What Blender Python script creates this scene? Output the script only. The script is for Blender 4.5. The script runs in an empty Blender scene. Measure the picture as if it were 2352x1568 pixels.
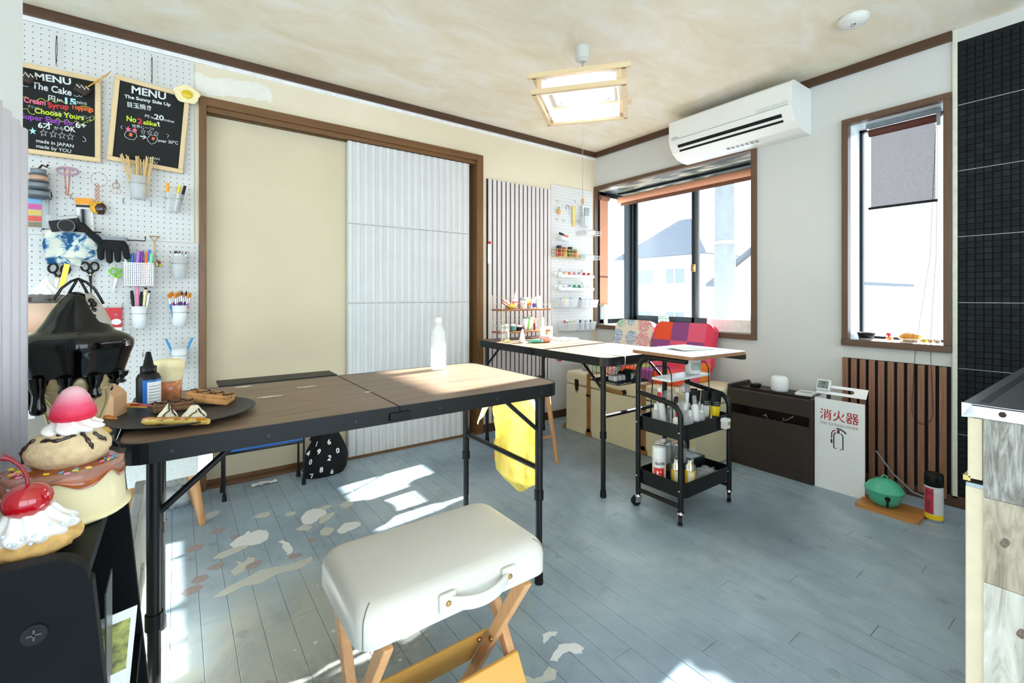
import bpy, math, random
from mathutils import Vector, Matrix, noise
random.seed(7)
R = math.radians
scene = bpy.context.scene
C = scene.collection

# ---------------------------------------------------------------- camera
CAM_F, CAM_X, CAM_Y, YAW = 1059.0, 1176.0, 680.0, 53.93
cam_data = bpy.data.cameras.new('camera')
cam = bpy.data.objects.new('camera', cam_data)
C.objects.link(cam)
cam.location = (0, 0, 1.0)
cam.rotation_euler = (R(90), 0, R(YAW - 90))
cam_data.sensor_width = 36
cam_data.lens = 36 * CAM_F / 2352
cam_data.shift_y = (CAM_Y - 784) / 2352
cam_data.clip_start = 0.02
scene.camera = cam

# ---------------------------------------------------------------- sky, sun, exposure
world = bpy.data.worlds.new('sky'); scene.world = world
world.use_nodes = True
bg = world.node_tree.nodes['Background']
bg.inputs[0].default_value = (0.76, 0.89, 1.0, 1)
bg.inputs[1].default_value = 3.6
sun_data = bpy.data.lights.new('sun', 'SUN')
sun_data.energy = 42
sun_data.angle = R(0.8)
sun_data.color = (1.0, 0.97, 0.92)
sun = bpy.data.objects.new('sun', sun_data); C.objects.link(sun)
sun.rotation_euler = Vector((-1, -0.10, -0.42)).to_track_quat('-Z', 'Y').to_euler()
sun.location = (8, 3, 6)
vs = scene.view_settings
vs.view_transform = 'Standard'; vs.look = 'None'; vs.gamma = 1; vs.use_curve_mapping = False
vs.exposure = 0.62
scene.cycles.use_denoising = True

# ---------------------------------------------------------------- survey: photograph pixel -> point on a known plane of the room
_a = R(YAW)
_fw, _rt = (math.cos(_a), math.sin(_a)), (math.sin(_a), -math.cos(_a))
YL, XR, HC = 2.858, 2.993, 2.26          # left wall plane, window wall plane, ceiling
def ray(px, py):
    u = (px - CAM_X) / CAM_F
    return Vector((_fw[0] + u * _rt[0], _fw[1] + u * _rt[1], (CAM_Y - py) / CAM_F))
def _hit(q, t): return Vector((q.x * t, q.y * t, 1 + q.z * t))
def on_level(px, py, z=0.0):
    q = ray(px, py); return _hit(q, (z - 1) / q.z)
def on_left(px, py, off=0.0):
    q = ray(px, py); return _hit(q, (YL - off) / q.y)
def on_right(px, py, off=0.0):
    q = ray(px, py); return _hit(q, (XR - off) / q.x)

# ---------------------------------------------------------------- colour and materials
def lin(h):
    if not isinstance(h, str): return tuple(h)[:3]
    h = h.lstrip('#')
    o = []
    for i in (0, 2, 4):
        c = int(h[i:i + 2], 16) / 255
        o.append(c / 12.92 if c <= 0.04045 else ((c + 0.055) / 1.055) ** 2.4)
    return tuple(o)
MATS = {}
def new_mat(name):
    m = bpy.data.materials.new(name); m.use_nodes = True
    nt = m.node_tree
    return m, nt, nt.nodes['Principled BSDF'], nt.nodes['Material Output']
def ramp(nt, fac, stops):
    n = nt.nodes.new('ShaderNodeValToRGB')
    e = n.color_ramp.elements
    while len(e) < len(stops): e.new(0.5)
    for el, (p, c) in zip(e, stops):
        el.position = p; el.color = (*lin(c), 1)
    nt.links.new(fac, n.inputs[0]); return n.outputs[0]
def tex_noise(nt, scale, detail=4, vec=None, rough=0.55, dist=0.0):
    n = nt.nodes.new('ShaderNodeTexNoise')
    n.inputs['Scale'].default_value = scale; n.inputs['Detail'].default_value = detail
    n.inputs['Roughness'].default_value = rough; n.inputs['Distortion'].default_value = dist
    if vec is not None: nt.links.new(vec, n.inputs['Vector'])
    return n.outputs['Fac']
def mapping(nt, kind='Object', scale=(1, 1, 1), loc=(0, 0, 0), rot=(0, 0, 0)):
    if kind == 'World':
        tc = nt.nodes.new('ShaderNodeNewGeometry').outputs['Position']
    else:
        tc = nt.nodes.new('ShaderNodeTexCoord').outputs[kind]
    mp = nt.nodes.new('ShaderNodeMapping')
    mp.inputs['Scale'].default_value = scale; mp.inputs['Location'].default_value = loc; mp.inputs['Rotation'].default_value = rot
    nt.links.new(tc, mp.inputs[0]); return mp.outputs[0]
def add_bump(nt, b, h, strength, dist=0.002):
    n = nt.nodes.new('ShaderNodeBump'); n.inputs['Strength'].default_value = strength; n.inputs['Distance'].default_value = dist
    nt.links.new(h, n.inputs['Height']); nt.links.new(n.outputs[0], b.inputs['Normal'])
def mixc(nt, fac, a, b):
    n = nt.nodes.new('ShaderNodeMix'); n.data_type = 'RGBA'
    if isinstance(fac, (int, float)): n.inputs[0].default_value = fac
    else: nt.links.new(fac, n.inputs[0])
    for s, v in ((6, a), (7, b)):
        if hasattr(v, 'is_linked') or hasattr(v, 'links'): nt.links.new(v, n.inputs[s])
        else: n.inputs[s].default_value = (*lin(v), 1)
    return n.outputs[2]
def mth(nt, op, a, b=None):
    n = nt.nodes.new('ShaderNodeMath'); n.operation = op
    for i, v in enumerate((a, b)):
        if v is None: continue
        if isinstance(v, (int, float)): n.inputs[i].default_value = v
        else: nt.links.new(v, n.inputs[i])
    return n.outputs[0]
def mat(name, col, rough=0.5, metal=0.0, var=0.08, scale=30.0, bump=0.0, alpha=1.0, emit=0.0, coat=0.0, trans=0.0, sheen=0.0, sub=0.0, spec=0.5):
    """plain procedural material: a colour with soft noise variation"""
    if name in MATS: return MATS[name]
    m, nt, b, out = new_mat(name)
    c = lin(col)
    fac = tex_noise(nt, scale, 4, mapping(nt))
    o = ramp(nt, fac, [(0.3, tuple(max(0, x * (1 - var)) for x in c)), (0.7, tuple(min(1, x * (1 + var)) for x in c))])
    nt.links.new(o, b.inputs['Base Color'])
    b.inputs['Roughness'].default_value = rough; b.inputs['Metallic'].default_value = metal
    b.inputs['Alpha'].default_value = alpha; b.inputs['Specular IOR Level'].default_value = spec
    if coat: b.inputs['Coat Weight'].default_value = coat; b.inputs['Coat Roughness'].default_value = 0.06
    if trans: b.inputs['Transmission Weight'].default_value = trans
    if sheen: b.inputs['Sheen Weight'].default_value = sheen
    if sub:
        b.inputs['Subsurface Weight'].default_value = sub; b.inputs['Subsurface Radius'].default_value = (0.02, 0.012, 0.008)
    if emit:
        nt.links.new(o, b.inputs['Emission Color']); b.inputs['Emission Strength'].default_value = emit
    if bump: add_bump(nt, b, fac, bump)
    MATS[name] = m; return m
def wood(name, dark, light, rough=0.45, axis='X', freq=1.0, bump=0.12, kind='Object', bands=(0.25, 0.5, 0.8), mid=None, coat=0.0):
    if name in MATS: return MATS[name]
    m, nt, b, out = new_mat(name)
    s = {'X': (1.2, 14, 14), 'Y': (14, 1.2, 14), 'Z': (14, 14, 1.2)}[axis]
    v = mapping(nt, kind, tuple(x * freq for x in s))
    g = tex_noise(nt, 2.2, 6, v, 0.62, 1.2)
    f = tex_noise(nt, 22, 3, v, 0.6, 0.3)
    k = mth(nt, 'ADD', mth(nt, 'MULTIPLY', g, 0.8), mth(nt, 'MULTIPLY', f, 0.2))
    mid = mid or tuple((x + y) / 2 for x, y in zip(lin(dark), lin(light)))
    o = ramp(nt, k, [(bands[0], dark), (bands[1], mid), (bands[2], light)])
    nt.links.new(o, b.inputs['Base Color']); b.inputs['Roughness'].default_value = rough
    if coat: b.inputs['Coat Weight'].default_value = coat; b.inputs['Coat Roughness'].default_value = 0.15
    add_bump(nt, b, k, bump, 0.001)
    MATS[name] = m; return m
def thin(name, col, clear=0.8, rough=0.08, tint=(1, 1, 1)):
    """thin clear sheet: part passes straight through, part reflects"""
    if name in MATS: return MATS[name]
    m, nt, b, out = new_mat(name)
    n = tex_noise(nt, 6, 3, mapping(nt))
    o = ramp(nt, n, [(0.3, tuple(x * 0.92 for x in lin(col))), (0.7, lin(col))])
    nt.links.new(o, b.inputs['Base Color']); b.inputs['Roughness'].default_value = rough
    t = nt.nodes.new('ShaderNodeBsdfTransparent'); t.inputs[0].default_value = (*tint, 1)
    mx = nt.nodes.new('ShaderNodeMixShader'); mx.inputs[0].default_value = clear
    nt.links.new(b.outputs[0], mx.inputs[1]); nt.links.new(t.outputs[0], mx.inputs[2]); nt.links.new(mx.outputs[0], out.inputs[0])
    MATS[name] = m; return m

# ---------------------------------------------------------------- mesh builder
def frame_z(d):
    d = Vector(d).normalized()
    up = Vector((0, 0, 1)) if abs(d.z) < 0.95 else Vector((1, 0, 0))
    x = up.cross(d).normalized(); y = d.cross(x)
    return x, y, d
class MB:
    def __init__(s): s.v = []; s.f = []; s.mi = []; s.sm = []; s.cur = 0; s.T = None
    def add(s, vs_, fs, smooth=False, T=None):
        o = len(s.v)
        for p in vs_:
            p = Vector(p)
            if T is not None: p = T @ p
            if s.T is not None: p = s.T @ p
            s.v.append(p)
        for f in fs:
            s.f.append([i + o for i in f]); s.mi.append(s.cur); s.sm.append(smooth)
        return s
    def m(s, i): s.cur = i; return s
    def box(s, x0, x1, y0, y1, z0, z1, T=None):
        v = [(x, y, z) for z in (z0, z1) for y in (y0, y1) for x in (x0, x1)]
        return s.add(v, [(0, 2, 3, 1), (4, 5, 7, 6), (0, 1, 5, 4), (2, 6, 7, 3), (0, 4, 6, 2), (1, 3, 7, 5)], T=T)
    def cyl(s, p0, p1, r0, r1=None, n=16, cap=True, smooth=True):
        r1 = r0 if r1 is None else r1
        p0, p1 = Vector(p0), Vector(p1); x, y, _ = frame_z(p1 - p0)
        v = []
        for p, r in ((p0, r0), (p1, r1)):
            for i in range(n):
                a = 2 * math.pi * i / n
                v.append(p + x * (math.cos(a) * r) + y * (math.sin(a) * r))
        s.add(v, [(i, (i + 1) % n, n + (i + 1) % n, n + i) for i in range(n)], smooth)
        if cap: s.add(v[:n], [tuple(range(n - 1, -1, -1))]); s.add(v[n:], [tuple(range(n))])
        return s
    def lathe(s, prof, n=24, c=(0, 0, 0), T=None, smooth=True, a0=0.0, a1=2 * math.pi, wob=None):
        c = Vector(c); full = abs(a1 - a0 - 2 * math.pi) < 1e-6
        k = n if full else n + 1
        v = []
        for j, (r, z) in enumerate(prof):
            for i in range(k):
                a = a0 + (a1 - a0) * i / n
                rr = r * (wob(a, j) if wob else 1)
                v.append(c + Vector((math.cos(a) * rr, math.sin(a) * rr, z)))
        f = []
        for j in range(len(prof) - 1):
            for i in range(n):
                i2 = (i + 1) % k
                f.append((j * k + i, j * k + i2, (j + 1) * k + i2, (j + 1) * k + i))
        return s.add(v, f, smooth, T)
    def tube(s, pts, r, n=8, closed=False, cap=True, r_end=None):
        pts = [Vector(p) for p in pts]; m_ = len(pts); v = []; up = None
        for j, p in enumerate(pts):
            if closed: d = pts[(j + 1) % m_] - pts[j - 1]
            else: d = pts[min(j + 1, m_ - 1)] - pts[max(j - 1, 0)]
            d.normalize()
            if up is None: x, y, _ = frame_z(d)
            else:
                x = up - d * up.dot(d)
                x = x.normalized() if x.length > 1e-6 else frame_z(d)[0]
                y = d.cross(x)
            up = x
            rr = r if not isinstance(r, (list, tuple)) else r[j]
            for i in range(n):
                a = 2 * math.pi * i / n
                v.append(p + x * (math.cos(a) * rr) + y * (math.sin(a) * rr))
        f = []
        for j in range(m_ if closed else m_ - 1):
            j2 = (j + 1) % m_
            for i in range(n):
                f.append((j * n + i, j * n + (i + 1) % n, j2 * n + (i + 1) % n, j2 * n + i))
        s.add(v, f, True)
        if cap and not closed:
            s.add(v[:n], [tuple(range(n - 1, -1, -1))]); s.add(v[-n:], [tuple(range(n))])
        return s
    def ext(s, poly, h0, h1, T=None, smooth=False):
        n = len(poly)
        v = [(p[0], p[1], h0) for p in poly] + [(p[0], p[1], h1) for p in poly]
        s.add(v, [tuple(range(n - 1, -1, -1)), tuple(range(n, 2 * n))], T=T)
        return s.add(v, [(i, (i + 1) % n, n + (i + 1) % n, n + i) for i in range(n)], smooth, T=T)
    def ball(s, c, r, n=16, k=10, T=None, f=None):
        r = (r, r, r) if not isinstance(r, (list, tuple)) else r
        v = []; c = Vector(c)
        for j in range(k + 1):
            t = math.pi * j / k
            for i in range(n):
                a = 2 * math.pi * i / n
                d = Vector((math.sin(t) * math.cos(a), math.sin(t) * math.sin(a), math.cos(t)))
                q = 1 + (f(d) if f else 0)
                v.append(c + Vector((d.x * r[0], d.y * r[1], d.z * r[2])) * q)
        return s.add(v, [(j * n + i, (j + 1) * n + i, (j + 1) * n + (i + 1) % n, j * n + (i + 1) % n) for j in range(k) for i in range(n)], True, T)
    def quad(s, a, b, c, d): return s.add([a, b, c, d], [(0, 1, 2, 3)])
    def sheet(s, fn, nu, nv, smooth=True):
        v = [fn(i / nu, j / nv) for j in range(nv + 1) for i in range(nu + 1)]
        return s.add(v, [(j * (nu + 1) + i, j * (nu + 1) + i + 1, (j + 1) * (nu + 1) + i + 1, (j + 1) * (nu + 1) + i) for j in range(nv) for i in range(nu)], smooth)
    def mesh(s, name, mats):
        me = bpy.data.meshes.new(name)
        me.from_pydata([tuple(p) for p in s.v], [], s.f)
        for x in (mats if isinstance(mats, (list, tuple)) else [mats]): me.materials.append(x)
        me.polygons.foreach_set('material_index', s.mi); me.polygons.foreach_set('use_smooth', s.sm)
        me.validate(); me.update(); return me
    def build(s, name, mats, parent=None, loc=(0, 0, 0), rot=(0, 0, 0), bevel=0.0, seg=2, sub=0, solid=0.0, weld=False):
        o = link(name, s.mesh(name, mats), parent, loc, rot)
        if weld: md = o.modifiers.new('weld', 'WELD'); md.merge_threshold = 1e-5
        if solid: md = o.modifiers.new('thickness', 'SOLIDIFY'); md.thickness = solid; md.offset = 0
        if bevel:
            md = o.modifiers.new('edges', 'BEVEL'); md.width = bevel; md.segments = seg; md.limit_method = 'ANGLE'; md.angle_limit = R(40)
        if sub: md = o.modifiers.new('smooth', 'SUBSURF'); md.levels = sub; md.render_levels = sub
        return o
def link(name, me, parent=None, loc=(0, 0, 0), rot=(0, 0, 0)):
    o = bpy.data.objects.new(name, me); C.objects.link(o)
    o.parent = parent; o.location = loc; o.rotation_euler = rot
    return o
def tag(o, label, cat, group=None, kind=None):
    o['label'] = label; o['category'] = cat
    if group: o['group'] = group
    if kind: o['kind'] = kind
    return o
def thing(name, label, cat, loc=(0, 0, 0), rz=0.0, group=None, rot=None):
    o = bpy.data.objects.new(name, None); C.objects.link(o); o.empty_display_size = 0.02
    o.location = loc; o.rotation_euler = rot or (0, 0, rz)
    return tag(o, label, cat, group)
def struct(o, label=None):
    o['kind'] = 'structure'
    if label: o['label'] = label
    return o
def rrect(w, h, r, n=5, cx=0, cy=0):
    o = []
    for sx, sy, a in ((1, 1, 0), (-1, 1, 90), (-1, -1, 180), (1, -1, 270)):
        for i in range(n + 1):
            t = R(a + 90 * i / n)
            o.append((cx + sx * (w / 2 - r) + math.cos(t) * r, cy + sy * (h / 2 - r) + math.sin(t) * r))
    return o
def circ(r, n=20, cx=0, cy=0): return [(cx + r * math.cos(2 * math.pi * i / n), cy + r * math.sin(2 * math.pi * i / n)) for i in range(n)]
def arc(c, r, a0, a1, n=8, ax=('x', 'z')):
    o = []
    for i in range(n + 1):
        t = R(a0 + (a1 - a0) * i / n); p = Vector(c)
        setattr(p, ax[0], getattr(p, ax[0]) + r * math.cos(t)); setattr(p, ax[1], getattr(p, ax[1]) + r * math.sin(t)); o.append(p)
    return o
def text_mesh(body, size, align='LEFT', shear=0.0, extrude=0.0, bold=0.0, space=1.0):
    cu = bpy.data.curves.new('lettering', 'FONT')
    cu.body = body; cu.size = size; cu.align_x = align; cu.shear = shear; cu.extrude = extrude; cu.offset = bold; cu.space_character = space
    cu.resolution_u = 3
    o = bpy.data.objects.new('lettering', cu); C.objects.link(o)
    bpy.context.view_layer.update()
    me = bpy.data.meshes.new_from_object(o.evaluated_get(bpy.context.evaluated_depsgraph_get()))
    bpy.data.objects.remove(o); bpy.data.curves.remove(cu)
    return me
def put_text(mb, body, x, y, size, T, align='CENTER', width=None, bold=0.0, shear=0.0, rot=0.0, z=0.0):
    """writes lettering into a mesh builder, on the plane given by T"""
    me = text_mesh(body, size, align, shear, 0.0, bold)
    vs_ = [v.co.copy() for v in me.vertices]; fs = [tuple(p.vertices) for p in me.polygons]
    if vs_ and width:
        w = max(v.x for v in vs_) - min(v.x for v in vs_)
        for v in vs_: v.x *= width / w
    M_ = T @ Matrix.Translation((x, y, z)) @ Matrix.Rotation(rot, 4, 'Z')
    mb.add(vs_, fs, False, M_)
    bpy.data.meshes.remove(me)
def dup(root, loc=None, rz=None, label=None, group=None, parent=None):
    r_ = root.copy(); C.objects.link(r_); r_.parent = parent
    if loc is not None: r_.location = loc
    if rz is not None: r_.rotation_euler = (0, 0, rz)
    if label: r_['label'] = label
    if group: r_['group'] = group
    for ch in list(root.children): dup(ch, parent=r_)
    return r_
# planes to write or draw on: local x to the right and y up as seen from the room
def plane_left(p): return Matrix.Translation(p) @ Matrix(((1, 0, 0, 0), (0, 0, -1, 0), (0, 1, 0, 0), (0, 0, 0, 1)))
def plane_right(p): return Matrix.Translation(p) @ Matrix(((0, 0, -1, 0), (-1, 0, 0, 0), (0, 1, 0, 0), (0, 0, 0, 1)))
def jag(pts, amp, sub=3, seed=0):
    rr = random.Random(seed); o = []; n = len(pts)
    for i in range(n):
        a, b = Vector(pts[i]), Vector(pts[(i + 1) % n])
        for k in range(sub):
            p = a.lerp(b, k / sub); o.append((p.x + rr.uniform(-amp, amp), p.y + rr.uniform(-amp, amp)))
    return o

# common materials
BLACK = mat('black_metal', '0f1112', 0.4, 0.0, 0.15, 40, spec=0.35)
BLACKP = mat('black_plastic', '0a0b0c', 0.45, 0, 0.15, 40, spec=0.3)
WHITEP = mat('white_plastic', 'eceeec', 0.4, 0, 0.03, 10)
CHROME = mat('chrome', 'd8dadb', 0.18, 1.0, 0.05, 20)
STEEL = mat('steel_wire', 'b8babb', 0.3, 1.0, 0.08, 30)
BRASS = mat('brass', 'b08d57', 0.3, 1.0, 0.15, 30)
GOLD = mat('gold_metal', 'd8a640', 0.28, 1.0, 0.1, 30)
GREYP = mat('grey_plastic', '8b9094', 0.5, 0, 0.06, 20)
PAPER = mat('white_paper', 'f4f4f0', 0.8, 0, 0.03, 15)
RED = mat('red_plastic', 'c81f26', 0.4)
ORANGE = mat('orange_plastic', 'ee6a18', 0.4)
YELLOW = mat('yellow_plastic', 'f3d416', 0.4)
GREEN = mat('green_plastic', '2f9e4a', 0.4)
BLUE = mat('blue_plastic', '2a6fc4', 0.4)
PINK = mat('pink_plastic', 'e77fa8', 0.4)
PURPLE = mat('purple_plastic', '7a3fa8', 0.4)
CLEARP = thin('clear_plastic', 'f2f6f7', 0.78, 0.1)
FROST = thin('frosted_plastic', 'eef2f4', 0.52, 0.4)
CARD = mat('cardboard', 'c49a72', 0.85, 0, 0.06, 40)
DWOOD = wood('dark_trim_wood', '3a2517', '5c3d28', 0.45, 'X')
PINE = wood('pale_pine', 'cfae7e', 'e6cfa4', 0.5, 'X')
BEECH = wood('beech', 'b67d4c', 'd9a774', 0.45, 'Z')
CREAM = mat('whipped_cream', 'f4f1ea', 0.35, 0, 0.03, 40, coat=0.2)
CHOC = mat('chocolate_sauce', '2a140c', 0.18, 0, 0.3, 60, coat=0.5)
CARAMEL = mat('caramel', '9b4a12', 0.15, 0, 0.4, 50, coat=0.6)
# ================================================================ ROOM SHELL
def wall_paint(name, col, blot, amt=0.35, scale=1.6, bump=0.15):
    m, nt, b, out = new_mat(name)
    v = mapping(nt, 'World')
    n = tex_noise(nt, scale, 6, v, 0.6, 0.4); f = tex_noise(nt, 140, 3, v)
    o = mixc(nt, mth(nt, 'MULTIPLY', ramp(nt, n, [(0.42, (0, 0, 0)), (0.68, (1, 1, 1))]), amt), col, blot)
    nt.links.new(o, b.inputs['Base Color']); b.inputs['Roughness'].default_value = 0.85
    add_bump(nt, b, f, bump, 0.001); return m
M_WL = wall_paint('cream_wallpaper', 'ddd1b6', 'e5dcc6', 0.5)
M_WR = wall_paint('white_painted_wall', 'cecec9', 'c6c6c0', 0.5)
M_WP = wall_paint('white_wall', 'e8ecea', 'e0e6e4', 0.5)
# ceiling: cream paper with warm and pale blotches
M_CE, nt, b, out = new_mat('mottled_ceiling_paper')
v = mapping(nt, 'World', (1.0, 2.0, 1))
n1 = tex_noise(nt, 2.6, 7, v, 0.66, 0.8); n2 = tex_noise(nt, 0.9, 3, mapping(nt, 'World', (1, 1, 1), (3, 5, 0)), 0.5)
o = ramp(nt, n1, [(0.32, 'ddd0b4'), (0.5, 'e6ddc8'), (0.68, 'ece9e0')])
o = mixc(nt, mth(nt, 'MULTIPLY', n2, 0.3), o, 'e2d2b2')
nt.links.new(o, b.inputs['Base Color']); b.inputs['Roughness'].default_value = 0.9
add_bump(nt, b, tex_noise(nt, 60, 4, v), 0.2, 0.001)

# floor paint: blue-grey over boards, worn warm area, dark streaks, spatter
M_FL, nt, b, out = new_mat('grey_painted_boards')
v = mapping(nt, 'World')
n1 = tex_noise(nt, 1.5, 7, v, 0.62, 0.6)
base = ramp(nt, n1, [(0.30, '7f92a1'), (0.5, '9aadbb'), (0.70, 'b4c3cc')])
def blob(cx, cy, rx, ry, soft=0.5):
    mp = mapping(nt, 'World', (1 / rx, 1 / ry, 0), (-cx / rx, -cy / ry, 0))
    ln = nt.nodes.new('ShaderNodeVectorMath'); ln.operation = 'LENGTH'; nt.links.new(mp, ln.inputs[0])
    d = mth(nt, 'ADD', ln.outputs['Value'], mth(nt, 'MULTIPLY', mth(nt, 'SUBTRACT', tex_noise(nt, 9, 5, v, 0.7), 0.5), 1.6))
    mr = nt.nodes.new('ShaderNodeMapRange'); mr.inputs[1].default_value = 1.0; mr.inputs[2].default_value = 1 - soft
    nt.links.new(d, mr.inputs[0]); return mr.outputs[0]
worn = blob(0.30, 1.35, 0.42, 0.5, 0.5)
base = mixc(nt, mth(nt, 'MULTIPLY', worn, 0.75), base, 'b3b3a6')
dark = mth(nt, 'MULTIPLY', blob(0.38, 1.25, 0.28, 0.16, 0.7), ramp(nt, tex_noise(nt, 38, 5, v, 0.75), [(0.4, (0, 0, 0)), (0.62, (1, 1, 1))]))
base = mixc(nt, mth(nt, 'MULTIPLY', dark, 0.7), base, '6d7069')
smg = mth(nt, 'MULTIPLY', ramp(nt, tex_noise(nt, 3.4, 7, mapping(nt, 'World', (1.6, 0.8, 1), (2, 7, 0)), 0.72, 0.8), [(0.50, (0, 0, 0)), (0.66, (1, 1, 1))]), 0.42)
base = mixc(nt, smg, base, '74828b')
rub = mth(nt, 'MULTIPLY', blob(2.05, 1.0, 0.6, 0.28, 0.8), 0.5)
base = mixc(nt, rub, base, '6d7479')
vor = nt.nodes.new('ShaderNodeTexVoronoi'); vor.inputs['Scale'].default_value = 26; nt.links.new(v, vor.inputs[0])
sp = mth(nt, 'MULTIPLY', mth(nt, 'LESS_THAN', vor.outputs['Distance'], 0.16), mth(nt, 'GREATER_THAN', tex_noise(nt, 3.0, 2, v), 0.56))
base = mixc(nt, mth(nt, 'MULTIPLY', mth(nt, 'MULTIPLY', sp, worn), 0.8), base, 'dfe2e0')
dv = nt.nodes.new('ShaderNodeTexVoronoi'); dv.inputs['Scale'].default_value = 7; nt.links.new(v, dv.inputs[0])
dk = mth(nt, 'MULTIPLY', mth(nt, 'LESS_THAN', mth(nt, 'ADD', dv.outputs['Distance'], mth(nt, 'MULTIPLY', tex_noise(nt, 40, 3, v), 0.25)), 0.24), 0.4)
base = mixc(nt, dk, base, '6f787c')
nt.links.new(base, b.inputs['Base Color'])
rg = ramp(nt, tex_noise(nt, 5, 5, v), [(0.3, (0.30,) * 3), (0.7, (0.46,) * 3)])
nt.links.new(rg, b.inputs['Roughness'])
add_bump(nt, b, tex_noise(nt, 30, 5, v, 0.6), 0.25, 0.0015)

# floor with planks as parts (boards run along the window wall)
fl = MB(); fl.box(-2.3, 3.0, -2.0, 2.9, -0.06, -0.0025)
floor = struct(fl.build('floor', mat('floor_joint', '79848a', 0.8)))
PW = 0.0757
plank_cache = {}
rr = random.Random(3)
x = -0.62
def plank(x0, x1, y0, y1):
    key = (round(x1 - x0, 4), round(y1 - y0, 3))
    if key not in plank_cache:
        g = 0.0005; w, l = x1 - x0 - 2 * g, y1 - y0 - 2 * g
        e = 0.0009
        p = MB()
        vv = [(0, 0, 0), (w, 0, 0), (w, l, 0), (0, l, 0), (0, 0, 0.0068), (w, 0, 0.0068), (w, l, 0.0068), (0, l, 0.0068),
              (e, e, 0.0075), (w - e, e, 0.0075), (w - e, l - e, 0.0075), (e, l - e, 0.0075)]
        p.add(vv, [(0, 1, 5, 4), (1, 2, 6, 5), (2, 3, 7, 6), (3, 0, 4, 7), (4, 5, 9, 8), (5, 6, 10, 9), (6, 7, 11, 10), (7, 4, 8, 11), (8, 9, 10, 11)])
        plank_cache[key] = p.mesh('plank', M_FL)
    link('plank', plank_cache[key], floor, (x0 + 0.0005, y0 + 0.0005, -0.0075))
col_i = 0
while x < 2.99:
    x1 = min(x + PW, 2.993)
    y = -0.35 - 0.3 * (col_i * 5 % 7) / 7 * 3
    y = max(y, -1.2)
    while y < 2.858:
        y1 = min(y + 1.212, 2.858)
        if y1 > 2.75: y1 = 2.858
        plank(x, x1, y, y1); y = y1
    x = x1; col_i += 1
rest = MB(); rest.box(-2.3, -0.62, -2.0, 2.858, -0.0075, 0); rest.box(-0.62, 2.993, -2.0, -1.2, -0.0075, 0)
o = rest.build('plank_field', M_FL, floor); o['kind'] = 'stuff'

# bare paint patches on the floor boards
M_P1 = mat('bare_white_patch', 'e3e6e6', 0.5, var=0.03); M_P2 = mat('bare_beige_patch', 'c3c6be', 0.6, var=0.06, scale=60); M_P3 = mat('bare_mauve_patch', 'a29392', 0.6, var=0.06)
patches = [
 (M_P1, [(690,1190),(702,1175),(720,1168),(735,1168),(748,1172),(750,1180),(735,1188),(728,1196),(715,1204),(697,1203)]),
 (M_P1, [(528,1250),(545,1235),(560,1228),(572,1218),(575,1224),(595,1216),(612,1218),(618,1228),(612,1240),(598,1248),(580,1252),(555,1254),(535,1258)]),
 (M_P1, [(774,1218),(790,1202),(810,1198),(826,1199),(830,1206),(810,1216),(785,1226),(776,1224)]),
 (M_P1, [(638,1244),(650,1240),(664,1248),(673,1260),(670,1270),(658,1275),(660,1268),(648,1258),(650,1250)]),
 (M_P2, [(467,1194),(478,1178),(495,1171),(506,1174),(500,1182),(485,1190)]),
 (M_P2, [(580,1188),(600,1178),(618,1174),(622,1180),(610,1188),(592,1190)]),
 (M_P2, [(653,1182),(665,1175),(680,1174),(678,1182),(660,1186)]),
 (M_P2, [(733,1167),(745,1160),(762,1158),(760,1164),(748,1170)]),
 (M_P2, [(780,1158),(795,1150),(813,1149),(812,1157),(797,1167),(784,1166)]),
 (M_P2, [(733,1196),(745,1182),(768,1175),(770,1180),(755,1194),(735,1203)]),
 (M_P2, [(680,1214),(700,1204),(717,1208),(708,1218),(685,1219)]),
 (M_P2, [(734,1220),(745,1211),(765,1211),(768,1217),(755,1229),(738,1230)]),
 (M_P2, [(487,1283),(505,1270),(530,1260),(565,1252),(570,1256),(545,1268),(510,1282)]),
 (M_P2, [(530,1312),(548,1296),(542,1288),(560,1292),(570,1280),(586,1280),(584,1290),(566,1300),(562,1312),(540,1321)]),
 (M_P2, [(490,1372),(520,1350),(560,1330),(600,1308),(640,1300),(680,1292),(718,1276),(716,1290),(690,1305),(640,1316),(600,1338),(560,1346),(520,1366)]),
 (M_P3, [(478,1224),(490,1216),(510,1212),(518,1214),(505,1222),(485,1227)]),
 (M_P3, [(528,1236),(540,1227),(553,1228),(548,1234),(535,1240)]),
 (M_P3, [(425,1264),(440,1253),(465,1248),(470,1252),(455,1264),(435,1268)]),
 (M_P3, [(475,1306),(490,1296),(512,1291),(514,1298),(500,1308),(485,1309)]),
 (M_P3, [(562,1305),(570,1296),(590,1287),(604,1287),(596,1298),(575,1308)]),
 (M_P3, [(437,1336),(450,1324),(475,1319),(480,1324),(465,1336),(445,1340)]),
 (M_P3, [(418,1362),(430,1350),(455,1342),(467,1344),(455,1358),(430,1369)]),
 (M_P3, [(660,1281),(668,1273),(688,1269),(694,1274),(680,1281),(668,1284)]),
 (M_P3, [(707,1242),(712,1236),(725,1234),(728,1239),(716,1245)]),
 (M_P1, [(1246,1458),(1262,1450),(1280,1451),(1276,1460),(1262,1462),(1258,1472),(1248,1478)]),
 (M_P1, [(1286,1480),(1300,1478),(1322,1476),(1340,1488),(1336,1500),(1318,1500),(1306,1494),(1292,1502),(1280,1518),(1262,1516),(1272,1500)]),
 (M_P2, [(1180,1545),(1205,1550),(1225,1560),(1245,1552),(1262,1530),(1280,1540),(1275,1560),(1240,1568),(1190,1566)]),
]
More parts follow.
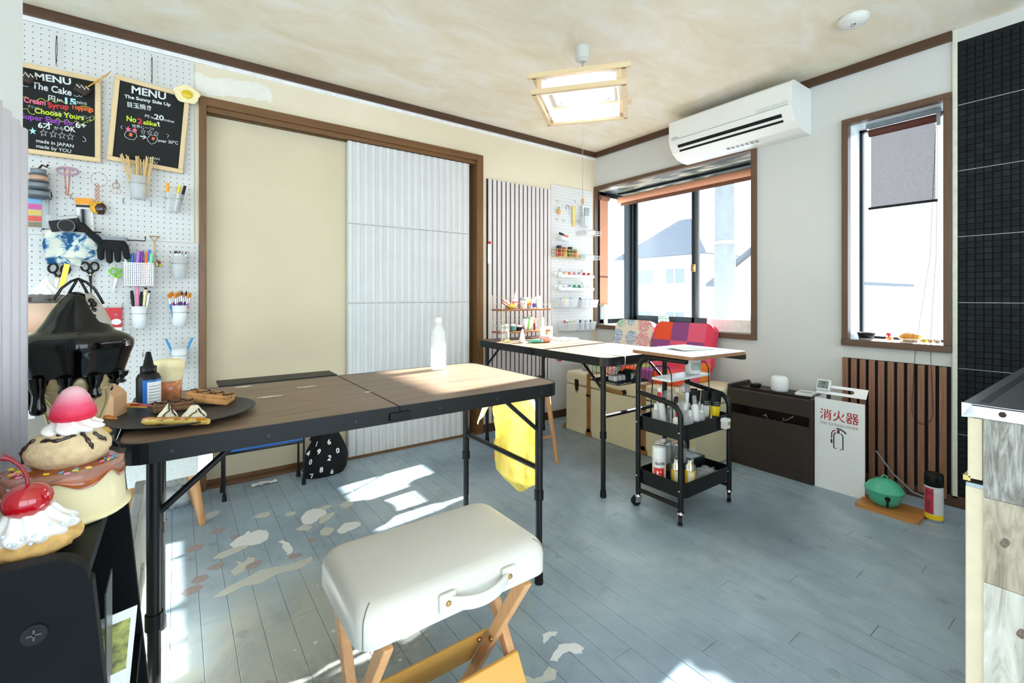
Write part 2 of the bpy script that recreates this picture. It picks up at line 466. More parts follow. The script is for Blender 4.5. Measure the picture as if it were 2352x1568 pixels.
for i, (mm, pl) in enumerate(patches):
    pts = [on_level(*p) for p in pl]
    cx = sum(p.x for p in pts) / len(pts); cy = sum(p.y for p in pts) / len(pts)
    loc = jag([(p.x - cx, p.y - cy) for p in pts], 0.002, 3, i)
    b_ = MB(); b_.ext(loc, 0.0, 0.0006)
    b_.build('paint_patch', mm, floor, (cx, cy, 0.0001))

# ceiling
ce = MB(); ce.box(-2.3, XR + 0.1, -2.0, YL + 0.1, HC, HC + 0.08)
struct(ce.build('ceiling', M_CE))

# left wall (with the sliding-door opening)
DX0, DX1, DZ = 0.126, 1.755, 1.955
w = MB()
w.box(-2.3, DX0 - 0.03, YL, YL + 0.1, 0, HC); w.box(DX1 + 0.05, XR + 0.1, YL, YL + 0.1, 0, HC); w.box(DX0 - 0.03, DX1 + 0.05, YL, YL + 0.1, DZ + 0.06, HC)
w.box(DX0 - 0.1, DX1 + 0.1, YL + 0.1, YL + 0.16, 0, HC)
struct(w.build('wall_left', M_WL))
# dull patch of bare plaster above the door
pl = [on_left(*p) for p in [(447,165),(480,178),(520,180),(560,185),(590,190),(620,205),(628,220),(622,235),(600,232),(570,226),(530,224),(500,222),(470,214),(450,205)]]
cx, cz = pl[0].x, pl[0].z
q = MB(); q.ext(jag([(p.x - cx, p.z - cz) for p in pl], 0.006, 4, 5), 0, 0.0008, plane_left((0, 0, 0)))
o = q.build('bare_plaster_patch', mat('bare_plaster', 'e4e2d6', 0.9, var=0.04, scale=15), bpy.data.objects['wall_left'], (cx, YL - 0.0005, cz))
# door frame
M_FR = wood('door_frame_wood', '5c3d1d', '7d5730', 0.4, 'Z', 0.8, bands=(0.3, 0.5, 0.7))
M_FRX = wood('door_head_wood', '5c3d1d', '7d5730', 0.4, 'X', 0.8, bands=(0.3, 0.5, 0.7))
fr = thing('door_frame', 'brown wooden frame around the sliding doors', 'door frame'); fr['kind'] = 'structure'; del fr['category']; fr.name = 'trim_1'
for xa, xb in ((DX0 - 0.032, DX0), (DX1, DX1 + 0.055)):
    q = MB(); q.box(xa, xb, YL - 0.02, YL + 0.095, 0, DZ + 0.07); q.build('jamb', M_FR, fr, bevel=0.002)
q = MB(); q.box(DX0, DX1, YL - 0.02, YL + 0.095, DZ + 0.025, DZ + 0.07); q.build('head', M_FRX, fr, bevel=0.002)
q = MB(); q.box(DX0, DX1, YL - 0.008, YL + 0.012, DZ, DZ + 0.025); q.box(DX0, DX1, YL + 0.04, YL + 0.05, DZ, DZ + 0.025); q.build('track', M_FRX, fr, bevel=0.002)
q = MB(); q.box(DX0, DX1, YL - 0.005, YL + 0.095, 0, 0.012); q.build('threshold', M_FRX, fr, bevel=0.002)
# sliding door 1: plain cream
d1 = thing('door_1', 'plain cream sliding door beside the pegboard', 'door'); d1['kind'] = 'structure'
M_D1 = wall_paint('cream_linen_paper', 'd4c8ab', 'cfc2a4', 0.6, 3.0, 0.25)
q = MB(); q.box(DX0 + 0.002, 0.905, YL + 0.052, YL + 0.082, 0.03, DZ - 0.002); q.build('panel', M_D1, d1, bevel=0.002)
q = MB(); q.box(DX0 + 0.002, 0.905, YL + 0.050, YL + 0.084, 0.012, 0.03); q.build('bottom_rail', M_FRX, d1)
# sliding door 2: three corrugated white panels
d2 = thing('door_2', 'white corrugated sliding door between cream door and slatted panel', 'door'); d2['kind'] = 'structure'
q = MB(); q.box(0.85, DX1 - 0.045, YL + 0.014, YL + 0.038, 0.012, DZ - 0.002); q.build('core', mat('door_core', 'd8d6cc', 0.7), d2)
M_COR = mat('white_corrugated_board', 'd4d5d4', 0.55, var=0.03, scale=8)
zs = [0.016, 0.66, on_left(800, 696).z, on_left(800, 512).z, DZ - 0.004]
zs = [0.016, zs[2], zs[3], DZ - 0.004]
nr = 18; x0, x1 = 0.848, DX1 - 0.05; pw = (x1 - x0) / nr
for za, zb in zip(zs[:-1], zs[1:]):
    prof = []
    for i in range(nr):
        xx = x0 + i * pw
        prof += [(xx, 0.0), (xx + pw * 0.12, -0.011), (xx + pw * 0.42, -0.013), (xx + pw * 0.52, -0.002), (xx + pw * 0.94, -0.002)]
    prof.append((x1, 0.0))
    q = MB()
    vv = [(a, YL + 0.012 + c, z) for z in (za + 0.002, zb - 0.002) for a, c in prof]
    n = len(prof)
    q.add(vv, [(i, i + 1, n + i + 1, n + i) for i in range(n - 1)])
    q.build('corrugated_panel', M_COR, d2, solid=0.002)

# ceiling trims and white strip
t = MB(); t.box(-0.62, XR, YL - 0.022, YL, HC - 0.045, HC); struct(t.build('trim_2', DWOOD, bevel=0.002))
t = MB(); t.box(XR - 0.022, XR, 0.54, YL - 0.022, HC - 0.045, HC); struct(t.build('trim_3', wood('dark_trim_wood_y', '3a2517', '5c3d28', 0.45, 'Y'), bevel=0.002))
t = MB(); t.box(-0.62, XR - 0.004, YL - 0.008, YL, HC - 0.066, HC - 0.045); struct(t.build('trim_4', mat('white_strip', 'ececea', 0.6)))
t = MB(); t.box(1.81, XR, YL - 0.012, YL, 0, 0.06); struct(t.build('baseboard_left', DWOOD, bevel=0.002))
t = MB(); t.box(-0.62, DX0 - 0.03, YL - 0.010, YL, 0, 0.05); struct(t.build('baseboard_left_end', DWOOD, bevel=0.002))
t = MB(); t.box(XR - 0.012, XR, -0.4, YL - 0.012, 0, 0.055); struct(t.build('baseboard_right', DWOOD, bevel=0.002))

# window wall with two openings
W1 = (1.485, 2.845, 0.755, 1.93); W2 = (0.57, 0.957, 0.765, 1.94)
w = MB()
o4 = 0.004
w.box(XR, XR + 0.12, -2.0, W2[0] - o4, 0, HC); w.box(XR, XR + 0.12, W2[1] + o4, W1[0] - o4, 0, HC); w.box(XR, XR + 0.12, W1[1] + o4, YL + 0.12, 0, HC)
for (ya, yb, za, zb) in (W1, W2):
    w.box(XR, XR + 0.12, ya - o4, yb + o4, 0, za - o4); w.box(XR, XR + 0.12, ya - o4, yb + o4, zb + o4, HC)
struct(w.build('wall_right', M_WR))
M_WF = wood('window_frame_wood', '4a3527', '6e523d', 0.42, 'Y', 0.8)
M_WFZ = wood('window_jamb_wood', '4a3527', '6e523d', 0.42, 'Z', 0.8)
M_SASH = mat('dark_aluminium', '20262a', 0.4, 0.6)
M_GLASS = thin('window_glass', 'f4f8fa', 0.93, 0.02, (0.97, 0.99, 1.0))
M_SILLW = mat('white_sill_board', 'e6e8e6', 0.35, var=0.04)
def window_frame(win, y0, y1, z0, z1, wd=0.03, proud=0.024):
    for a, c in ((y0 - wd, y0), (y1, y1 + wd)):
        q = MB(); q.box(XR - proud, XR + 0.02, a, c, z0, z1); q.build('window_frame', M_WFZ, win, bevel=0.002)
    q = MB(); q.box(XR - proud, XR + 0.02, y0 - wd, y1 + wd, z1, z1 + wd); q.build('window_frame', M_WF, win, bevel=0.002)
    q = MB(); q.box(XR - proud - 0.008, XR + 0.02, y0 - wd, y1 + wd, z0 - 0.035, z0); q.build('window_sill', M_WF, win, bevel=0.002)
win1 = thing('window_1', 'wide bay window under the air conditioner', 'window'); win1['kind'] = 'structure'
window_frame(win1, *W1[:2], *W1[2:])
BX = 3.42
q = MB(); q.box(XR + 0.02, BX + 0.06, W1[0] - 0.05, W1[1] + 0.05, W1[2] - 0.04, W1[2]); q.build('bay_sill', M_SILLW, win1, bevel=0.002)
M_SOF, nt, b, out = new_mat('scuffed_dark_soffit')
vv_ = mapping(nt, 'World', (6, 2.2, 6))
nt.links.new(ramp(nt, tex_noise(nt, 1.4, 4, vv_, 0.5, 1.5), [(0.36, '3f4d50'), (0.5, '7f887c'), (0.60, 'cdc6b0')]), b.inputs[0]); b.inputs['Roughness'].default_value = 0.3
q = MB(); q.box(XR + 0.02, BX + 0.06, W1[0] - 0.05, W1[1] + 0.05, W1[3], W1[3] + 0.04); q.build('bay_soffit', M_SOF, win1)
q = MB(); q.box(XR + 0.02, BX, W1[0] - 0.05, W1[0], W1[2], W1[3]); q.build('bay_side', M_SILLW, win1)
# left side of the bay is glazed: low board, glass, post
q = MB(); q.box(XR + 0.02, XR + 0.05, W1[1], W1[1] + 0.03, W1[2], W1[3]); q.box(BX - 0.03, BX + 0.02, W1[1] - 0.03, W1[1] + 0.03, W1[2], W1[3]); q.build('corner_post', M_SASH, win1, bevel=0.003)
q = MB(); q.box(XR + 0.05, BX - 0.06, W1[1] + 0.004, W1[1] + 0.03, W1[2], W1[2] + 0.04); q.box(XR + 0.05, BX - 0.06, W1[1] + 0.004, W1[1] + 0.03, W1[3] - 0.04, W1[3]); q.build('side_sash', M_SASH, win1, bevel=0.002)
q = MB(); q.box(XR + 0.05, BX - 0.06, W1[1] + 0.014, W1[1] + 0.018, W1[2] + 0.04, W1[3] - 0.04); q.build('side_pane', M_GLASS, win1)
q = MB()
for a, c in ((W1[0], W1[0] + 0.03), (W1[1] - 0.045, W1[1] - 0.03)): q.box(BX, BX + 0.06, a, c, W1[2], W1[3])
q.box(BX, BX + 0.06, W1[0], W1[1] - 0.05, W1[2], W1[2] + 0.025); q.box(BX, BX + 0.06, W1[0], W1[1] - 0.05, W1[3] - 0.03, W1[3])
q.build('outer_frame', M_SASH, win1, bevel=0.002)
ym = 2.172
for k, (a, c, xo) in enumerate(((ym - 0.02, W1[1] - 0.045, BX + 0.034), (W1[0] + 0.03, ym + 0.025, BX + 0.008))):
    sash = bpy.data.objects.new('sash', None); C.objects.link(sash); sash.parent = win1
    za, zb = W1[2] + 0.025, W1[3] - 0.03
    q = MB(); q.box(xo, xo + 0.022, a, a + 0.036, za, zb); q.box(xo, xo + 0.022, c - 0.026, c, za, zb); q.box(xo, xo + 0.022, a, c, za, za + 0.045); q.box(xo, xo + 0.022, a, c, zb - 0.035, zb)
    q.build('sash_frame', M_SASH, sash, bevel=0.002)
    q = MB(); q.box(xo + 0.009, xo + 0.013, a + 0.036, c - 0.026, za + 0.045, zb - 0.035); q.build('pane', M_GLASS, sash)
q = MB(); q.box(BX - 0.012, BX + 0.008, ym - 0.012, ym + 0.02, 1.20, 1.26); q.ext(circ(0.012, 12, 0, 0), 0, 0.012, plane_right((BX - 0.012, ym, 1.23))); q.build('latch', BRASS, win1, bevel=0.002)
win2 = thing('window_2', 'narrow tall window beside the dark tiled wall', 'window'); win2['kind'] = 'structure'
window_frame(win2, *W2[:2], *W2[2:])
M_JAMB = mat('pale_jamb', 'cfd8dc', 0.35, var=0.05)
q = MB(); q.box(XR + 0.02, XR + 0.20, W2[1], W2[1] + 0.04, W2[2], W2[3]); q.box(XR + 0.02, XR + 0.20, W2[0] - 0.04, W2[0], W2[2], W2[3]); q.build('reveal', M_JAMB, win2)
q = MB(); q.box(XR + 0.02, XR + 0.20, W2[0] - 0.04, W2[1] + 0.04, W2[3], W2[3] + 0.03); q.build('reveal_top', M_JAMB, win2)
q = MB(); q.box(XR + 0.02, XR + 0.20, W2[0] - 0.04, W2[1] + 0.04, W2[2] - 0.03, W2[2]); q.build('inner_sill', M_SILLW, win2)
gx = XR + 0.155
q = MB(); q.box(gx, gx + 0.03, W2[1] - 0.014, W2[1], W2[2], W2[3]); q.box(gx, gx + 0.03, W2[0], W2[0] + 0.014, W2[2], W2[3]); q.box(gx, gx + 0.03, W2[0], W2[1], W2[2], W2[2] + 0.014); q.box(gx, gx + 0.03, W2[0], W2[1], W2[3] - 0.014, W2[3])
q.build('sash_frame', M_SASH, win2)
q = MB(); q.box(gx + 0.012, gx + 0.016, W2[0] + 0.014, W2[1] - 0.014, W2[2] + 0.014, W2[3] - 0.014); q.build('pane', M_GLASS, win2)

# wall left in front of the camera (partition end) and the unseen rest of the room
w = MB(); w.box(-0.29, -0.213, 0.50, 1.135, 0, HC); struct(w.build('wall_partition', M_WP))
w = MB(); w.box(-2.3, -2.2, -2.0, YL, 0, 0.2); w.box(-2.3, -2.2, -2.0, YL, 2.0, HC); w.box(-2.3, -2.2, -2.0, -1.8, 0.2, 2.0); w.box(-2.3, -2.2, 1.6, YL, 0.2, 2.0); w.box(-2.3, -2.2, -0.1, 0.0, 0.2, 2.0)  # unseen side wall; its window openings are added to let in fill daylight
struct(w.build('wall_side', M_WP))
w = MB(); w.box(-2.3, XR + 0.1, -2.1, -2.0, 0, 0.25); w.box(-2.3, XR + 0.1, -2.1, -2.0, 2.0, HC); w.box(-2.3, -1.6, -2.1, -2.0, 0.25, 2.0); w.box(2.6, XR + 0.1, -2.1, -2.0, 0.25, 2.0); w.box(0.3, 0.4, -2.1, -2.0, 0.25, 2.0)  # window openings added in this unseen wall, sized for frontal fill light
struct(w.build('wall_back', M_WP))

# dark mosaic wall right of the window: sheets of 11 x 11 tiles
TW = 0.0282; ty0, tz0 = 0.519, 0.065
zseam = [on_right(2198, 249).z, on_right(2196, 545.8).z, on_right(2195, 694).z]
base_z = zseam[2] - 3 * 11 * TW
tw = MB(); tw.box(XR - 0.006, XR, -0.42, 0.5365, 0, HC)
tiles = struct(tw.build('wall_tiled', mat('dark_grout', '060809', 0.9)))
q = MB(); q.box(XR - 0.012, XR, 0.5215, 0.5385, 0.045, HC); q.build('edge_strip', mat('cream_strip', 'd6d6c4', 0.6), tiles)
q = MB(); q.box(XR - 0.007, XR - 0.001, -0.42, 0.5215, on_right(2200, 98).z + 0.0, HC); q.build('plaster_band', M_WR, tiles)
M_TI, nt, b, out = new_mat('charcoal_tile')
oi = nt.nodes.new('ShaderNodeObjectInfo')
k = mth(nt, 'ADD', mth(nt, 'MULTIPLY', oi.outputs['Random'], 0.6), mth(nt, 'MULTIPLY', tex_noise(nt, 18, 2, mapping(nt, 'World')), 0.4))
nt.links.new(ramp(nt, k, [(0.2, '0f1416'), (0.5, '151b1e'), (0.8, '1d2123')]), b.inputs[0]); b.inputs['Roughness'].default_value = 0.65; b.inputs['Specular IOR Level'].default_value = 0.2
e = 0.0012; h = TW - 0.0022
tm = MB(); tm.add([(0, 0, 0), (0, h, 0), (0, h, h), (0, 0, h), (-0.004, e, e), (-0.004, h - e, e), (-0.004, h - e, h - e), (-0.004, e, h - e)],
                  [(0, 1, 5, 4), (1, 2, 6, 5), (2, 3, 7, 6), (3, 0, 4, 7), (4, 5, 6, 7)])
tme = tm.mesh('tile', M_TI)
ztop = on_right(2200, 100).z
far = MB(); cnt = 0
nrow = int((ztop - base_z) / TW)
for ci in range(0, 33):
    for ri in range(nrow):
        z = base_z + ri * TW
        if z < 0.06: continue
        y = ty0 - (ci + 1) * TW
        if ci < 7 and 0.62 < z < 1.85 and cnt < 300:
            link('tile', tme, tiles, (XR - 0.006, y, z)); cnt += 1
        else:
            far.add([(XR - 0.006 + p.x, y + p.y, z + p.z) for p in tm.v], tm.f)
o = far.build('tile_field', M_TI, tiles); o['kind'] = 'stuff'
q = MB()
for k in range(0, 8):
    z = base_z + k * 11 * TW
    if 0.06 < z < ztop: q.box(XR - 0.0085, XR - 0.006, -0.42, ty0, z - 0.0022, z)
q.build('white_grout', mat('white_grout_line', 'b9bdbd', 0.8), tiles)
# ================================================================ FURNITURE
M_TOP = wood('walnut_laminate', '594636', '8f765d', 0.46, 'X', 1.1, 0.05, bands=(0.28, 0.5, 0.75), mid='7c6450')
M_SPL = mat('dried_paint_spill', 'd8d2c4', 0.6)
def tube_leg(q, x, y, zt, z0=0.0, r=0.0135):
    q.cyl((x, y, z0 + 0.30), (x, y, zt), r, r, 16); q.cyl((x, y, z0 + 0.02), (x, y, z0 + 0.31), r * 0.88, r * 0.88, 16)
def folding_table(label, loc, rz, L=1.185, W=0.6, Hh=0.70):
    t = thing('folding_table', label, 'table', loc, rz, 'folding work tables')
    hl, hw = L / 2, W / 2; ap = 0.042; rc = 0.055
    for sx in (-1, 1):
        poly = [(0.001 * sx, -hw), (sx * (hl - rc), -hw)]
        poly += [(sx * (hl - rc + rc * math.sin(R(a))), -hw + rc - rc * math.cos(R(a))) for a in range(15, 91, 15)]
        poly += [(sx * (hl - rc + rc * math.cos(R(a))), hw - rc + rc * math.sin(R(a))) for a in range(0, 91, 15)]
        poly += [(0.001 * sx, hw)]
        if sx < 0: poly = poly[::-1]
        ins = [(p[0] - (0.006 * (1 if p[0] > 0 else -1) if abs(p[0]) > 0.01 else 0), p[1] * (1 - 0.006 / hw)) for p in poly]
        q = MB(); q.ext(ins, Hh - 0.006, Hh); top = q.build('tabletop', M_TOP, t)
        n = len(poly); q = MB()
        vv = [(p[0], p[1], z) for z in (Hh - ap, Hh + 0.0008) for p in poly] + [(p[0], p[1], Hh + 0.0008) for p in ins] + [(p[0], p[1], Hh - 0.02) for p in ins]
        q.add(vv, [(k * n + i, k * n + (i + 1) % n, (k + 1) * n + (i + 1) % n, (k + 1) * n + i) for k in range(3) for i in range(n)])
        q.add([(p[0], p[1], Hh - 0.02) for p in ins], [tuple(range(n - 1, -1, -1))])
        q.build('edge_band', BLACK, t)
        q = MB()
        for xx in (0.12, 0.32, 0.5):
            for sy in (-1, 1): q.cyl((sx * xx, sy * hw, Hh - 0.022), (sx * xx, sy * (hw + 0.002), Hh - 0.022), 0.004, 0.004, 8)
        q.build('rivet', mat('dark_rivet', '3a3c3e', 0.4, 0.5), t)['kind'] = 'stuff'
        lx = sx * (hl - 0.062); ly = hw - 0.05
        for sy in (-1, 1):
            leg = MB(); tube_leg(leg, lx, sy * ly, Hh - ap); lo = leg.build('leg', BLACK, t)
            q = MB(); q.cyl((lx, sy * ly, 0.292), (lx, sy * ly, 0.325), 0.0165, 0.0165, 16); q.build('collar', BLACKP, lo)
            q = MB(); q.cyl((lx, sy * ly, 0.0), (lx, sy * ly, 0.035), 0.0155, 0.014, 16); q.build('foot_cap', BLACKP, lo)
            q = MB(); q.tube([(lx, sy * ly, 0.53), (lx - sx * 0.155, sy * ly, Hh - ap + 0.005)], 0.0075, 8); q.build('brace', BLACK, t)
        q = MB(); q.tube([(lx, -ly, 0.40), (lx, ly, 0.40)], 0.010, 12); q.build('crossbar', BLACK, t)
    q = MB(); q.box(-0.03, 0.03, -hw - 0.008, -hw, Hh - 0.035, Hh - 0.014); q.build('latch', BLACKP, t, bevel=0.002)
    return t
T1 = folding_table('long folding table with black plate and water bottle, nearest the beige stool', (0.4925, 1.495, 0), 0)
T2 = folding_table('folding table carrying a small rack of craft bottles, beside slatted wall', (1.97, 2.12, 0), R(-90))
# dried spills on the near table
for i, (px, py, a, b2) in enumerate([(620, 911, 0.035, 0.008), (705, 888, 0.03, 0.006), (560, 888, 0.025, 0.01), (845, 900, 0.012, 0.006)]):
    p = on_level(px, py, 0.7008); q = MB(); q.ext(jag([(a * math.cos(t), b2 * math.sin(t)) for t in [k * 0.7 for k in range(9)]], 0.003, 2, i), 0, 0.0006)
    q.build('paint_spill', M_SPL, T1, Matrix.Identity(4) @ (p - Vector((0.4925, 1.495, 0))))

# beige folding stool in front
M_VIN = mat('beige_leatherette', 'd2cec4', 0.42, var=0.03, scale=6, coat=0.08)
M_PLY = wood('yellow_plywood', 'c98f3a', 'dba752', 0.5, 'X', 0.6, 0.03)
st = thing('folding_stool', 'beige cushioned folding stool with carry handle and crossed wooden legs', 'stool', (0.452, 0.9, 0))
SX, SY, SZ0, SZ1 = 0.208, 0.134, 0.395, 0.47
def cushion(hx, hy, z0, z1, r=0.03, crown=0.006, n=14):
    q = MB(); rows = []
    prof = [(0.94, z0), (1.0, z0 + 0.006), (1.0, z1 - 0.03)]
    prof += [(1 - r / hy * (1 - math.cos(R(a))) * 0.9, z1 - 0.03 + 0.03 * math.sin(R(a))) for a in (22, 45, 68, 90)]
    base = rrect(2 * hx, 2 * hy, 0.035, 6)
    nb = len(base); v = []
    for k, z in prof:
        off = (1 - k) * hy
        for (x, y) in base:
            sx = max(0, abs(x) - off) * (1 if x > 0 else -1); sy = max(0, abs(y) - off) * (1 if y > 0 else -1)
            v.append((sx, sy, z))
    f = [(j * nb + i, j * nb + (i + 1) % nb, (j + 1) * nb + (i + 1) % nb, (j + 1) * nb + i) for j in range(len(prof) - 1) for i in range(nb)]
    q.add(v, f, True); top = v[-nb:]
    rings = [top]
    for s_ in (0.7, 0.4, 0.0): rings.append([(x * s_, y * s_, z1 + crown * (1 - s_ * s_)) for x, y, z in top])
    vv = [p for ring in rings for p in ring]
    q.add(vv, [(j * nb + i, j * nb + (i + 1) % nb, (j + 1) * nb + (i + 1) % nb, (j + 1) * nb + i) for j in range(3) for i in range(nb)], True)
    q.add(v[:nb], [tuple(range(nb - 1, -1, -1))]); return q
cushion(SX, SY, SZ0, SZ1).build('seat_cushion', M_VIN, st, weld=True)
q = MB()
for sx in (-1, 1): q.tube([(sx * (SX - 0.0102 - o_), -SY + 0.0102 + o_, z_) for (o_, z_) in [(0.0, SZ0 + 0.008), (0.0, SZ1 - 0.03)] + [(0.027 * (1 - math.cos(R(a))), SZ1 - 0.03 + 0.03 * math.sin(R(a))) for a in (22, 45, 68)]], 0.0011, 6)
q.build('seam', mat('brown_thread', '7a6a55', 0.8), st)['kind'] = 'stuff'
def hand_strap(parent, x0, x1, y, z, m_):
    q = MB(); n = 20; w = 0.013
    pts = [(x0 + (x1 - x0) * i / n, y - 0.022 * math.sin(math.pi * i / n) ** 0.7, z - 0.008 * math.sin(math.pi * i / n)) for i in range(n + 1)]
    for off, th in ((0, w), ):
        v = []
        for (a, b_, c) in pts:
            for (dy, dz) in ((0.002, -w), (-0.003, -w * 0.95), (-0.005, -w * 0.4), (-0.003, -w * 0.3), (-0.005, -w * 0.1), (-0.005, w * 0.1), (-0.003, w * 0.3), (-0.005, w * 0.4), (-0.003, w * 0.95), (0.002, w)): v.append((a, b_ + dy, c + dz))
        q.add(v, [(j * 10 + i, j * 10 + (i + 1) % 10, (j + 1) * 10 + (i + 1) % 10, (j + 1) * 10 + i) for j in range(n) for i in range(10)], True)
    h = q.build('handle', m_, parent)
    for xx in (x0, x1):
        q = MB(); q.box(xx - 0.017, xx + 0.017, y - 0.007, y, z - 0.019, z + 0.019); q.build('handle_tab', m_, h, bevel=0.003)
        q = MB(); q.cyl((xx, y - 0.006, z), (xx, y - 0.009, z), 0.006, 0.005, 14); q.ball((xx, y - 0.009, z), (0.005, 0.002, 0.005), 12, 6); q.build('rivet', BRASS, h)
hand_strap(st, -0.045, 0.095, -SY - 0.001, 0.432, M_VIN)
for sx in (-1, 1):
    x = sx * 0.165
    for k, (ya, yb) in enumerate(((-0.115, 0.135), (0.115, -0.135))):
        xo = x + (0.011 if k else -0.011) * sx
        p0, p1 = Vector((xo, ya, SZ0)), Vector((xo, yb, 0.0)); d = (p1 - p0).normalized(); nrm = Vector((0, -d.z, d.y))
        q = MB(); v = []
        for p in (p0, p1):
            for (a, b_) in ((-0.010, -0.017), (0.010, -0.017), (0.010, 0.017), (-0.010, 0.017)): v.append(p + Vector((a, 0, 0)) + nrm * b_)
        for i in range(4, 8): v[i].z = 0.0
        for i in range(0, 4): v[i].z = min(v[i].z, SZ0)
        q.add(v, [(0, 1, 2, 3), (7, 6, 5, 4), (0, 4, 5, 1), (1, 5, 6, 2), (2, 6, 7, 3), (3, 7, 4, 0)]); lo = q.build('leg', BEECH, st, bevel=0.003)
    q = MB(); q.cyl((x - 0.026, 0, 0.2), (x + 0.026, 0, 0.2), 0.006, 0.006, 12); q.build('pivot_bolt', BRASS, st)
for k, (sy, z0, z1, dx) in enumerate(((1, 0.085, 0.205, 0.15), (-1, 0.06, 0.18, 0.187))):
    def face(z): return sy * (0.115 - 0.25 * z / SZ0 * (1 if True else 0))
    q = MB(); yy0 = sy * (0.135 - 0.25 * z0 / SZ0) + sy * -0.0; yy1 = sy * (0.135 - 0.25 * z1 / SZ0)
    off = -0.024 if sy < 0 else -0.024
    v = []
    for z, yy in ((z0, yy0), (z1, yy1)):
        for o_ in (0.018, 0.026): v += [(-dx, yy + sy * o_, z), (dx, yy + sy * o_, z)]
    q.add(v, [(0, 1, 5, 4), (2, 6, 7, 3), (0, 4, 6, 2), (1, 3, 7, 5), (4, 5, 7, 6), (0, 2, 3, 1)])
    bo = q.build('brace_board', M_PLY, st, bevel=0.002)
    q = MB()
    for sx in (-1, 1): q.ball((sx * (dx - 0.02), yy1 + sy * 0.026, z1 - 0.02), 0.006, 10, 6)
    q.build('screw', BRASS, bo)['kind'] = 'stuff'

# three-tier black trolley (two trays and a desk board on raised arms)
ct = thing('trolley', 'black two-tray rolling trolley with a desk board on top', 'trolley', (1.99, 1.315, 0))
hx, hy = 0.20, 0.115
for sx in (-1, 1):
    x = sx * hx
    q = MB(); q.tube([(x, hy, 0.055), (x, hy, 0.64)] + [(x, hy - 0.075 + 0.075 * math.cos(R(a)), 0.64 + 0.075 * math.sin(R(a))) for a in range(15, 91, 15)] + [(x, -hy - 0.03, 0.715)], 0.012, 10); q.build('tall_post', BLACK, ct)
    q = MB(); q.tube([(x, -hy, 0.055), (x, -hy, 0.46)] + [(x, -hy + 0.06 - 0.06 * math.cos(R(a)), 0.46 + 0.06 * math.sin(R(a))) for a in range(15, 91, 15)] + [(x, hy, 0.545)], 0.012, 10); q.build('short_post', BLACK, ct)
    q = MB(); q.tube([(x, -hy, 0.075), (x, hy, 0.075)], 0.010, 8); q.build('base_bar', BLACK, ct)
    q = MB()
    for yy in (-hy, hy):
        for zz in (0.40, 0.145): q.ball((x - 0.012, yy, zz), 0.0045, 8, 6)
    q.build('bolt', CHROME, ct)['kind'] = 'stuff'
    for yy, tw in ((-hy, 0.5), (hy, -0.4)):
        q = MB(); q.cyl((x, yy, 0.04), (x, yy, 0.058), 0.009, 0.009, 12); q.cyl((x, yy, 0.046), (x, yy, 0.052), 0.018, 0.016, 16)
        c_, s_ = math.cos(tw), math.sin(tw)
        for sd in (-1, 1):
            T_ = Matrix.Translation((x, yy, 0)) @ Matrix.Rotation(tw, 4, 'Z'); q.box(-0.02, 0.012, sd * 0.011 - 0.001, sd * 0.011 + 0.001, 0.018, 0.046, T_)
        ca = q.build('caster', CHROME, ct)
        q = MB(); q.T = Matrix.Translation((x, yy, 0)) @ Matrix.Rotation(tw, 4, 'Z'); q.cyl((-0.012, -0.009, 0.0225), (-0.012, 0.009, 0.0225), 0.0225, 0.0225, 20); q.build('wheel', BLACKP, ca, bevel=0.003)
def tray(z0, z1, name):
    out_ = rrect(2 * hx - 0.012, 2 * hy + 0.02, 0.035, 5); inn = rrect(2 * hx - 0.016, 2 * hy + 0.016, 0.033, 5); n = len(out_)
    q = MB(); v = [(p[0], p[1], z) for p, z in [(p, z0) for p in out_] + [(p, z1) for p in out_] + [(p, z1) for p in inn] + [(p, z0 + 0.004) for p in inn]]
    q.add(v, [(k * n + i, k * n + (i + 1) % n, (k + 1) * n + (i + 1) % n, (k + 1) * n + i) for k in range(3) for i in range(n)])
    q.add([(p[0], p[1], z0) for p in out_], [tuple(range(n - 1, -1, -1))]); q.add([(p[0], p[1], z0 + 0.004) for p in inn], [tuple(range(n))])
    return q.build(name, BLACK, ct)
tray(0.362, 0.43, 'tray'); tray(0.108, 0.175, 'tray')
M_DESK = mat('white_laminate', 'e8ecf0', 0.3, var=0.02)
M_DEDGE = wood('desk_edge_wood', '7a5238', 'a87a58', 0.5, 'X')
q = MB(); q.ext(rrect(0.40, 0.345, 0.02, 4), 0.7275, 0.742); q.m(1); q.ext(rrect(0.398, 0.343, 0.02, 4), 0.742, 0.7445); q.build('desk_board', [M_DEDGE, M_DESK], ct, (-0.022, -0.035, 0), (0, 0, R(-4)))
q = MB(); q.box(0.17, 0.20, -0.20, -0.06, 0.70, 0.727); q.build('board_bracket', BLACK, ct, bevel=0.003)

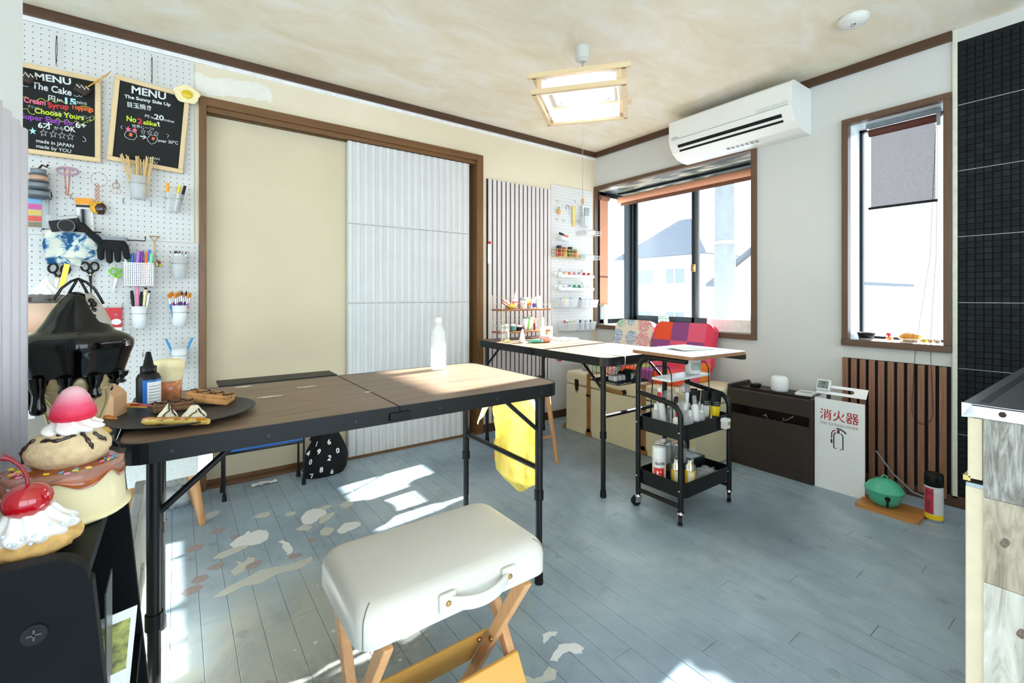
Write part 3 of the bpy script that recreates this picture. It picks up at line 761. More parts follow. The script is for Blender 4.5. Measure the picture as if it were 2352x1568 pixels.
# cream trunk used as a bench
M_TR = mat('cream_trunk_skin', 'e2d7b4', 0.55, var=0.05, scale=5)
M_LEA = mat('tan_leather', '9a6b33', 0.5, var=0.2, scale=40, bump=0.2)
M_ORB = mat('oiled_bronze', '35281d', 0.45, 0.7, 0.2)
tr = thing('storage_trunk', 'cream storage trunk with tan leather straps under the bay window', 'trunk', (2.38, 2.575, 0))
TL, TD, TH = 1.07, 0.53, 0.44
q = MB(); q.box(0, TD, -TL, 0, 0, 0.345); q.build('body', M_TR, tr, bevel=0.008, seg=3)
q = MB(); q.box(-0.002, TD, -TL, 0.002, 0.348, TH); q.build('lid', M_TR, tr, bevel=0.02, seg=4)
for y in (-0.24, -0.715):
    q = MB(); q.box(-0.006, 0.0, y - 0.018, y + 0.018, 0.03, TH - 0.004); q.box(-0.006, 0.12, y - 0.018, y + 0.018, TH - 0.004, TH + 0.003)
    q.ext([(-0.03, 0.0), (0.03, 0.0), (0.026, 0.03), (0.012, 0.055), (-0.012, 0.055), (-0.026, 0.03)], 0, 0.006, plane_right((0, y, 0.002)))
    sp_ = q.build('strap', M_LEA, tr, bevel=0.001)
    q = MB(); q.box(-0.010, -0.005, y - 0.021, y + 0.021, 0.285, 0.30); q.build('buckle', M_ORB, sp_, bevel=0.001)
    q = MB()
    for z in (0.20, 0.33, 0.40): q.ball((-0.007, y, z), 0.004, 8, 6)
    q.build('rivet', BRASS, sp_)['kind'] = 'stuff'
q = MB(); q.ext([(-0.018, 0.03), (0.018, 0.03), (0.018, 0.0), (0.012, -0.05), (-0.012, -0.05), (-0.018, 0.0)], 0, 0.008, plane_right((0, -0.12, 0.36))); q.tube([(-0.006, -0.126, 0.31), (-0.006, -0.126, 0.295), (-0.006, -0.114, 0.295), (-0.006, -0.114, 0.31)], 0.002, 6); q.build('clasp', M_ORB, tr, bevel=0.001)
q = MB(); q.tube([(-0.014, -0.39, 0.372), (-0.022, -0.42, 0.37), (-0.024, -0.48, 0.366), (-0.022, -0.54, 0.366), (-0.014, -0.565, 0.366)], 0.013, 10); ho = q.build('handle', M_LEA, tr)
q = MB()
for y in (-0.39, -0.565): q.cyl((0, y, 0.37), (-0.024, y, 0.37), 0.017, 0.013, 12)
q.build('handle_boss', M_ORB, ho)['kind'] = 'stuff'
for y, s_ in ((0.0, -1), (-TL, 1)):
    q = MB(); q.ext([(0, 0), (s_ * -0.04 * -1, 0), (s_ * 0.03, 0.03), (0, 0.05)], -0.001, 0.004, plane_right((0, y, 0.002))); q.build('corner_guard', M_LEA, tr)

# two legless floor chairs on the trunk
def floor_chair(label, y, w, m_, lean, x=2.50):
    t = thing('floor_chair', label, 'chair', (x, y, TH + 0.004), 0, 'legless chairs on the trunk')
    poly = rrect(w, 0.40, 0.05, 5)
    q = MB(); q.ext(poly, 0, 0.07, Matrix.Translation((0.19, 0, 0)) @ Matrix.Rotation(R(90), 4, 'Z')); q.build('seat', m_, t, bevel=0.022, seg=4)
    Tb = Matrix.Translation((0.36, 0, 0.05)) @ Matrix.Rotation(R(lean), 4, 'Y') @ Matrix(((0, 0, 1, 0), (1, 0, 0, 0), (0, 1, 0, 0), (0, 0, 0, 1))) @ Matrix.Translation((0, 0.155, 0))
    q = MB(); q.ext(rrect(w, 0.335, 0.06, 6), -0.03, 0.03, Tb); q.build('backrest', m_, t, bevel=0.018, seg=4)
    return t
# floral print: dandelion circles in soft colours
def floral():
    m, nt, b, out = new_mat('floral_print')
    v = mapping(nt, 'Object', (1, 1, 1)); vo = nt.nodes.new('ShaderNodeTexVoronoi'); vo.inputs['Scale'].default_value = 9; vo.inputs['Randomness'].default_value = 0.35; nt.links.new(v, vo.inputs[0])
    sx = nt.nodes.new('ShaderNodeSeparateColor'); nt.links.new(vo.outputs['Color'], sx.inputs[0])
    pc = ramp(nt, sx.outputs[0], [(0.0, 'c8506a'), (0.3, '4f8fc4'), (0.55, '6fb894'), (0.8, 'd0607a')]); nt.nodes[-1].color_ramp.interpolation = 'CONSTANT'
    vd = nt.nodes.new('ShaderNodeTexVoronoi'); vd.inputs['Scale'].default_value = 140; nt.links.new(v, vd.inputs[0])
    k = mth(nt, 'MULTIPLY', mth(nt, 'LESS_THAN', vo.outputs['Distance'], 0.56), mth(nt, 'LESS_THAN', vd.outputs['Distance'], 0.52))
    nt.links.new(mixc(nt, k, 'ddd0bc', pc), b.inputs[0]); b.inputs['Roughness'].default_value = 0.9; return m
def patchwork():
    m, nt, b, out = new_mat('patchwork_print')
    v = mapping(nt, 'Object', (7.5, 7.5, 7.5), (0.3, 0.35, 0.2))
    fl_ = nt.nodes.new('ShaderNodeVectorMath'); fl_.operation = 'FLOOR'; nt.links.new(v, fl_.inputs[0])
    wn = nt.nodes.new('ShaderNodeTexWhiteNoise'); wn.noise_dimensions = '3D'; nt.links.new(fl_.outputs[0], wn.inputs[0])
    pc = ramp(nt, wn.outputs['Value'], [(0.0, 'e0405a'), (0.22, 'e8541e'), (0.42, '7d4a86'), (0.62, '8ec050'), (0.78, 'ee8a1c'), (0.9, 'e2607a')])
    [n for n in nt.nodes if n.type == 'VALTORGB'][-1].color_ramp.interpolation = 'CONSTANT'
    st_ = tex_noise(nt, 60, 2, mapping(nt, 'Object', (1, 6, 1)))
    nt.links.new(mixc(nt, mth(nt, 'MULTIPLY', st_, 0.3), pc, 'c83050'), b.inputs[0]); b.inputs['Roughness'].default_value = 0.9; return m
M_FLO, M_PAT = floral(), patchwork()
floor_chair('legless chair in pale fabric with round flower print, on the trunk', 2.36, 0.36, M_FLO, 14)
floor_chair('legless chair in red and purple patchwork fabric, on the trunk', 1.925, 0.47, M_PAT, 14)

# dark wooden cable box
M_DK = wood('espresso_wood', '231a15', '3a2c24', 0.5, 'Y', 0.8)
cb = thing('cable_box', 'dark brown wooden box holding power strips and cables', 'box', (2.715, 1.265, 0))
q = MB(); q.box(0, 0.018, -0.215, 0.215, 0, 0.30); q.build('front_panel', M_DK, cb, bevel=0.002)
q = MB(); q.box(0, 0.018, -0.215, 0.215, 0.355, 0.445); q.build('front_rail', M_DK, cb, bevel=0.002)
q = MB(); q.box(0.22, 0.238, -0.215, 0.215, 0, 0.445); q.build('back_panel', M_DK, cb, bevel=0.002)
for s_ in (-1, 1):
    q = MB(); q.box(0, 0.24, s_ * 0.224 - 0.009, s_ * 0.224 + 0.009, 0, 0.452 if s_ < 0 else 0.468); q.build('side_panel', M_DK, cb, bevel=0.002)
q = MB(); q.box(0.018, 0.22, -0.215, 0.215, 0.20, 0.215); q.build('shelf', M_DK, cb)
q = MB(); q.box(0.10, 0.22, -0.215, 0.215, 0.43, 0.445); q.build('top_board', M_DK, cb)
ps = thing('power_strip', 'black power strip lying inside the dark cable box', 'power strip', (2.80, 1.25, 0.2155))
q = MB(); q.box(-0.025, 0.025, -0.16, 0.1, 0, 0.035); q.build('body', BLACKP, ps, bevel=0.004)
for k in range(5): q = MB(); q.box(-0.018, 0.018, -0.145 + k * 0.045, -0.115 + k * 0.045, 0.035, 0.058); q.build('plug', [BLACKP, GREYP, BLACKP, ORANGE, BLACKP][k], ps, bevel=0.003)
rr = random.Random(5)
for k, (m_, lab) in enumerate(((WHITEP, 'white cable'), (BLACKP, 'black cable'), (GREYP, 'grey cable'))):
    pts = []
    for i in range(40):
        a = i * 0.55 + k; pts.append((2.752 + 0.012 * k + 0.004 * math.sin(a * 1.7 + k), 1.42 - i * 0.0042 - k * 0.05 + 0.010 * math.cos(a), 0.262 + 0.018 * k + 0.012 * math.sin(a * 1.1 + k) + 0.02 * math.sin(i * 0.16 + k)))
    q = MB(); q.tube(pts, 0.0026, 6); tag(q.build('cable', m_), 'tangled %s coiled inside the dark cable box' % lab, 'cable')
sp = thing('smart_speaker', 'white rounded fabric speaker on the dark cable box', 'speaker', (2.86, 1.262, 0.4455))
q = MB(); q.lathe([(0.0, 0), (0.04, 0.0), (0.045, 0.006), (0.047, 0.03), (0.047, 0.06), (0.043, 0.078), (0.034, 0.086), (0.0, 0.088)], 28); q.build('body', mat('white_mesh_fabric', 'eef0ee', 0.8, bump=0.2, scale=400), sp)
q = MB(); q.cyl((0, 0, 0.087), (0, 0, 0.0885), 0.02, 0.02, 20); q.build('top_disc', WHITEP, sp)
rt = thing('wifi_router', 'flat white device leaning beside the speaker', 'router', (2.865, 1.12, 0.4460), rot=(0, 0, R(8)))
q = MB(); q.box(-0.055, 0.055, -0.04, 0.045, 0.0, 0.016); q.build('body', WHITEP, rt, bevel=0.004); q = MB(); q.box(-0.04, 0.0, -0.03, 0.03, 0.016, 0.017); q.build('label', mat('grey_print', 'aab0b4', 0.6), rt)
ad = thing('power_adapter', 'small black adapter on the dark cable box', 'adapter', (2.86, 1.40, 0.4455)); q = MB(); q.box(-0.03, 0.03, -0.02, 0.02, 0, 0.022); q.build('body', BLACKP, ad, bevel=0.004); q = MB(); q.tube([(0, 0.02, 0.01), (0.0, 0.035, 0.03), (-0.04, 0.04, 0.034), (-0.09, 0.01, 0.032)], 0.003, 6); q.build('cord', BLACKP, ad)

# fire extinguisher stand
fe = thing('extinguisher_stand', 'white folded fire extinguisher stand with red lettering', 'extinguisher stand', (2.728, 0.918, 0))
M_FEW = mat('white_powder_coat', 'eff1f0', 0.4, var=0.02)
fy = 0.11
q = MB(); q.box(0, 0.0015, -fy, fy, 0, 0.468); q.build('front_panel', M_FEW, fe)
q = MB(); q.box(0.0015, 0.15, fy - 0.0015, fy, 0, 0.468); q.build('side_panel', M_FEW, fe)
# sloped top flap with a slot handle
Tf = Matrix.Translation((0, 0, 0.468)) @ Matrix.Rotation(R(38), 4, 'Y') @ Matrix(((0, 0, -1, 0), (-1, 0, 0, 0), (0, 1, 0, 0), (0, 0, 0, 1)))
outer = [(-fy, 0), (fy, 0), (fy, 0.085), (fy - 0.015, 0.1), (-fy + 0.015, 0.1), (-fy, 0.085)]
ho_ = rrect(0.11, 0.022, 0.0105, 4, 0.0, 0.055)
q = MB(); n = len(ho_)
ob = []
for (a, b_) in ho_:
    dx_, dy_ = a - 0.0, b_ - 0.055; s_ = 1e9
    if abs(dx_) > 1e-6: s_ = min(s_, fy / abs(dx_))
    if dy_ > 1e-6: s_ = min(s_, 0.045 / dy_)
    if dy_ < -1e-6: s_ = min(s_, 0.055 / -dy_)
    ob.append((dx_ * s_, 0.055 + dy_ * s_))
for h0, flip in ((0.0, 0), (-0.0015, 1)):
    v = [(*p, h0) for p in ho_] + [(*p, h0) for p in ob]
    fs = [(i, n + i, n + (i + 1) % n, (i + 1) % n) for i in range(n)]
    q.add(v, [f[::-1] if flip else f for f in fs], T=Tf)
for ring in (ho_, ob):
    v = [(*p, 0.0) for p in ring] + [(*p, -0.0015) for p in ring]; q.add(v, [(i, (i + 1) % n, n + (i + 1) % n, n + i) for i in range(n)], T=Tf)
q.build('top_flap', M_FEW, fe)
M_REDP = mat('red_print', 'b3202c', 0.5); M_GRYP = mat('grey_brown_print', '8a7a78', 0.5); M_BLKP = mat('black_print', '1c1c1e', 0.5)
Tp = plane_right((-0.0008, 0, 0))
q = MB(); put_text(q, '消火器', 0, 0.365, 0.06, Tp, 'CENTER', 0.172, 0.0004); q.m(1); put_text(q, 'FIRE EXTINGUISHER', 0, 0.335, 0.018, Tp, 'CENTER', 0.168)
q.build('lettering', [M_REDP, M_GRYP], fe)
q = MB()
for pts, m_ in (([(-0.022, 0.235), (-0.022, 0.235), (-0.024, 0.235)], 0),): pass
def stroke(q, pts, w, T, closed=False):
    pts = [Vector((*p, 0)) for p in pts]; n = len(pts); L_, R_ = [], []
    for i in range(n):
        d = (pts[(i + 1) % n] - pts[i - 1]) if closed else (pts[min(i + 1, n - 1)] - pts[max(i - 1, 0)])
        d.normalize(); nn = Vector((-d.y, d.x, 0)) * (w / 2); L_.append(pts[i] + nn); R_.append(pts[i] - nn)
    m_ = n if closed else n - 1
    q.add(L_ + R_, [(i, n + i, n + (i + 1) % n, (i + 1) % n) for i in range(m_)], T=T)
q = MB(); cx = -0.002
stroke(q, [(cx - 0.008, 0.222), (cx - 0.02, 0.222), (cx - 0.02, 0.285)] + [(cx - 0.02 * math.cos(R(a)), 0.285 + 0.02 * math.sin(R(a))) for a in range(10, 61, 10)], 0.005, Tp)
stroke(q, [(cx + 0.008, 0.222), (cx + 0.02, 0.222), (cx + 0.02, 0.285)] + [(cx + 0.02 * math.cos(R(a)), 0.285 + 0.02 * math.sin(R(a))) for a in range(10, 61, 10)], 0.005, Tp)
stroke(q, [(cx - 0.008, 0.325), (cx + 0.012, 0.322), (cx + 0.026, 0.314), (cx + 0.034, 0.306)], 0.007, Tp)
q.m(1); stroke(q, [(cx, 0.318), (cx, 0.300)], 0.011, Tp); stroke(q, [(cx - 0.012, 0.314), (cx - 0.022, 0.31), (cx - 0.029, 0.30), (cx - 0.03, 0.27)], 0.005, Tp); stroke(q, [(cx - 0.03, 0.265), (cx - 0.03, 0.245)], 0.009, Tp)
q.build('extinguisher_symbol', [M_BLKP, mat('dark_red_print', '6e1420', 0.5)], fe)
tc = thing('thermometer_clock', 'small white digital clock on the corner of the white stand', 'clock', Vector(fe.location) + Vector((0.03, 0.078, 0.532)), rot=(0, R(22), 0))
q = MB(); q.box(-0.010, 0.012, -0.031, 0.031, -0.028, 0.028); q.build('body', WHITEP, tc, bevel=0.005, seg=3)
q = MB(); q.box(-0.0105, -0.0095, -0.025, 0.025, -0.02, 0.022); q.build('screen', mat('lcd_grey', '7e8a86', 0.3), tc)
q = MB(); put_text(q, '28', 0, 0.002, 0.02, plane_right((-0.0112, 0, 0))); put_text(q, '46', 0, -0.015, 0.014, plane_right((-0.0112, 0, 0))); q.build('digits', M_BLKP, tc)

# walnut slat panel on the window wall
M_WAL = wood('walnut_slat', '6e4733', 'a27358', 0.5, 'Z', 1.0)
wp = thing('slat_panel', 'walnut brown slatted panel on the wall under the narrow window', 'wall panel', (XR, 0.765, 0))
q = MB(); q.box(-0.006, -0.0005, -0.22, 0.22, 0.03, 0.662); q.build('felt_backing', mat('black_felt', '0d0e0f', 0.95), wp)
nS = 11; pitch = 0.44 / nS
sm_ = MB(); sm_.box(-0.018, -0.006, 0, 0.0262, 0.03, 0.66); sme = sm_.mesh('slat', M_WAL)
for k in range(nS):
    o = link('slat', sme, wp, (0, 0.22 - 0.0262 - k * pitch, 0)); md = o.modifiers.new('edges', 'BEVEL'); md.width = 0.001; md.segments = 1
# cutting board, green bell pot, spray can, cable
M_BRD = wood('acacia_board', 'a8692e', 'd0914e', 0.45, 'Y')
bd = thing('cutting_board', 'small wooden board on the floor under the green pot', 'board', (2.70, 0.70, 0), R(0))
q = MB(); q.ext(rrect(0.17, 0.235, 0.015, 4), 0, 0.016); q.build('board', M_BRD, bd, bevel=0.003)
M_MINT = mat('mint_enamel', '4fb595', 0.35, var=0.05)
gp = thing('bell_pot', 'mint green lidded bell-shaped pot with black keyhole', 'pot', (2.705, 0.725, 0.016))
q = MB(); q.lathe([(0, 0), (0.035, 0.0), (0.055, 0.015), (0.066, 0.045), (0.07, 0.07)], 28); q.build('body', M_MINT, gp)
q = MB(); q.lathe([(0.066, 0.066), (0.077, 0.068), (0.078, 0.076), (0.071, 0.082), (0.06, 0.1), (0.035, 0.118), (0, 0.124)], 28); lid = q.build('lid', M_MINT, gp)
q = MB(); q.tube([(0.0, 0.012 * math.cos(R(a)), 0.123 + 0.016 * math.sin(R(a))) for a in range(0, 181, 20)], 0.003, 8); q.build('loop', M_MINT, lid)
q = MB(); 
for (yy, zz, rr_) in ((0, 0.05, 0.011),): q.ext(circ(rr_, 14), 0, 0.004, plane_right((-0.0655, yy + 0.0, zz)))
q.box(-0.069, -0.05, -0.004, 0.004, 0.012, 0.05); q.build('keyhole', BLACKP, gp)
gp.rotation_euler = (0, 0, R(25))
sc = thing('spray_can', 'black-capped spray can with white and yellow label on the floor', 'spray can', (2.735, 0.555, 0))
q = MB(); q.lathe([(0, 0), (0.031, 0), (0.033, 0.004), (0.033, 0.012)], 24); q.build('base', CHROME, sc)
M_CAN = mat('can_label_white', 'd8d8d8', 0.4, var=0.12, scale=90)
q = MB(); q.lathe([(0.0325, 0.034), (0.0325, 0.15), (0.031, 0.155)], 24); q.build('label', M_CAN, sc)
q = MB(); q.lathe([(0.0326, 0.012), (0.0326, 0.034)], 24); q.build('yellow_band', YELLOW, sc)
q = MB(); q.lathe([(0.0329, 0.036), (0.0329, 0.148)], 8, a0=R(120), a1=R(190)); q.build('red_print', mat('red_blue_print', 'b03048', 0.4, var=0.5, scale=60), sc)
q = MB(); q.lathe([(0.031, 0.155), (0.0335, 0.157), (0.0335, 0.205), (0.031, 0.21), (0, 0.21)], 24); q.build('cap', BLACKP, sc)
q = MB(); q.tube([(2.93, 0.82, 0.20), (2.88, 0.74, 0.12), (2.86, 0.66, 0.06), (2.87, 0.60, 0.045), (2.89, 0.55, 0.04)], 0.004, 6); tag(q.build('cable', GREYP), 'grey cable drooping from stand towards the black-capped spray can', 'cable')
# ================================================================ LEFT FOREGROUND
# corrugated white panel on the partition
q = MB(); prof = []; pit = 0.0455; yA, nP = 0.50, 13
for i in range(nP):
    y = yA + i * pit
    prof += [(y, 0.0), (y + pit * 0.1, 0.008), (y + pit * 0.3, 0.014), (y + pit * 0.5, 0.015), (y + pit * 0.72, 0.010), (y + pit * 0.92, 0.001)]
prof.append((yA + nP * pit, 0.0)); n = len(prof)
vv = [(-0.211 + c, y, z) for z in (0.736, 1.27) for y, c in prof]
q.add(vv, [(i, i + 1, n + i + 1, n + i) for i in range(n - 1)], True)
q.build('corrugated_panel', mat('lilac_white_board', 'd6d2da', 0.6, var=0.03, scale=10), bpy.data.objects['wall_partition'], solid=0.003)

# black display rack
M_RK = mat('black_melamine', '0a0d0f', 0.5, var=0.25, scale=25, spec=0.12); M_RKE = mat('black_edge_tape', '3a3d40', 0.5)
rk = thing('display_rack', 'black display rack carrying the dessert replicas in the near corner', 'rack', (0, 0, 0))
def rack_side(y, ztop, xf, xb=-0.205, th=0.018, r=0.028, sl=0.085):
    pl = [(xb, 0.0), (xf + sl * ztop, 0.0), (xf + sl * r, ztop - r)]
    pl += [(xf - r + r * math.cos(R(a)), ztop - r + r * math.sin(R(a))) for a in range(0, 91, 15)] + [(xb, ztop)]
    q = MB(); q.ext(pl, -y - th, -y, plane_left((0, 0, 0)) @ Matrix.Scale(1, 4)); return q.build('side_panel', M_RK, rk, bevel=0.0015)
sd = rack_side(0.59, 0.757, -0.067)
q = MB(); q.ext(circ(0.009, 16), 0, 0.0012, plane_left((-0.1035, 0.59, 0.695))); s_ = q.build('screw_cap', BLACKP, sd); q = MB(); q.box(-0.1085, -0.0985, 0.588, 0.5895, 0.6942, 0.6958); q.box(-0.1043, -0.1027, 0.588, 0.5895, 0.690, 0.700); q.build('screw_slot', M_RKE, sd)
rack_side(1.053, 0.757, -0.079)
for z, xf in ((0.735, -0.070), (0.40, -0.05), (0.10, -0.03)):
    q = MB(); q.box(-0.205, xf, 0.608, 1.053, z - 0.016, z); q.build('shelf_board', M_RK, rk, bevel=0.001)
q = MB(); q.box(-0.208, -0.203, 0.608, 1.053, 0.1, 0.735); q.build('back_panel', M_RK, rk)
q = MB(); q.box(-0.066, -0.0645, 0.70, 0.76, 0.40, 0.66); q.build('divider', mat('brushed_grey_sheet', '6a6e70', 0.35, 0.8), rk)
M_PHO = mat('food_photo_print', 'c0582c', 0.4, var=0.9, scale=45)
for k, (y, z, rx, lab) in enumerate(((0.80, 0.47, 8, 'glossy postcard printed with colourful food, upper one in the rack'), (0.74, 0.405, -6, 'white card printed with a red dessert photo, lower one in the rack'))):
    t = thing('postcard', lab, 'postcard', (-0.10, y, z), rot=(R(10 + rx), 0, R(15)), group='cards in the display rack')
    q = MB(); q.box(-0.05, 0.05, -0.001, 0.0, 0, 0.135); q.build('card', PAPER, t); q = MB(); q.box(-0.044, 0.044, -0.0014, -0.001, 0.01, 0.12); q.build('print', M_PHO if k else mat('stripe_photo_print', '8a8a3a', 0.4, var=1.2, scale=60), t)

# cherry cream puff
RS = 0.7355
cp = thing('cream_puff', 'cream puff replica topped with a whole red cherry', 'dessert', (-0.1205, 0.676, RS))
def rough(am, fr, sd_): return lambda d: am * noise.noise(Vector((d.x * fr + sd_, d.y * fr, d.z * fr)))
q = MB(); q.ball((0, 0, 0.013), (0.040, 0.040, 0.013), 26, 14, f=rough(0.10, 4, 3)); q.build('pastry', mat('baked_choux', 'd9ad68', 0.7, var=0.3, scale=60, bump=0.4), cp)
def swirl(r0, z0, h, lobes=9, turns=0.9, n=54, k=12, tip=0.25, depth=0.12):
    prof = [(r0 * (0.8 + 0.2 * math.sin(math.pi * min(1, j / k * 1.6))) * (1 - (1 - tip) * (j / k) ** 1.6), z0 + h * j / k) for j in range(k + 1)] + [(0.0005, z0 + h * 1.04)]
    return prof, (lambda a, j: 1 + depth * math.cos(lobes * a + j * turns))
pr, wb = swirl(0.037, 0.018, 0.030, 11, 0.5, tip=0.55, depth=0.10); q = MB(); q.lathe(pr, 66, wob=wb); q.build('whipped_cream', CREAM, cp)
M_CHE = mat('glazed_cherry', 'b3101c', 0.12, var=0.15, scale=8, coat=0.8)
q = MB(); q.ball((-0.002, -0.004, 0.056), (0.0195, 0.0195, 0.018), 24, 16, f=lambda d: -0.18 * max(0, d.z - 0.75) * 4 * 0.4); ch = q.build('cherry', M_CHE, cp)
q = MB(); q.tube([(-0.002, -0.004, 0.071), (-0.003, -0.004, 0.082), (-0.007, -0.004, 0.092), (-0.014, -0.003, 0.100), (-0.020, -0.002, 0.103)], [0.0018, 0.0016, 0.0016, 0.002, 0.0035], 8); q.build('stem', mat('cherry_stem', '8c1a20', 0.4), ch)
q = MB(); rr = random.Random(2)
for k in range(14):
    a = rr.uniform(3.3, 6.0); q.ball((0.036 * math.cos(a), 0.036 * math.sin(a), rr.uniform(0.02, 0.036)), 0.0019, 8, 6)
q.build('sugar_pearls', mat('sugar_pearl', 'd6e2e8', 0.2, coat=0.5), cp)['kind'] = 'stuff'

# pudding à la mode
pd = thing('pudding', 'large custard pudding replica with ice cream scoop and strawberry on top', 'dessert', (-0.1105, 0.775, RS))
M_CUS = mat('custard', 'ecdfae', 0.35, var=0.03, scale=10, coat=0.3)
q = MB(); q.lathe([(0, 0), (0.060, 0.0), (0.0635, 0.003), (0.0635, 0.006), (0.0585, 0.008), (0.0555, 0.052), (0.0, 0.054)], 48); q.build('custard', M_CUS, pd)
q = MB(); q.lathe([(0.0592, 0.008), (0.057, 0.064)], 48); q.build('clear_cup', thin('cup_film', 'f4f6f4', 0.9, 0.06), pd)
def cara(u, w_):
    a = 2 * math.pi * u
    low = 0.050 - 0.012 * max(0, math.sin(5 * a + 0.7)) ** 2 - 0.010 * max(0, math.sin(3 * a + 2.1)) ** 3 - 0.003 * math.sin(13 * a)
    if w_ < 0.5: z = low + (0.058 - low) * w_ * 2; r_ = 0.0562 + 0.0022 * math.sin(math.pi * min(1, w_ * 2.4 + 0.1)) - 0.0012 * (w_ * 2) ** 2
    else: k_ = (w_ - 0.5) * 2; r_ = 0.0560 * (1 - k_); z = 0.058 + 0.004 * math.sin(math.pi / 2 * k_) + 0.0012 * math.sin(9 * a) * (1 - k_)
    return (r_ * math.cos(a), r_ * math.sin(a), z)
q = MB(); q.sheet(cara, 96, 16); q.build('caramel_sauce', CARAMEL, pd)
M_ICE = mat('vanilla_ice_cream', 'd9bf94', 0.8, var=0.15, scale=120, bump=0.8)
q = MB(); q.ball((0.004, 0.004, 0.079), (0.040, 0.036, 0.027), 30, 18, f=rough(0.06, 7, 1)); ic = q.build('ice_cream_scoop', M_ICE, pd)
q = MB()
def hug(a0, e0, a1, e1, w=0.05, n=12):
    o_ = []
    for i in range(n + 1):
        f_ = i / n; a = R(a0 + (a1 - a0) * f_); e_ = R(e0 + (e1 - e0) * f_) + w * math.sin(f_ * 9)
        o_.append((0.004 + 0.0405 * math.cos(e_) * math.cos(a), 0.004 + 0.0365 * math.cos(e_) * math.sin(a), 0.079 + 0.0275 * math.sin(e_)))
    return o_
for st_ in (hug(-130, 35, -70, 42), hug(-60, 50, -52, 0), hug(-150, 40, -168, -5), hug(-110, 55, -95, 52), hug(-40, 40, -25, 10)): q.tube(st_, [0.0008] + [0.0021 + 0.0006 * math.sin(k * 1.7) for k in range(len(st_) - 2)] + [0.0008], 8)
q.build('sauce_streak', CHOC, ic)['kind'] = 'stuff'
pr, wb = swirl(0.029, 0.098, 0.020, 8, 0.6, tip=0.6, depth=0.13); q = MB(); q.lathe(pr, 64, c=(0.008, 0.004, 0), wob=wb); q.build('whipped_cream', CREAM, pd)
m, nt, b, out = new_mat('sugared_strawberry'); sx_ = nt.nodes.new('ShaderNodeSeparateXYZ'); nt.links.new(mapping(nt, 'Generated'), sx_.inputs[0])
nt.links.new(ramp(nt, mth(nt, 'ADD', sx_.outputs[2], mth(nt, 'MULTIPLY', tex_noise(nt, 60, 2, mapping(nt)), 0.15)), [(0.25, 'd8163c'), (0.55, 'e0506e'), (0.95, 'e8b4bc')]), b.inputs[0]); b.inputs['Roughness'].default_value = 0.6; add_bump(nt, b, tex_noise(nt, 500, 2, mapping(nt)), 0.8, 0.001)
q = MB(); q.lathe([(0, 0.112), (0.019, 0.113), (0.0225, 0.118), (0.021, 0.126), (0.015, 0.141), (0.010, 0.149), (0.004, 0.153), (0, 0.1535)], 28, c=(0.008, 0.004, 0)); q.build('strawberry', m, pd)
q = MB(); rr = random.Random(4); cols = [PINK, YELLOW, mat('sky_blue_sprinkle', '4fb0dc', 0.4)]
for k in range(26):
    a = rr.uniform(2.9, 6.4); r_ = rr.uniform(0.040, 0.052); p = Vector((r_ * math.cos(a), r_ * math.sin(a), 0.0622)); t = rr.uniform(0, 3.14)
    q.m(k % 3).tube([p, p + Vector((math.cos(t), math.sin(t), 0)) * 0.005], 0.0011, 6)
q.build('sprinkles', cols, pd)['kind'] = 'stuff'

# side stand behind the rack
M_GST = mat('grey_stand_board', '9a9d9a', 0.5, var=0.05)
ss = thing('side_stand', 'grey side stand between the partition and the long table', 'stand', (-0.215, 1.38, 0))
q = MB(); q.box(-0.115, 0.108, -0.225, 0.225, 0.682, 0.70); q.build('top', M_GST, ss, bevel=0.002)
for y in (-0.21, 0.21): q = MB(); q.box(-0.105, 0.085, y - 0.009, y + 0.009, 0, 0.682); q.build('side_panel', M_GST, ss, bevel=0.001)
q = MB(); q.box(-0.105, 0.085, -0.20, 0.20, 0.3, 0.316); q.build('shelf', M_GST, ss)

# soft-serve cone with black chocolate
cn = thing('soft_serve_cone', 'giant soft-serve cone replica dripping glossy black chocolate', 'dessert', (-0.1532, 1.194, 0.7005))
S = 0.000826
def zz(py): return (1043 - py) * S
m, nt, b, out = new_mat('wafer_cone'); v = mapping(nt)
nt.links.new(ramp(nt, tex_noise(nt, 14, 4, v), [(0.3, 'a8936a'), (0.7, 'c2ae84')]), b.inputs[0]); b.inputs['Roughness'].default_value = 0.35; M_CONE = m
q = MB(); q.lathe([(0.0, 0), (0.026, 0), (0.031, zz(985)), (0.042, zz(930)), (0.052, zz(880)), (0.058, zz(850)), (0.0, zz(848))], 40); co = q.build('cone', M_CONE, cn)
q = MB()
for k in range(6):
    for sg in (-1, 1):
        pts = []
        for j in range(13):
            f_ = j / 12; z = zz(1030) + (zz(885) - zz(1030)) * f_; r_ = 0.0265 + 0.0255 * f_; a = k * math.pi / 3 + sg * f_ * 1.6
            pts.append((r_ * math.cos(a), r_ * math.sin(a), z))
        q.tube(pts, 0.0022, 6)
for z, r_ in ((zz(890), 0.051),): q.tube([(r_ * math.cos(R(a)), r_ * math.sin(R(a)), z) for a in range(0, 360, 12)], 0.0022, 6, closed=True)
q.build('wafer_ribs', M_CONE, co)['kind'] = 'stuff'
M_BCH = mat('gloss_black_chocolate', '030304', 0.1, var=0.1, coat=0.25, spec=0.35)
def wobc(a, j): return 1 + (0.05 * math.cos(5 * a + 0.6) + 0.03 * math.cos(2 * a)) * (1 if 2 <= j <= 8 else 0.3)
DR = ((3.40, 928, 0.0105), (3.92, 936, 0.0115), (4.62, 893, 0.0105), (5.25, 908, 0.0115), (5.98, 884, 0.0135), (0.9, 915, 0.011), (1.8, 900, 0.011), (2.6, 905, 0.011))
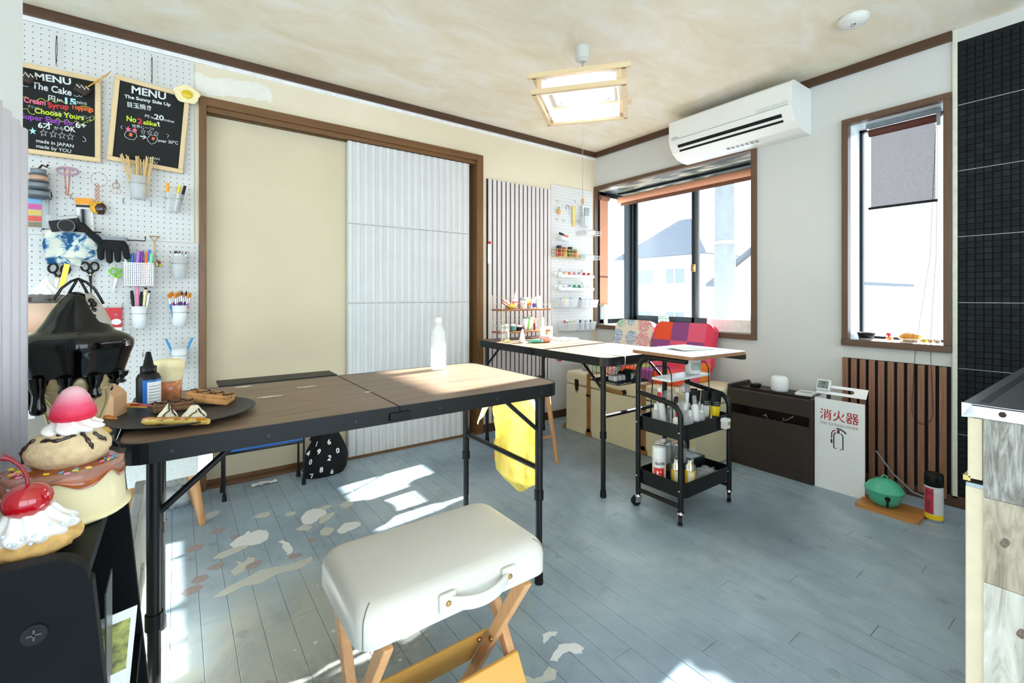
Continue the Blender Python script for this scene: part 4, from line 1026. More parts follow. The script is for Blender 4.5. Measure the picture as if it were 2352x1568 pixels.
cprof = [(0, zz(670)), (0.006, zz(671)), (0.014, zz(677)), (0.023, zz(690)), (0.034, zz(712)), (0.045, zz(740)), (0.056, zz(760)), (0.072, zz(771)), (0.080, zz(783)), (0.080, zz(797)), (0.075, zz(815)), (0.070, zz(838)), (0.066, zz(856))]
def choc(u, w_):
    a = 2 * math.pi * u; n_ = len(cprof) - 1
    if w_ <= 0.75:
        t_ = w_ / 0.75 * n_; i = min(int(t_), n_ - 1); f_ = t_ - i; r_ = cprof[i][0] * (1 - f_) + cprof[i + 1][0] * f_; z = cprof[i][1] * (1 - f_) + cprof[i + 1][1] * f_
        r_ *= 1 + (0.05 * math.cos(5 * a + 0.6) + 0.03 * math.cos(2 * a)) * (1 if 6 < t_ else 0.3)
        return (r_ * math.cos(a), r_ * math.sin(a), z)
    k_ = (w_ - 0.75) / 0.25; g_ = sum(math.exp(-(((a - d_[0] + math.pi) % (2 * math.pi) - math.pi) / 0.17) ** 2) for d_ in DR)
    z = zz(856) - k_ * (0.004 + 0.024 * min(1, g_)); r_ = 0.066 * (1 + 0.05 * math.cos(5 * a + 0.6) + 0.03 * math.cos(2 * a)) - 0.010 * k_ ** 2 * (1 - 0.7 * min(1, g_)) - 0.002 * k_
    return (r_ * math.cos(a), r_ * math.sin(a), z)
q = MB(); q.sheet(choc, 120, 56); q.build('black_chocolate', M_BCH, cn)
for (a, pl, pw_) in DR:
    q = MB(); rc_ = 0.0625 * (1 + 0.05 * math.cos(5 * a + 0.6) + 0.03 * math.cos(2 * a)); c_, s_ = math.cos(a), math.sin(a); zt, zb = zz(862), zz(pl)
    pts = [(rc_ * c_, rc_ * s_, zt + 0.006), (rc_ * c_ * 0.99, rc_ * s_ * 0.99, zt - 0.15 * (zt - zb))] + [(rc_ * c_ * 0.98, rc_ * s_ * 0.98, zt - f_ * (zt - zb)) for f_ in (0.4, 0.6, 0.75, 0.88, 0.96, 1.0)]
    q.tube(pts, [pw_ * k for k in (1.2, 1.05, 0.74, 0.78, 0.95, 1.0, 0.78, 0.2)], 16); q.build('drip', M_BCH, cn)
m2 = mat('pale_ice_cream', 'a8a294', 0.4, var=0.05)
q = MB(); q.lathe([(0.044, zz(768)), (0.040, zz(740)), (0.031, zz(712)), (0.021, zz(690)), (0.012, zz(675)), (0, zz(669))], 16, c=(0.010, 0.004, 0), a0=R(-75), a1=R(60)); q.build('ice_cream', m2, cn)
for dx in (-0.008, 0.006):
    q = MB(); q.tube([(-0.022 + dx, 0.0 + dx, zz(690)), (-0.012 + dx, 0, zz(662)), (-0.003 + dx * 0.5, 0, zz(646)), (0.003, 0, zz(640)), (0.010 - dx * 0.5, 0, zz(648)), (0.019 - dx, 0, zz(665)), (0.030 - dx, -dx, zz(698))], 0.0024, 10); q.build('handle', M_BCH, cn)
q = MB()
for k in range(6): q.ball((0.022 + 0.004 * (k % 2), -0.012 - 0.002 * k, zz(692 + k * 7)), 0.006, 10, 8)
q.build('handle_clasp', M_BCH, cn)['kind'] = 'stuff'

# house-shaped wooden calendar block
cal = thing('block_calendar', 'cardboard coloured block calendar reading AUG and FEB', 'calendar', (-0.137, 1.465, 0.7005), R(-20))
q = MB(); w2 = 0.03
q.ext([(-w2, 0), (w2, 0), (w2, 0.062), (0.004, 0.09), (-w2, 0.07)], -0.03, 0.03, plane_left((0, 0, 0))); q.build('block', CARD, cal, bevel=0.001)
q = MB(); put_text(q, 'AUG', -0.012, 0.055, 0.018, plane_left((0, -0.0306, 0)), rot=R(40), bold=0.0003); put_text(q, 'FEB', 0.006, 0.036, 0.018, plane_left((0, -0.0306, 0)), rot=R(40), bold=0.0003); q.build('lettering', M_BLKP, cal)
q = MB(); q.box(-0.028, 0.03, -0.005, 0.005, 0, 0.003, Matrix.Translation((0, -0.035, 0.0))); q.build('foot', CARD, cal)
# bread and pastry bits on the stand
M_BRE = mat('toasted_bread', 'b8752e', 0.75, var=0.4, scale=70, bump=0.5); M_BRE2 = mat('pale_toast', 'd9a85a', 0.75, var=0.25, scale=60, bump=0.4)
for k, (px, py, sx, sy, m_, lab) in enumerate(((245, 972, 0.04, 0.016, M_BRE, 'crusty brown bread replica below the block calendar'), (262, 995, 0.038, 0.013, M_BRE2, 'golden toast stick replica at the corner of the long table'))):
    p = on_level(px, py, 0.7005); 
    if p.x > -0.112 - sx * 0.8: p.x = -0.112 - sx * 0.8
    t = thing('bread_piece', lab, 'bread', (p.x, max(p.y, 1.18), 0.7005), R(-35)); q = MB(); q.ball((0, 0, 0.011), (sx, sy, 0.011), 18, 10, f=rough(0.2, 5, k)); q.build('crust', m_, t); q = MB(); q.ball((0.004, -sy * 0.5, 0.013), (sx * 0.6, sy * 0.5, 0.008), 12, 8, f=rough(0.25, 6, k + 4)); q.build('glaze', CARAMEL if k == 0 else M_BRE2, t)
# white charging cable
q = MB(); P_ = [(on_level(205, 972, 0.79)), (on_level(250, 985, 0.75)), (on_level(290, 1018, 0.71)), Vector((-0.112, 1.15, 0.66)), Vector((-0.10, 1.13, 0.58)), Vector((-0.10, 1.14, 0.50))]
P_ = [(-0.17, 1.11, 0.775), (-0.15, 1.105, 0.772), (-0.128, 1.10, 0.755), (-0.108, 1.095, 0.72), (-0.088, 1.09, 0.66), (-0.074, 1.09, 0.60), (-0.072, 1.10, 0.55), (-0.076, 1.11, 0.52)]
q.tube(P_, 0.0028, 8); tag(q.build('charging_cable', mat('white_cable', 'c9cbc8', 0.5)), 'thin white cable arching over the black display rack', 'cable')
# white distressed shutter under the table end
M_SHU, nt, b, out = new_mat('distressed_white_wood'); v = mapping(nt, 'Object', (8, 8, 2))
nt.links.new(ramp(nt, tex_noise(nt, 2.5, 6, v, 0.7), [(0.34, '6b5138'), (0.40, 'd6d4c8'), (0.8, 'e8e8e0')]), b.inputs[0]); b.inputs['Roughness'].default_value = 0.7
sh = thing('wooden_shutter', 'white distressed wooden shutter standing beside the table leg', 'shutter', (-0.082, 1.10, 0))
for a, c in ((0, 0.04), (0.56, 0.60)): q = MB(); q.box(-0.012, 0.012, a, c, 0, 0.47); q.build('stile', M_SHU, sh, bevel=0.002)
for a, c in ((0, 0.05), (0.21, 0.25), (0.42, 0.47)): q = MB(); q.box(-0.010, 0.010, 0.04, 0.56, a, c); q.build('rail', M_SHU, sh, bevel=0.002)
q = MB(); q.box(-0.004, 0.003, 0.04, 0.56, 0.05, 0.42); q.build('panel', M_SHU, sh)
q = MB(); q.box(0.010, 0.0125, 0.045, 0.052, 0.25, 0.30); q.build('hinge', BRASS, sh)

# shelf with parfait glass glimpsed behind the cone
ws = thing('wooden_shelf', 'honey coloured wooden shelf glimpsed behind the black cone', 'shelf', (-0.40, 1.82, 0))
q = MB(); q.box(-0.16, 0.14, -0.2, 0.2, 0.862, 0.885); q.build('top', mat('honey_wood', 'd89a4a', 0.5, var=0.15, scale=8), ws, bevel=0.004)
for x in (-0.15, 0.115): q = MB(); q.box(x, x + 0.018, -0.19, 0.19, 0, 0.862); q.build('side_panel', M_GST, ws)
pg = thing('parfait_glass', 'tall glass of chocolate mousse replica with whipped topping', 'dessert', (-0.292, 1.80, 0.8855))
q = MB(); q.lathe([(0.034, 0.0), (0.047, 0.02), (0.052, 0.145)], 32); q.build('glass', thin('clear_glass', 'f4f8f8', 0.9, 0.04), pg)
q = MB(); q.lathe([(0, 0.004), (0.032, 0.004), (0.045, 0.02), (0.049, 0.095), (0, 0.097)], 32); q.build('mousse', mat('milk_mousse', 'c9a488', 0.6, var=0.05), pg)
q = MB(); q.ball((0, 0, 0.106), (0.05, 0.05, 0.016), 30, 12, f=rough(0.3, 6, 8)); q.build('chocolate_topping', mat('whipped_chocolate', '3a261c', 0.5, var=0.6, scale=50), pg)
pr, wb = swirl(0.028, 0.112, 0.055, 7, 0.7, tip=0.08, depth=0.15); q = MB(); q.lathe(pr, 48, wob=wb); q.build('whipped_cream', CREAM, pg)
q = MB(); q.box(0.0, 0.012, -0.002, 0.002, 0.14, 0.21, Matrix.Rotation(R(10), 4, 'Y')); q.build('pick', GOLD, pg)
eg = thing('fried_egg_replica', 'glossy fried egg replica hanging over the shelf edge', 'dessert', (-0.325, 1.66, 0.8855)); q = MB(); q.ball((0, 0, 0.012), (0.045, 0.03, 0.012), 20, 10, f=rough(0.2, 3, 2)); q.build('white', CREAM, eg); q = MB(); q.ball((0, -0.005, 0.022), (0.018, 0.018, 0.012), 16, 10); q.build('yolk', mat('egg_yolk', 'f0a818', 0.15, coat=0.6), eg)

# ---------------------------------------------------------------- on the long table
TZ = 0.7012
bt = thing('glue_bottle', 'black squeeze bottle with blue and white label', 'bottle', (-0.060, 1.569, TZ), R(25))
q = MB(); q.lathe([(0, 0), (0.024, 0), (0.0265, 0.004), (0.0265, 0.082), (0.022, 0.092), (0.016, 0.095)], 28); q.build('body', BLACKP, bt)
q = MB(); q.lathe([(0.0268, 0.008), (0.0268, 0.078)], 16, a0=R(-140), a1=R(-15)); q.build('label', BLUE, bt)
q = MB(); q.lathe([(0.0270, 0.014), (0.0270, 0.072)], 12, a0=R(-118), a1=R(-30)); q.m(1)
for z in range(6): q.lathe([(0.0272, 0.02 + z * 0.008), (0.0272, 0.022 + z * 0.008)], 10, a0=R(-110), a1=R(-45))
q.build('label_text', [PAPER, mat('grey_text', '8fa0b0', 0.6)], bt)
q = MB(); q.lathe([(0.016, 0.093), (0.018, 0.095), (0.018, 0.112), (0.012, 0.114), (0.005, 0.15), (0, 0.151)], 20); q.build('nozzle_cap', BLACKP, bt)
be = thing('beer_glass', 'glass of amber beer replica with overflowing foam', 'drink', (-0.016, 1.625, TZ))
q = MB(); q.lathe([(0.030, 0.0), (0.032, 0.004), (0.032, 0.085)], 28); q.build('glass', thin('clear_glass', 'f4f8f8', 0.9, 0.04), be)
q = MB(); q.lathe([(0, 0.004), (0.0285, 0.004), (0.030, 0.068), (0, 0.069)], 28); q.build('beer', mat('amber_beer', 'c86a08', 0.2, var=0.5, scale=80, coat=0.3), be)
q = MB(); q.lathe([(0.0305, 0.062), (0.0325, 0.075), (0.034, 0.09), (0.0375, 0.1), (0.037, 0.113), (0.028, 0.12), (0, 0.121)], 32, wob=lambda a, j: 1 + 0.03 * math.sin(3 * a + j)); q.build('foam', mat('beer_foam', 'efe0b0', 0.7, var=0.06, scale=80, bump=0.3), be)
pt = thing('black_plate', 'matte black round plate with waffles at the table corner', 'plate', (0.0135, 1.405, TZ))
q = MB(); q.lathe([(0, 0.002), (0.09, 0.002), (0.10, 0.0), (0.12, 0.004), (0.157, 0.014), (0.158, 0.0165), (0.153, 0.0165), (0.11, 0.0075), (0, 0.0065)], 64); q.build('dish', mat('matte_black_ceramic', '1b1c1e', 0.5, var=0.2), pt)
PZ = TZ + 0.0072
def on_plate(px, py, z=PZ): return on_level(px, py, z)
M_WAF = mat('baked_waffle', 'b8834c', 0.7, var=0.35, scale=50, bump=0.4); M_WAF2 = mat('dark_waffle', '6e4c30', 0.7, var=0.5, scale=50, bump=0.4)
def waffle(label, p, rz, L, W_, H_, m_, tilt=0):
    t = thing('waffle_piece', label, 'waffle', p, rot=(0, R(tilt), R(rz)), group='waffles on the black plate')
    q = MB(); q.box(-L / 2, L / 2, -W_ / 2, W_ / 2, 0, H_ * 0.65); q.build('base', m_, t, bevel=0.005)
    n = int(L / 0.019); k_ = max(2, int(W_ / 0.019))
    for i in range(n + 1): q = MB(); x = -L / 2 + 0.004 + i * (L - 0.008) / n; q.box(x - 0.003, x + 0.003, -W_ / 2, W_ / 2, H_ * 0.6, H_); q.build('ridge', m_, t, bevel=0.002)
    for i in range(k_ + 1): q = MB(); y = -W_ / 2 + 0.004 + i * (W_ - 0.008) / k_; q.box(-L / 2, L / 2, y - 0.003, y + 0.003, H_ * 0.6, H_ * 0.99); q.build('ridge', m_, t, bevel=0.002)
    q = MB(); rr = random.Random(int(L * 1000)); pts = []
    for i in range(14): pts.append((-L / 2 + L * i / 13, (W_ / 2 - 0.006) * math.sin(i * 1.5), H_ + 0.001))
    q.tube(pts, 0.0018, 6); q.build('chocolate_drizzle', CHOC, t)
p = on_plate(478, 930); waffle('golden waffle slab dusted with sugar, propped at plate back', (p.x + 0.005, p.y + 0.01, PZ + 0.006), -28, 0.105, 0.05, 0.026, M_WAF, 8)
p = on_plate(398, 945); waffle('dark chocolate waffle lying behind the cream dollops', (p.x, p.y + 0.02, PZ), 6, 0.085, 0.05, 0.022, M_WAF2)
def cream(label, px, py, r0, h, tip):
    p = on_plate(px, py); t = thing('cream_dollop', label, 'cream', (p.x, p.y, PZ), group='cream on the black plate')
    pr, wb = swirl(r0, 0.0, h, 9, 0.5, tip=tip, depth=0.08); q = MB(); q.lathe([(0, 0)] + pr, 54, wob=wb); q.build('cream', mat('ivory_cream', 'ede4c8', 0.4, var=0.08, scale=50), t)
    q = MB(); q.tube([(-r0 * 0.5, -r0 * 0.75, h * 0.25), (-r0 * 0.2, -r0 * 0.75, h * 0.5), (r0 * 0.15, -r0 * 0.6, h * 0.62), (r0 * 0.1, -r0 * 0.1, h * 0.95)], 0.0016, 6); q.tube([(r0 * 0.75, -r0 * 0.5, h * 0.25), (r0 * 0.5, -r0 * 0.6, h * 0.5), (r0 * 0.3, -r0 * 0.3, h * 0.8)], 0.0018, 6); q.build('chocolate_drizzle', CHOC, t)
cream('pointed cream dollop beside the dark waffle', 385, 963, 0.021, 0.036, 0.05)
cream('round cream dollop with dark drizzle in the plate middle', 446, 962, 0.026, 0.032, 0.35)
bn = thing('caramel_banana', 'long caramelised banana slice along the plate front', 'banana', on_plate(403, 976), R(-36))
q = MB(); n = 16; q.tube([(-0.075 + 0.15 * i / n, 0.004 * math.sin(math.pi * i / n), 0.008) for i in range(n + 1)], [0.004] + [0.008 + 0.0012 * math.sin(i * 1.3) for i in range(n - 1)] + [0.006], 14); q.build('slice', mat('banana_flesh', 'dcb85a', 0.5, var=0.2, scale=60), bn)
q = MB(); q.tube([(-0.073 + 0.146 * i / n, -0.001 + 0.004 * math.sin(math.pi * i / n), 0.0125) for i in range(n + 1)], [0.003] + [0.0055 + 0.001 * math.sin(i * 2.1) for i in range(n - 1)] + [0.003], 12); q.build('caramel_glaze', mat('amber_glaze', 'b87810', 0.12, var=0.3, coat=0.7), bn)
p = on_plate(303, 952); tj = thing('jam_toast', 'curved toast strip with red jam overhanging the plate edge', 'toast', (p.x, p.y + 0.01, TZ + 0.0172), R(-32))
q = MB(); q.tube([(-0.035, 0, 0.006), (-0.02, 0, 0.009), (0, 0, 0.011), (0.02, 0, 0.010), (0.036, 0, 0.006)], [0.004, 0.0065, 0.007, 0.006, 0.003], 12); q.build('toast', M_BRE2, tj); q = MB(); q.tube([(0.0, -0.004, 0.013), (0.02, -0.003, 0.013), (0.05, 0, 0.008)], [0.003, 0.004, 0.002], 10); q.build('jam', mat('red_jam', '9c1420', 0.15, coat=0.6), tj)
# water bottle
wbz = thing('water_bottle', 'clear plastic water bottle with white cap on the long table', 'bottle', (0.868, 1.705, TZ))
q = MB(); q.lathe([(0, 0.002), (0.026, 0.0), (0.031, 0.006), (0.031, 0.03), (0.029, 0.034), (0.031, 0.04), (0.031, 0.06), (0.029, 0.064), (0.031, 0.07), (0.0315, 0.10), (0.0285, 0.118), (0.030, 0.13), (0.026, 0.155), (0.015, 0.178), (0.0125, 0.185), (0.0125, 0.197)], 32); q.build('body', thin('pet_plastic', 'f6fafb', 0.6, 0.06), wbz)
q = MB(); q.lathe([(0, 0.004), (0.0295, 0.006), (0.0295, 0.10), (0, 0.10)], 28); q.build('water', thin('water', 'eef6f8', 0.72, 0.02), wbz)
q = MB(); q.lathe([(0.014, 0.193), (0.0145, 0.195), (0.0145, 0.209), (0.013, 0.211), (0, 0.211)], 24); q.build('cap', WHITEP, wbz)
# yellow plastic bag hanging under the table corner
M_BAG, nt, b, out = new_mat('yellow_film'); v = mapping(nt)
c_ = ramp(nt, tex_noise(nt, 9, 5, v, 0.6), [(0.3, 'efe07a'), (0.7, 'f3e9a0')]); nt.links.new(c_, b.inputs[0]); b.inputs['Roughness'].default_value = 0.25
tl = nt.nodes.new('ShaderNodeBsdfTranslucent'); nt.links.new(c_, tl.inputs[0]); mx = nt.nodes.new('ShaderNodeMixShader'); mx.inputs[0].default_value = 0.55
nt.links.new(b.outputs[0], mx.inputs[1]); nt.links.new(tl.outputs[0], mx.inputs[2]); tp = nt.nodes.new('ShaderNodeBsdfTransparent'); tp.inputs[0].default_value = (1, 0.93, 0.6, 1)
mx2 = nt.nodes.new('ShaderNodeMixShader'); mx2.inputs[0].default_value = 0.1; nt.links.new(mx.outputs[0], mx2.inputs[1]); nt.links.new(tp.outputs[0], mx2.inputs[2]); nt.links.new(mx2.outputs[0], out.inputs[0])
yb = thing('yellow_bag', 'translucent yellow plastic bag of rubbish hanging under the long table', 'bag', (1.105, 1.50, 0.0))
def bagpt(u, w_):
    z = 0.655 - w_ * 0.455
    if w_ > 0.75: z += 0.05 * (1 - math.cos(2 * math.pi * (u - 0.1))) * (w_ - 0.75) * 2
    a = 2 * math.pi * u; r_ = 0.045 + 0.055 * min(1, w_ * 4) - 0.075 * max(0, (w_ - 0.8) / 0.2) ** 2
    r_ *= 1 + 0.16 * noise.noise(Vector((math.cos(a) * 2.2, math.sin(a) * 2.2, z * 13))) + 0.10 * noise.noise(Vector((math.cos(a) * 6, math.sin(a) * 6, z * 30)))
    return (r_ * math.cos(a) * 0.75 + 0.03 * w_ * 0.6, r_ * math.sin(a) * 1.08 - 0.01 * w_, z)
q = MB(); q.sheet(bagpt, 48, 40); q.build('bag', M_BAG, yb)
for k, (x, y) in enumerate(((0.02, -0.06), (-0.02, 0.05))):
    q = MB(); q.tube([(x, y * 0.8, 0.60), (x, y, 0.64), (x * 1.2, y, 0.655)], [0.018, 0.012, 0.004], 10); q.build('tie_handle', M_BAG, yb)
q = MB(); q.sheet(lambda u, w_: (-0.06 + 0.012 * math.sin(u * 6) - 0.035 * w_, 0.09 + 0.03 * u, 0.56 - 0.09 * w_ * (0.4 + u * 0.6)), 6, 8); q.build('torn_flap', M_BAG, yb)
q = MB(); rr = random.Random(9)
for k in range(9): q.ball((rr.uniform(-0.012, 0.02), rr.uniform(-0.03, 0.015), 0.30 + 0.032 * k), (0.03, 0.034, 0.026), 12, 8, f=rough(0.4, 3, k))
q.build('crumpled_waste', mat('crumpled_tissue', 'e6e2d0', 0.9, var=0.15, scale=30), yb)['kind'] = 'stuff'

# ---------------------------------------------------------------- floor behind the long table
wst = thing('boucle_stool', 'low white boucle stool with tapered wooden legs beside the pegboard', 'stool', (-0.055, 2.55, 0), R(4))
q = MB(); q.ext(rrect(0.36, 0.33, 0.06, 6), 0.235, 0.36); q.build('seat', mat('white_boucle', 'd9dcd9', 0.95, var=0.1, scale=160, bump=0.9), wst, bevel=0.035, seg=5)
for sx in (-1, 1):
    for sy in (-1, 1):
        q = MB(); q.cyl((sx * 0.105, sy * 0.10, 0.24), (sx * 0.14, sy * 0.125, 0), 0.021, 0.014, 16); q.build('leg', BEECH, wst)
sk = thing('wire_stand', 'low black wire stand with booklets under the long table', 'stand', (0, 0, 0))
for (x, y) in ((0.19, 2.645), (0.19, 2.775), (0.549, 2.635), (0.549, 2.77)):
    q = MB(); q.cyl((x, y, 0.02), (x, y, 0.56), 0.0055, 0.0055, 10); l_ = q.build('leg', BLACK, sk); q = MB(); q.cyl((x, y, 0), (x, y, 0.035), 0.011, 0.008, 12); q.build('rubber_foot', BLACKP, l_)
for z in (0.225,):
    q = MB()
    q.tube([(0.19, 2.645, z), (0.549, 2.635, z), (0.549, 2.77, z), (0.19, 2.775, z)], 0.0045, 8, closed=True); q.build('rack_bar', BLACK, sk)
    for k in range(3): q = MB(); y = 2.67 + k * 0.035; q.tube([(0.19, y, z), (0.549, y - 0.003, z)], 0.003, 8); q.build('rack_bar', BLACK, sk)
q = MB(); q.box(0.165, 0.72, 2.625, 2.80, 0.56, 0.568); q.build('top_board', BLACKP, sk, bevel=0.002)
bk = thing('booklet_pack', 'stack of blue booklets with yellow strip on the wire stand', 'booklets', (0.375, 2.70, 0.2305))
q = MB(); q.box(-0.165, 0.165, -0.05, 0.05, 0, 0.012); q.build('lower_booklet', BLUE, bk); q = MB(); q.box(-0.15, 0.165, -0.048, 0.05, 0.012, 0.05); q.build('pack', mat('pale_blue_card', '7fb2d8', 0.5, var=0.1), bk)
q = MB(); q.box(-0.15, 0.165, -0.049, 0.05, 0.05, 0.056); q.build('yellow_strip', YELLOW, bk); q = MB(); q.box(-0.14, 0.02, -0.0495, -0.048, 0.016, 0.042)
for k in range(3): q.box(0.07 + k * 0.03, 0.092 + k * 0.03, -0.0495, -0.048, 0.02, 0.042)
q.build('label', PAPER, bk)['kind'] = 'stuff'
M_BLK = mat('black_cotton', '08090b', 0.95, var=0.2, scale=60, bump=0.3)
nb = thing('number_bag', 'black drawstring bag printed with white digits on the floor', 'bag', (0.675, 2.742, 0))
def nbr(a, z):
    f_ = z / 0.24; r_ = 0.12 * (1 - 0.12 * max(0, 0.12 - f_) / 0.12) * (1 if f_ < 0.35 else 1 - 0.62 * ((f_ - 0.35) / 0.65) ** 1.25)
    return r_ * (1 + 0.05 * math.cos(3 * a + 1) + (0.10 * f_) * math.cos(9 * a + 0.5))
def nbp(a, z, k=1.0): r_ = nbr(a, z) * k; return Vector((r_ * math.cos(a) + 0.02 * (z / 0.24), r_ * math.sin(a) * 0.72, z))
q = MB(); q.sheet(lambda u, w_: nbp(2 * math.pi * u, 0.235 * w_), 64, 20); q.build('sack', M_BLK, nb)
q = MB(); q.tube([(-0.045, 0, 0.215), (-0.06, 0.0, 0.2), (-0.05, -0.01, 0.235), (-0.03, 0, 0.225)], 0.014, 10); q.ball((0.01, -0.01, 0.23), (0.035, 0.03, 0.022), 16, 10, f=rough(0.4, 4, 2)); q.build('gathered_top', M_BLK, nb)
M_DIG = mat('white_digit_print', 'eceeec', 0.8)
dq = MB(); va = math.radians(-127)
for (s_, du, z) in (('1', -0.06, 0.18), ('4', -0.35, 0.135), ('9', 0.1, 0.145), ('6', 0.5, 0.185), ('0', -0.1, 0.095), ('2', 0.48, 0.105), ('0', 0.85, 0.13), ('2', -0.38, 0.045), ('8', 0.25, 0.05), ('1', -0.75, 0.09), ('6', 0.62, 0.03), ('7', -0.02, 0.025)):
    a = va + du * 1.35; e_ = 0.03
    P0 = nbp(a, z); X = (nbp(a + 0.05, z) - nbp(a - 0.05, z)).normalized(); Y = (nbp(a, z + 0.01) - nbp(a, z - 0.01)).normalized(); N = X.cross(Y)
    T_ = Matrix((( X.x, Y.x, N.x, P0.x + N.x * 0.007), (X.y, Y.y, N.y, P0.y + N.y * 0.007), (X.z, Y.z, N.z, P0.z + N.z * 0.007), (0, 0, 0, 1)))
    dq = MB(); put_text(dq, s_, 0, -0.013, 0.038, T_, bold=0.0012, rot=R(random.Random(z).uniform(-12, 12))); dq.build('printed_digit', M_DIG, nb)
p = on_level(607, 1110); ti = thing('crumpled_tissue', 'crumpled white tissue on the floor by the cream door', 'tissue', (p.x, p.y, 0))
q = MB(); q.sheet(lambda u, w_: (-0.06 + 0.12 * u, -0.02 + 0.04 * w_ * (1 - 0.4 * abs(u - 0.3)), 0.002 + 0.014 * abs(noise.noise(Vector((u * 4, w_ * 4, 1.3))))), 14, 8); q.build('sheet', PAPER, ti, solid=0.001)
p = on_level(392, 1140); pbg = thing('plastic_bag', 'crumpled clear plastic bag on the floor near the boucle stool', 'bag', (p.x + 0.02, p.y - 0.14, 0)); q = MB(); q.ball((0, 0, 0.045), (0.07, 0.06, 0.045), 20, 12, f=rough(0.5, 4, 6)); q.build('film', FROST, pbg)
# wooden stool partly hidden behind the long table
wo = thing('wooden_stool', 'honey wooden stool with splayed legs under the far table', 'stool', (1.717, 2.215, 0))
q = MB(); q.lathe([(0, 0.425), (0.15, 0.425), (0.165, 0.435), (0.165, 0.45), (0.155, 0.457), (0, 0.455)], 32); q.build('seat', BEECH, wo)
for k, (x, y) in enumerate(((1, -1), (-1, -1), (1, 1), (-1, 1))):
    q = MB(); q.cyl((x * 0.09, y * 0.09, 0.43), (x * 0.135, y * 0.135, 0), 0.016, 0.012, 14); q.build('leg', BEECH, wo)
for y in (-1, 1): q = MB(); q.cyl((-0.118, y * 0.118, 0.16), (0.118, y * 0.118, 0.16), 0.008, 0.008, 10); q.build('stretcher', BEECH, wo)
# ================================================================ PEGBOARDS
M_PEG = mat('white_pegboard', 'd2d2cf', 0.6, var=0.03, scale=4)
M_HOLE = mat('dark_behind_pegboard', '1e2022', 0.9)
def peg_panel(parent, x0, x1, z0, z1, pitch=0.0254, hr=0.0024, yf=YL - 0.006):
    nx, nz = int((x1 - x0) / pitch), int((z1 - z0) / pitch)
    ox, oz = (x1 - x0 - nx * pitch) / 2, (z1 - z0 - nz * pitch) / 2
    q = MB(); oct_ = [(hr * math.cos(R(45 * k + 22.5)), hr * math.sin(R(45 * k + 22.5))) for k in range(8)]
    h = pitch / 2
    cell = [(h, -h), (h, h), (-h, h), (-h, -h)]
    V, F = [], []
    for i in range(nx):
        for j in range(nz):
            cx, cz = x0 + ox + (i + 0.5) * pitch, z0 + oz + (j + 0.5) * pitch; b0 = len(V)
            V += [(cx + a, yf, cz + c) for a, c in oct_] + [(cx + a, yf, cz + c) for a, c in cell] + [(cx + a, yf + 0.0045, cz + c) for a, c in oct_]
            o8 = lambda k: b0 + k % 8
            c4 = lambda k: b0 + 8 + k % 4
            # octagon vertices start at 22.5 deg; corners at (h,-h),(h,h),(-h,h),(-h,-h)
            F += [(c4(0), c4(1), o8(0), o8(7)), (c4(1), c4(2), o8(2), o8(1)), (c4(2), c4(3), o8(4), o8(3)), (c4(3), c4(0), o8(6), o8(5)),
                  (c4(1), o8(1), o8(0)), (c4(2), o8(3), o8(2)), (c4(3), o8(5), o8(4)), (c4(0), o8(7), o8(6))]
            F += [(o8(k), o8(k + 1), b0 + 12 + (k + 1) % 8, b0 + 12 + k) for k in range(8)]
    q.add(V, F)
    q.box(x0, x0 + ox, yf, yf + 0.0045, z0, z1); q.box(x1 - ox, x1, yf, yf + 0.0045, z0, z1); q.box(x0 + ox, x1 - ox, yf, yf + 0.0045, z0, z0 + oz); q.box(x0 + ox, x1 - ox, yf, yf + 0.0045, z1 - oz, z1)
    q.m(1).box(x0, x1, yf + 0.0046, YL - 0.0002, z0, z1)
    return q.build('perforated_panel', [M_PEG, M_HOLE], parent)
pegL = thing('pegboard', 'large white pegboard hung with menu boards and craft tools', 'pegboard')
peg_panel(pegL, -0.60, 0.0735, 1.270, 2.192); peg_panel(pegL, -0.60, 0.0925, 0.03, 1.2685)
pegR = thing('pegboard', 'narrow white pegboard with bins between slatted panel and bay window', 'pegboard')
peg_panel(pegR, 2.473, 2.941, 1.307, 1.914); peg_panel(pegR, 2.473, 2.941, 0.70, 1.305); peg_panel(pegR, 2.473, 2.941, 0.075, 0.698)
# pinkish slat panel on the left wall
M_PSL = wood('pink_grey_slat', 'cfc4c2', 'e2dad8', 0.55, 'Z', 0.8)
ps_ = thing('slat_panel', 'pale pinkish slatted panel between white door and narrow pegboard', 'wall panel', (1.848, YL, 0))
q = MB(); q.box(0, 0.622, -0.006, -0.0005, 0.07, 1.865); q.build('felt_backing', MATS['black_felt'], ps_)
nS = 15; pit = 0.617 / nS
for (z0, z1) in ((0.07, 1.335), (1.3355, 1.865)):
    s0 = MB(); s0.box(0, pit - 0.0115, -0.012, -0.006, z0, z1); me_ = s0.mesh('slat', M_PSL)
    for k in range(nS): link('slat', me_, ps_, (0.0115 + k * pit, 0, 0))
tgw = on_left(1127, 578, 0.03); t = thing('paper_tag', 'white paper tag with red top clipped to the pinkish slats', 'tag', (tgw.x, YL - 0.0135, tgw.z)); q = MB(); q.box(-0.014, 0.014, -0.001, 0, -0.085, 0.06); q.build('tag', PAPER, t); q = MB(); q.box(-0.012, 0.012, -0.002, -0.001, 0.058, 0.078); q.build('clip', RED, t)

LW = on_left
def hook(px, py, L=0.03, parent=None, m_=STEEL):
    p = LW(px, py, 0.007); q = MB(); q.tube([(0, 0, 0.012), (0, -0.004, 0.012), (0, -0.005, -0.006), (0, -0.012, -0.010), (0, -0.02, -0.006), (0, -0.021, 0.004)], 0.0016, 6)
    return q.build('hook', m_, parent, p)
for (px, py) in ((163, 452), (283, 462), (347, 470), (290, 820), (328, 815), (281, 705)):
    hook(px, py, parent=pegL)

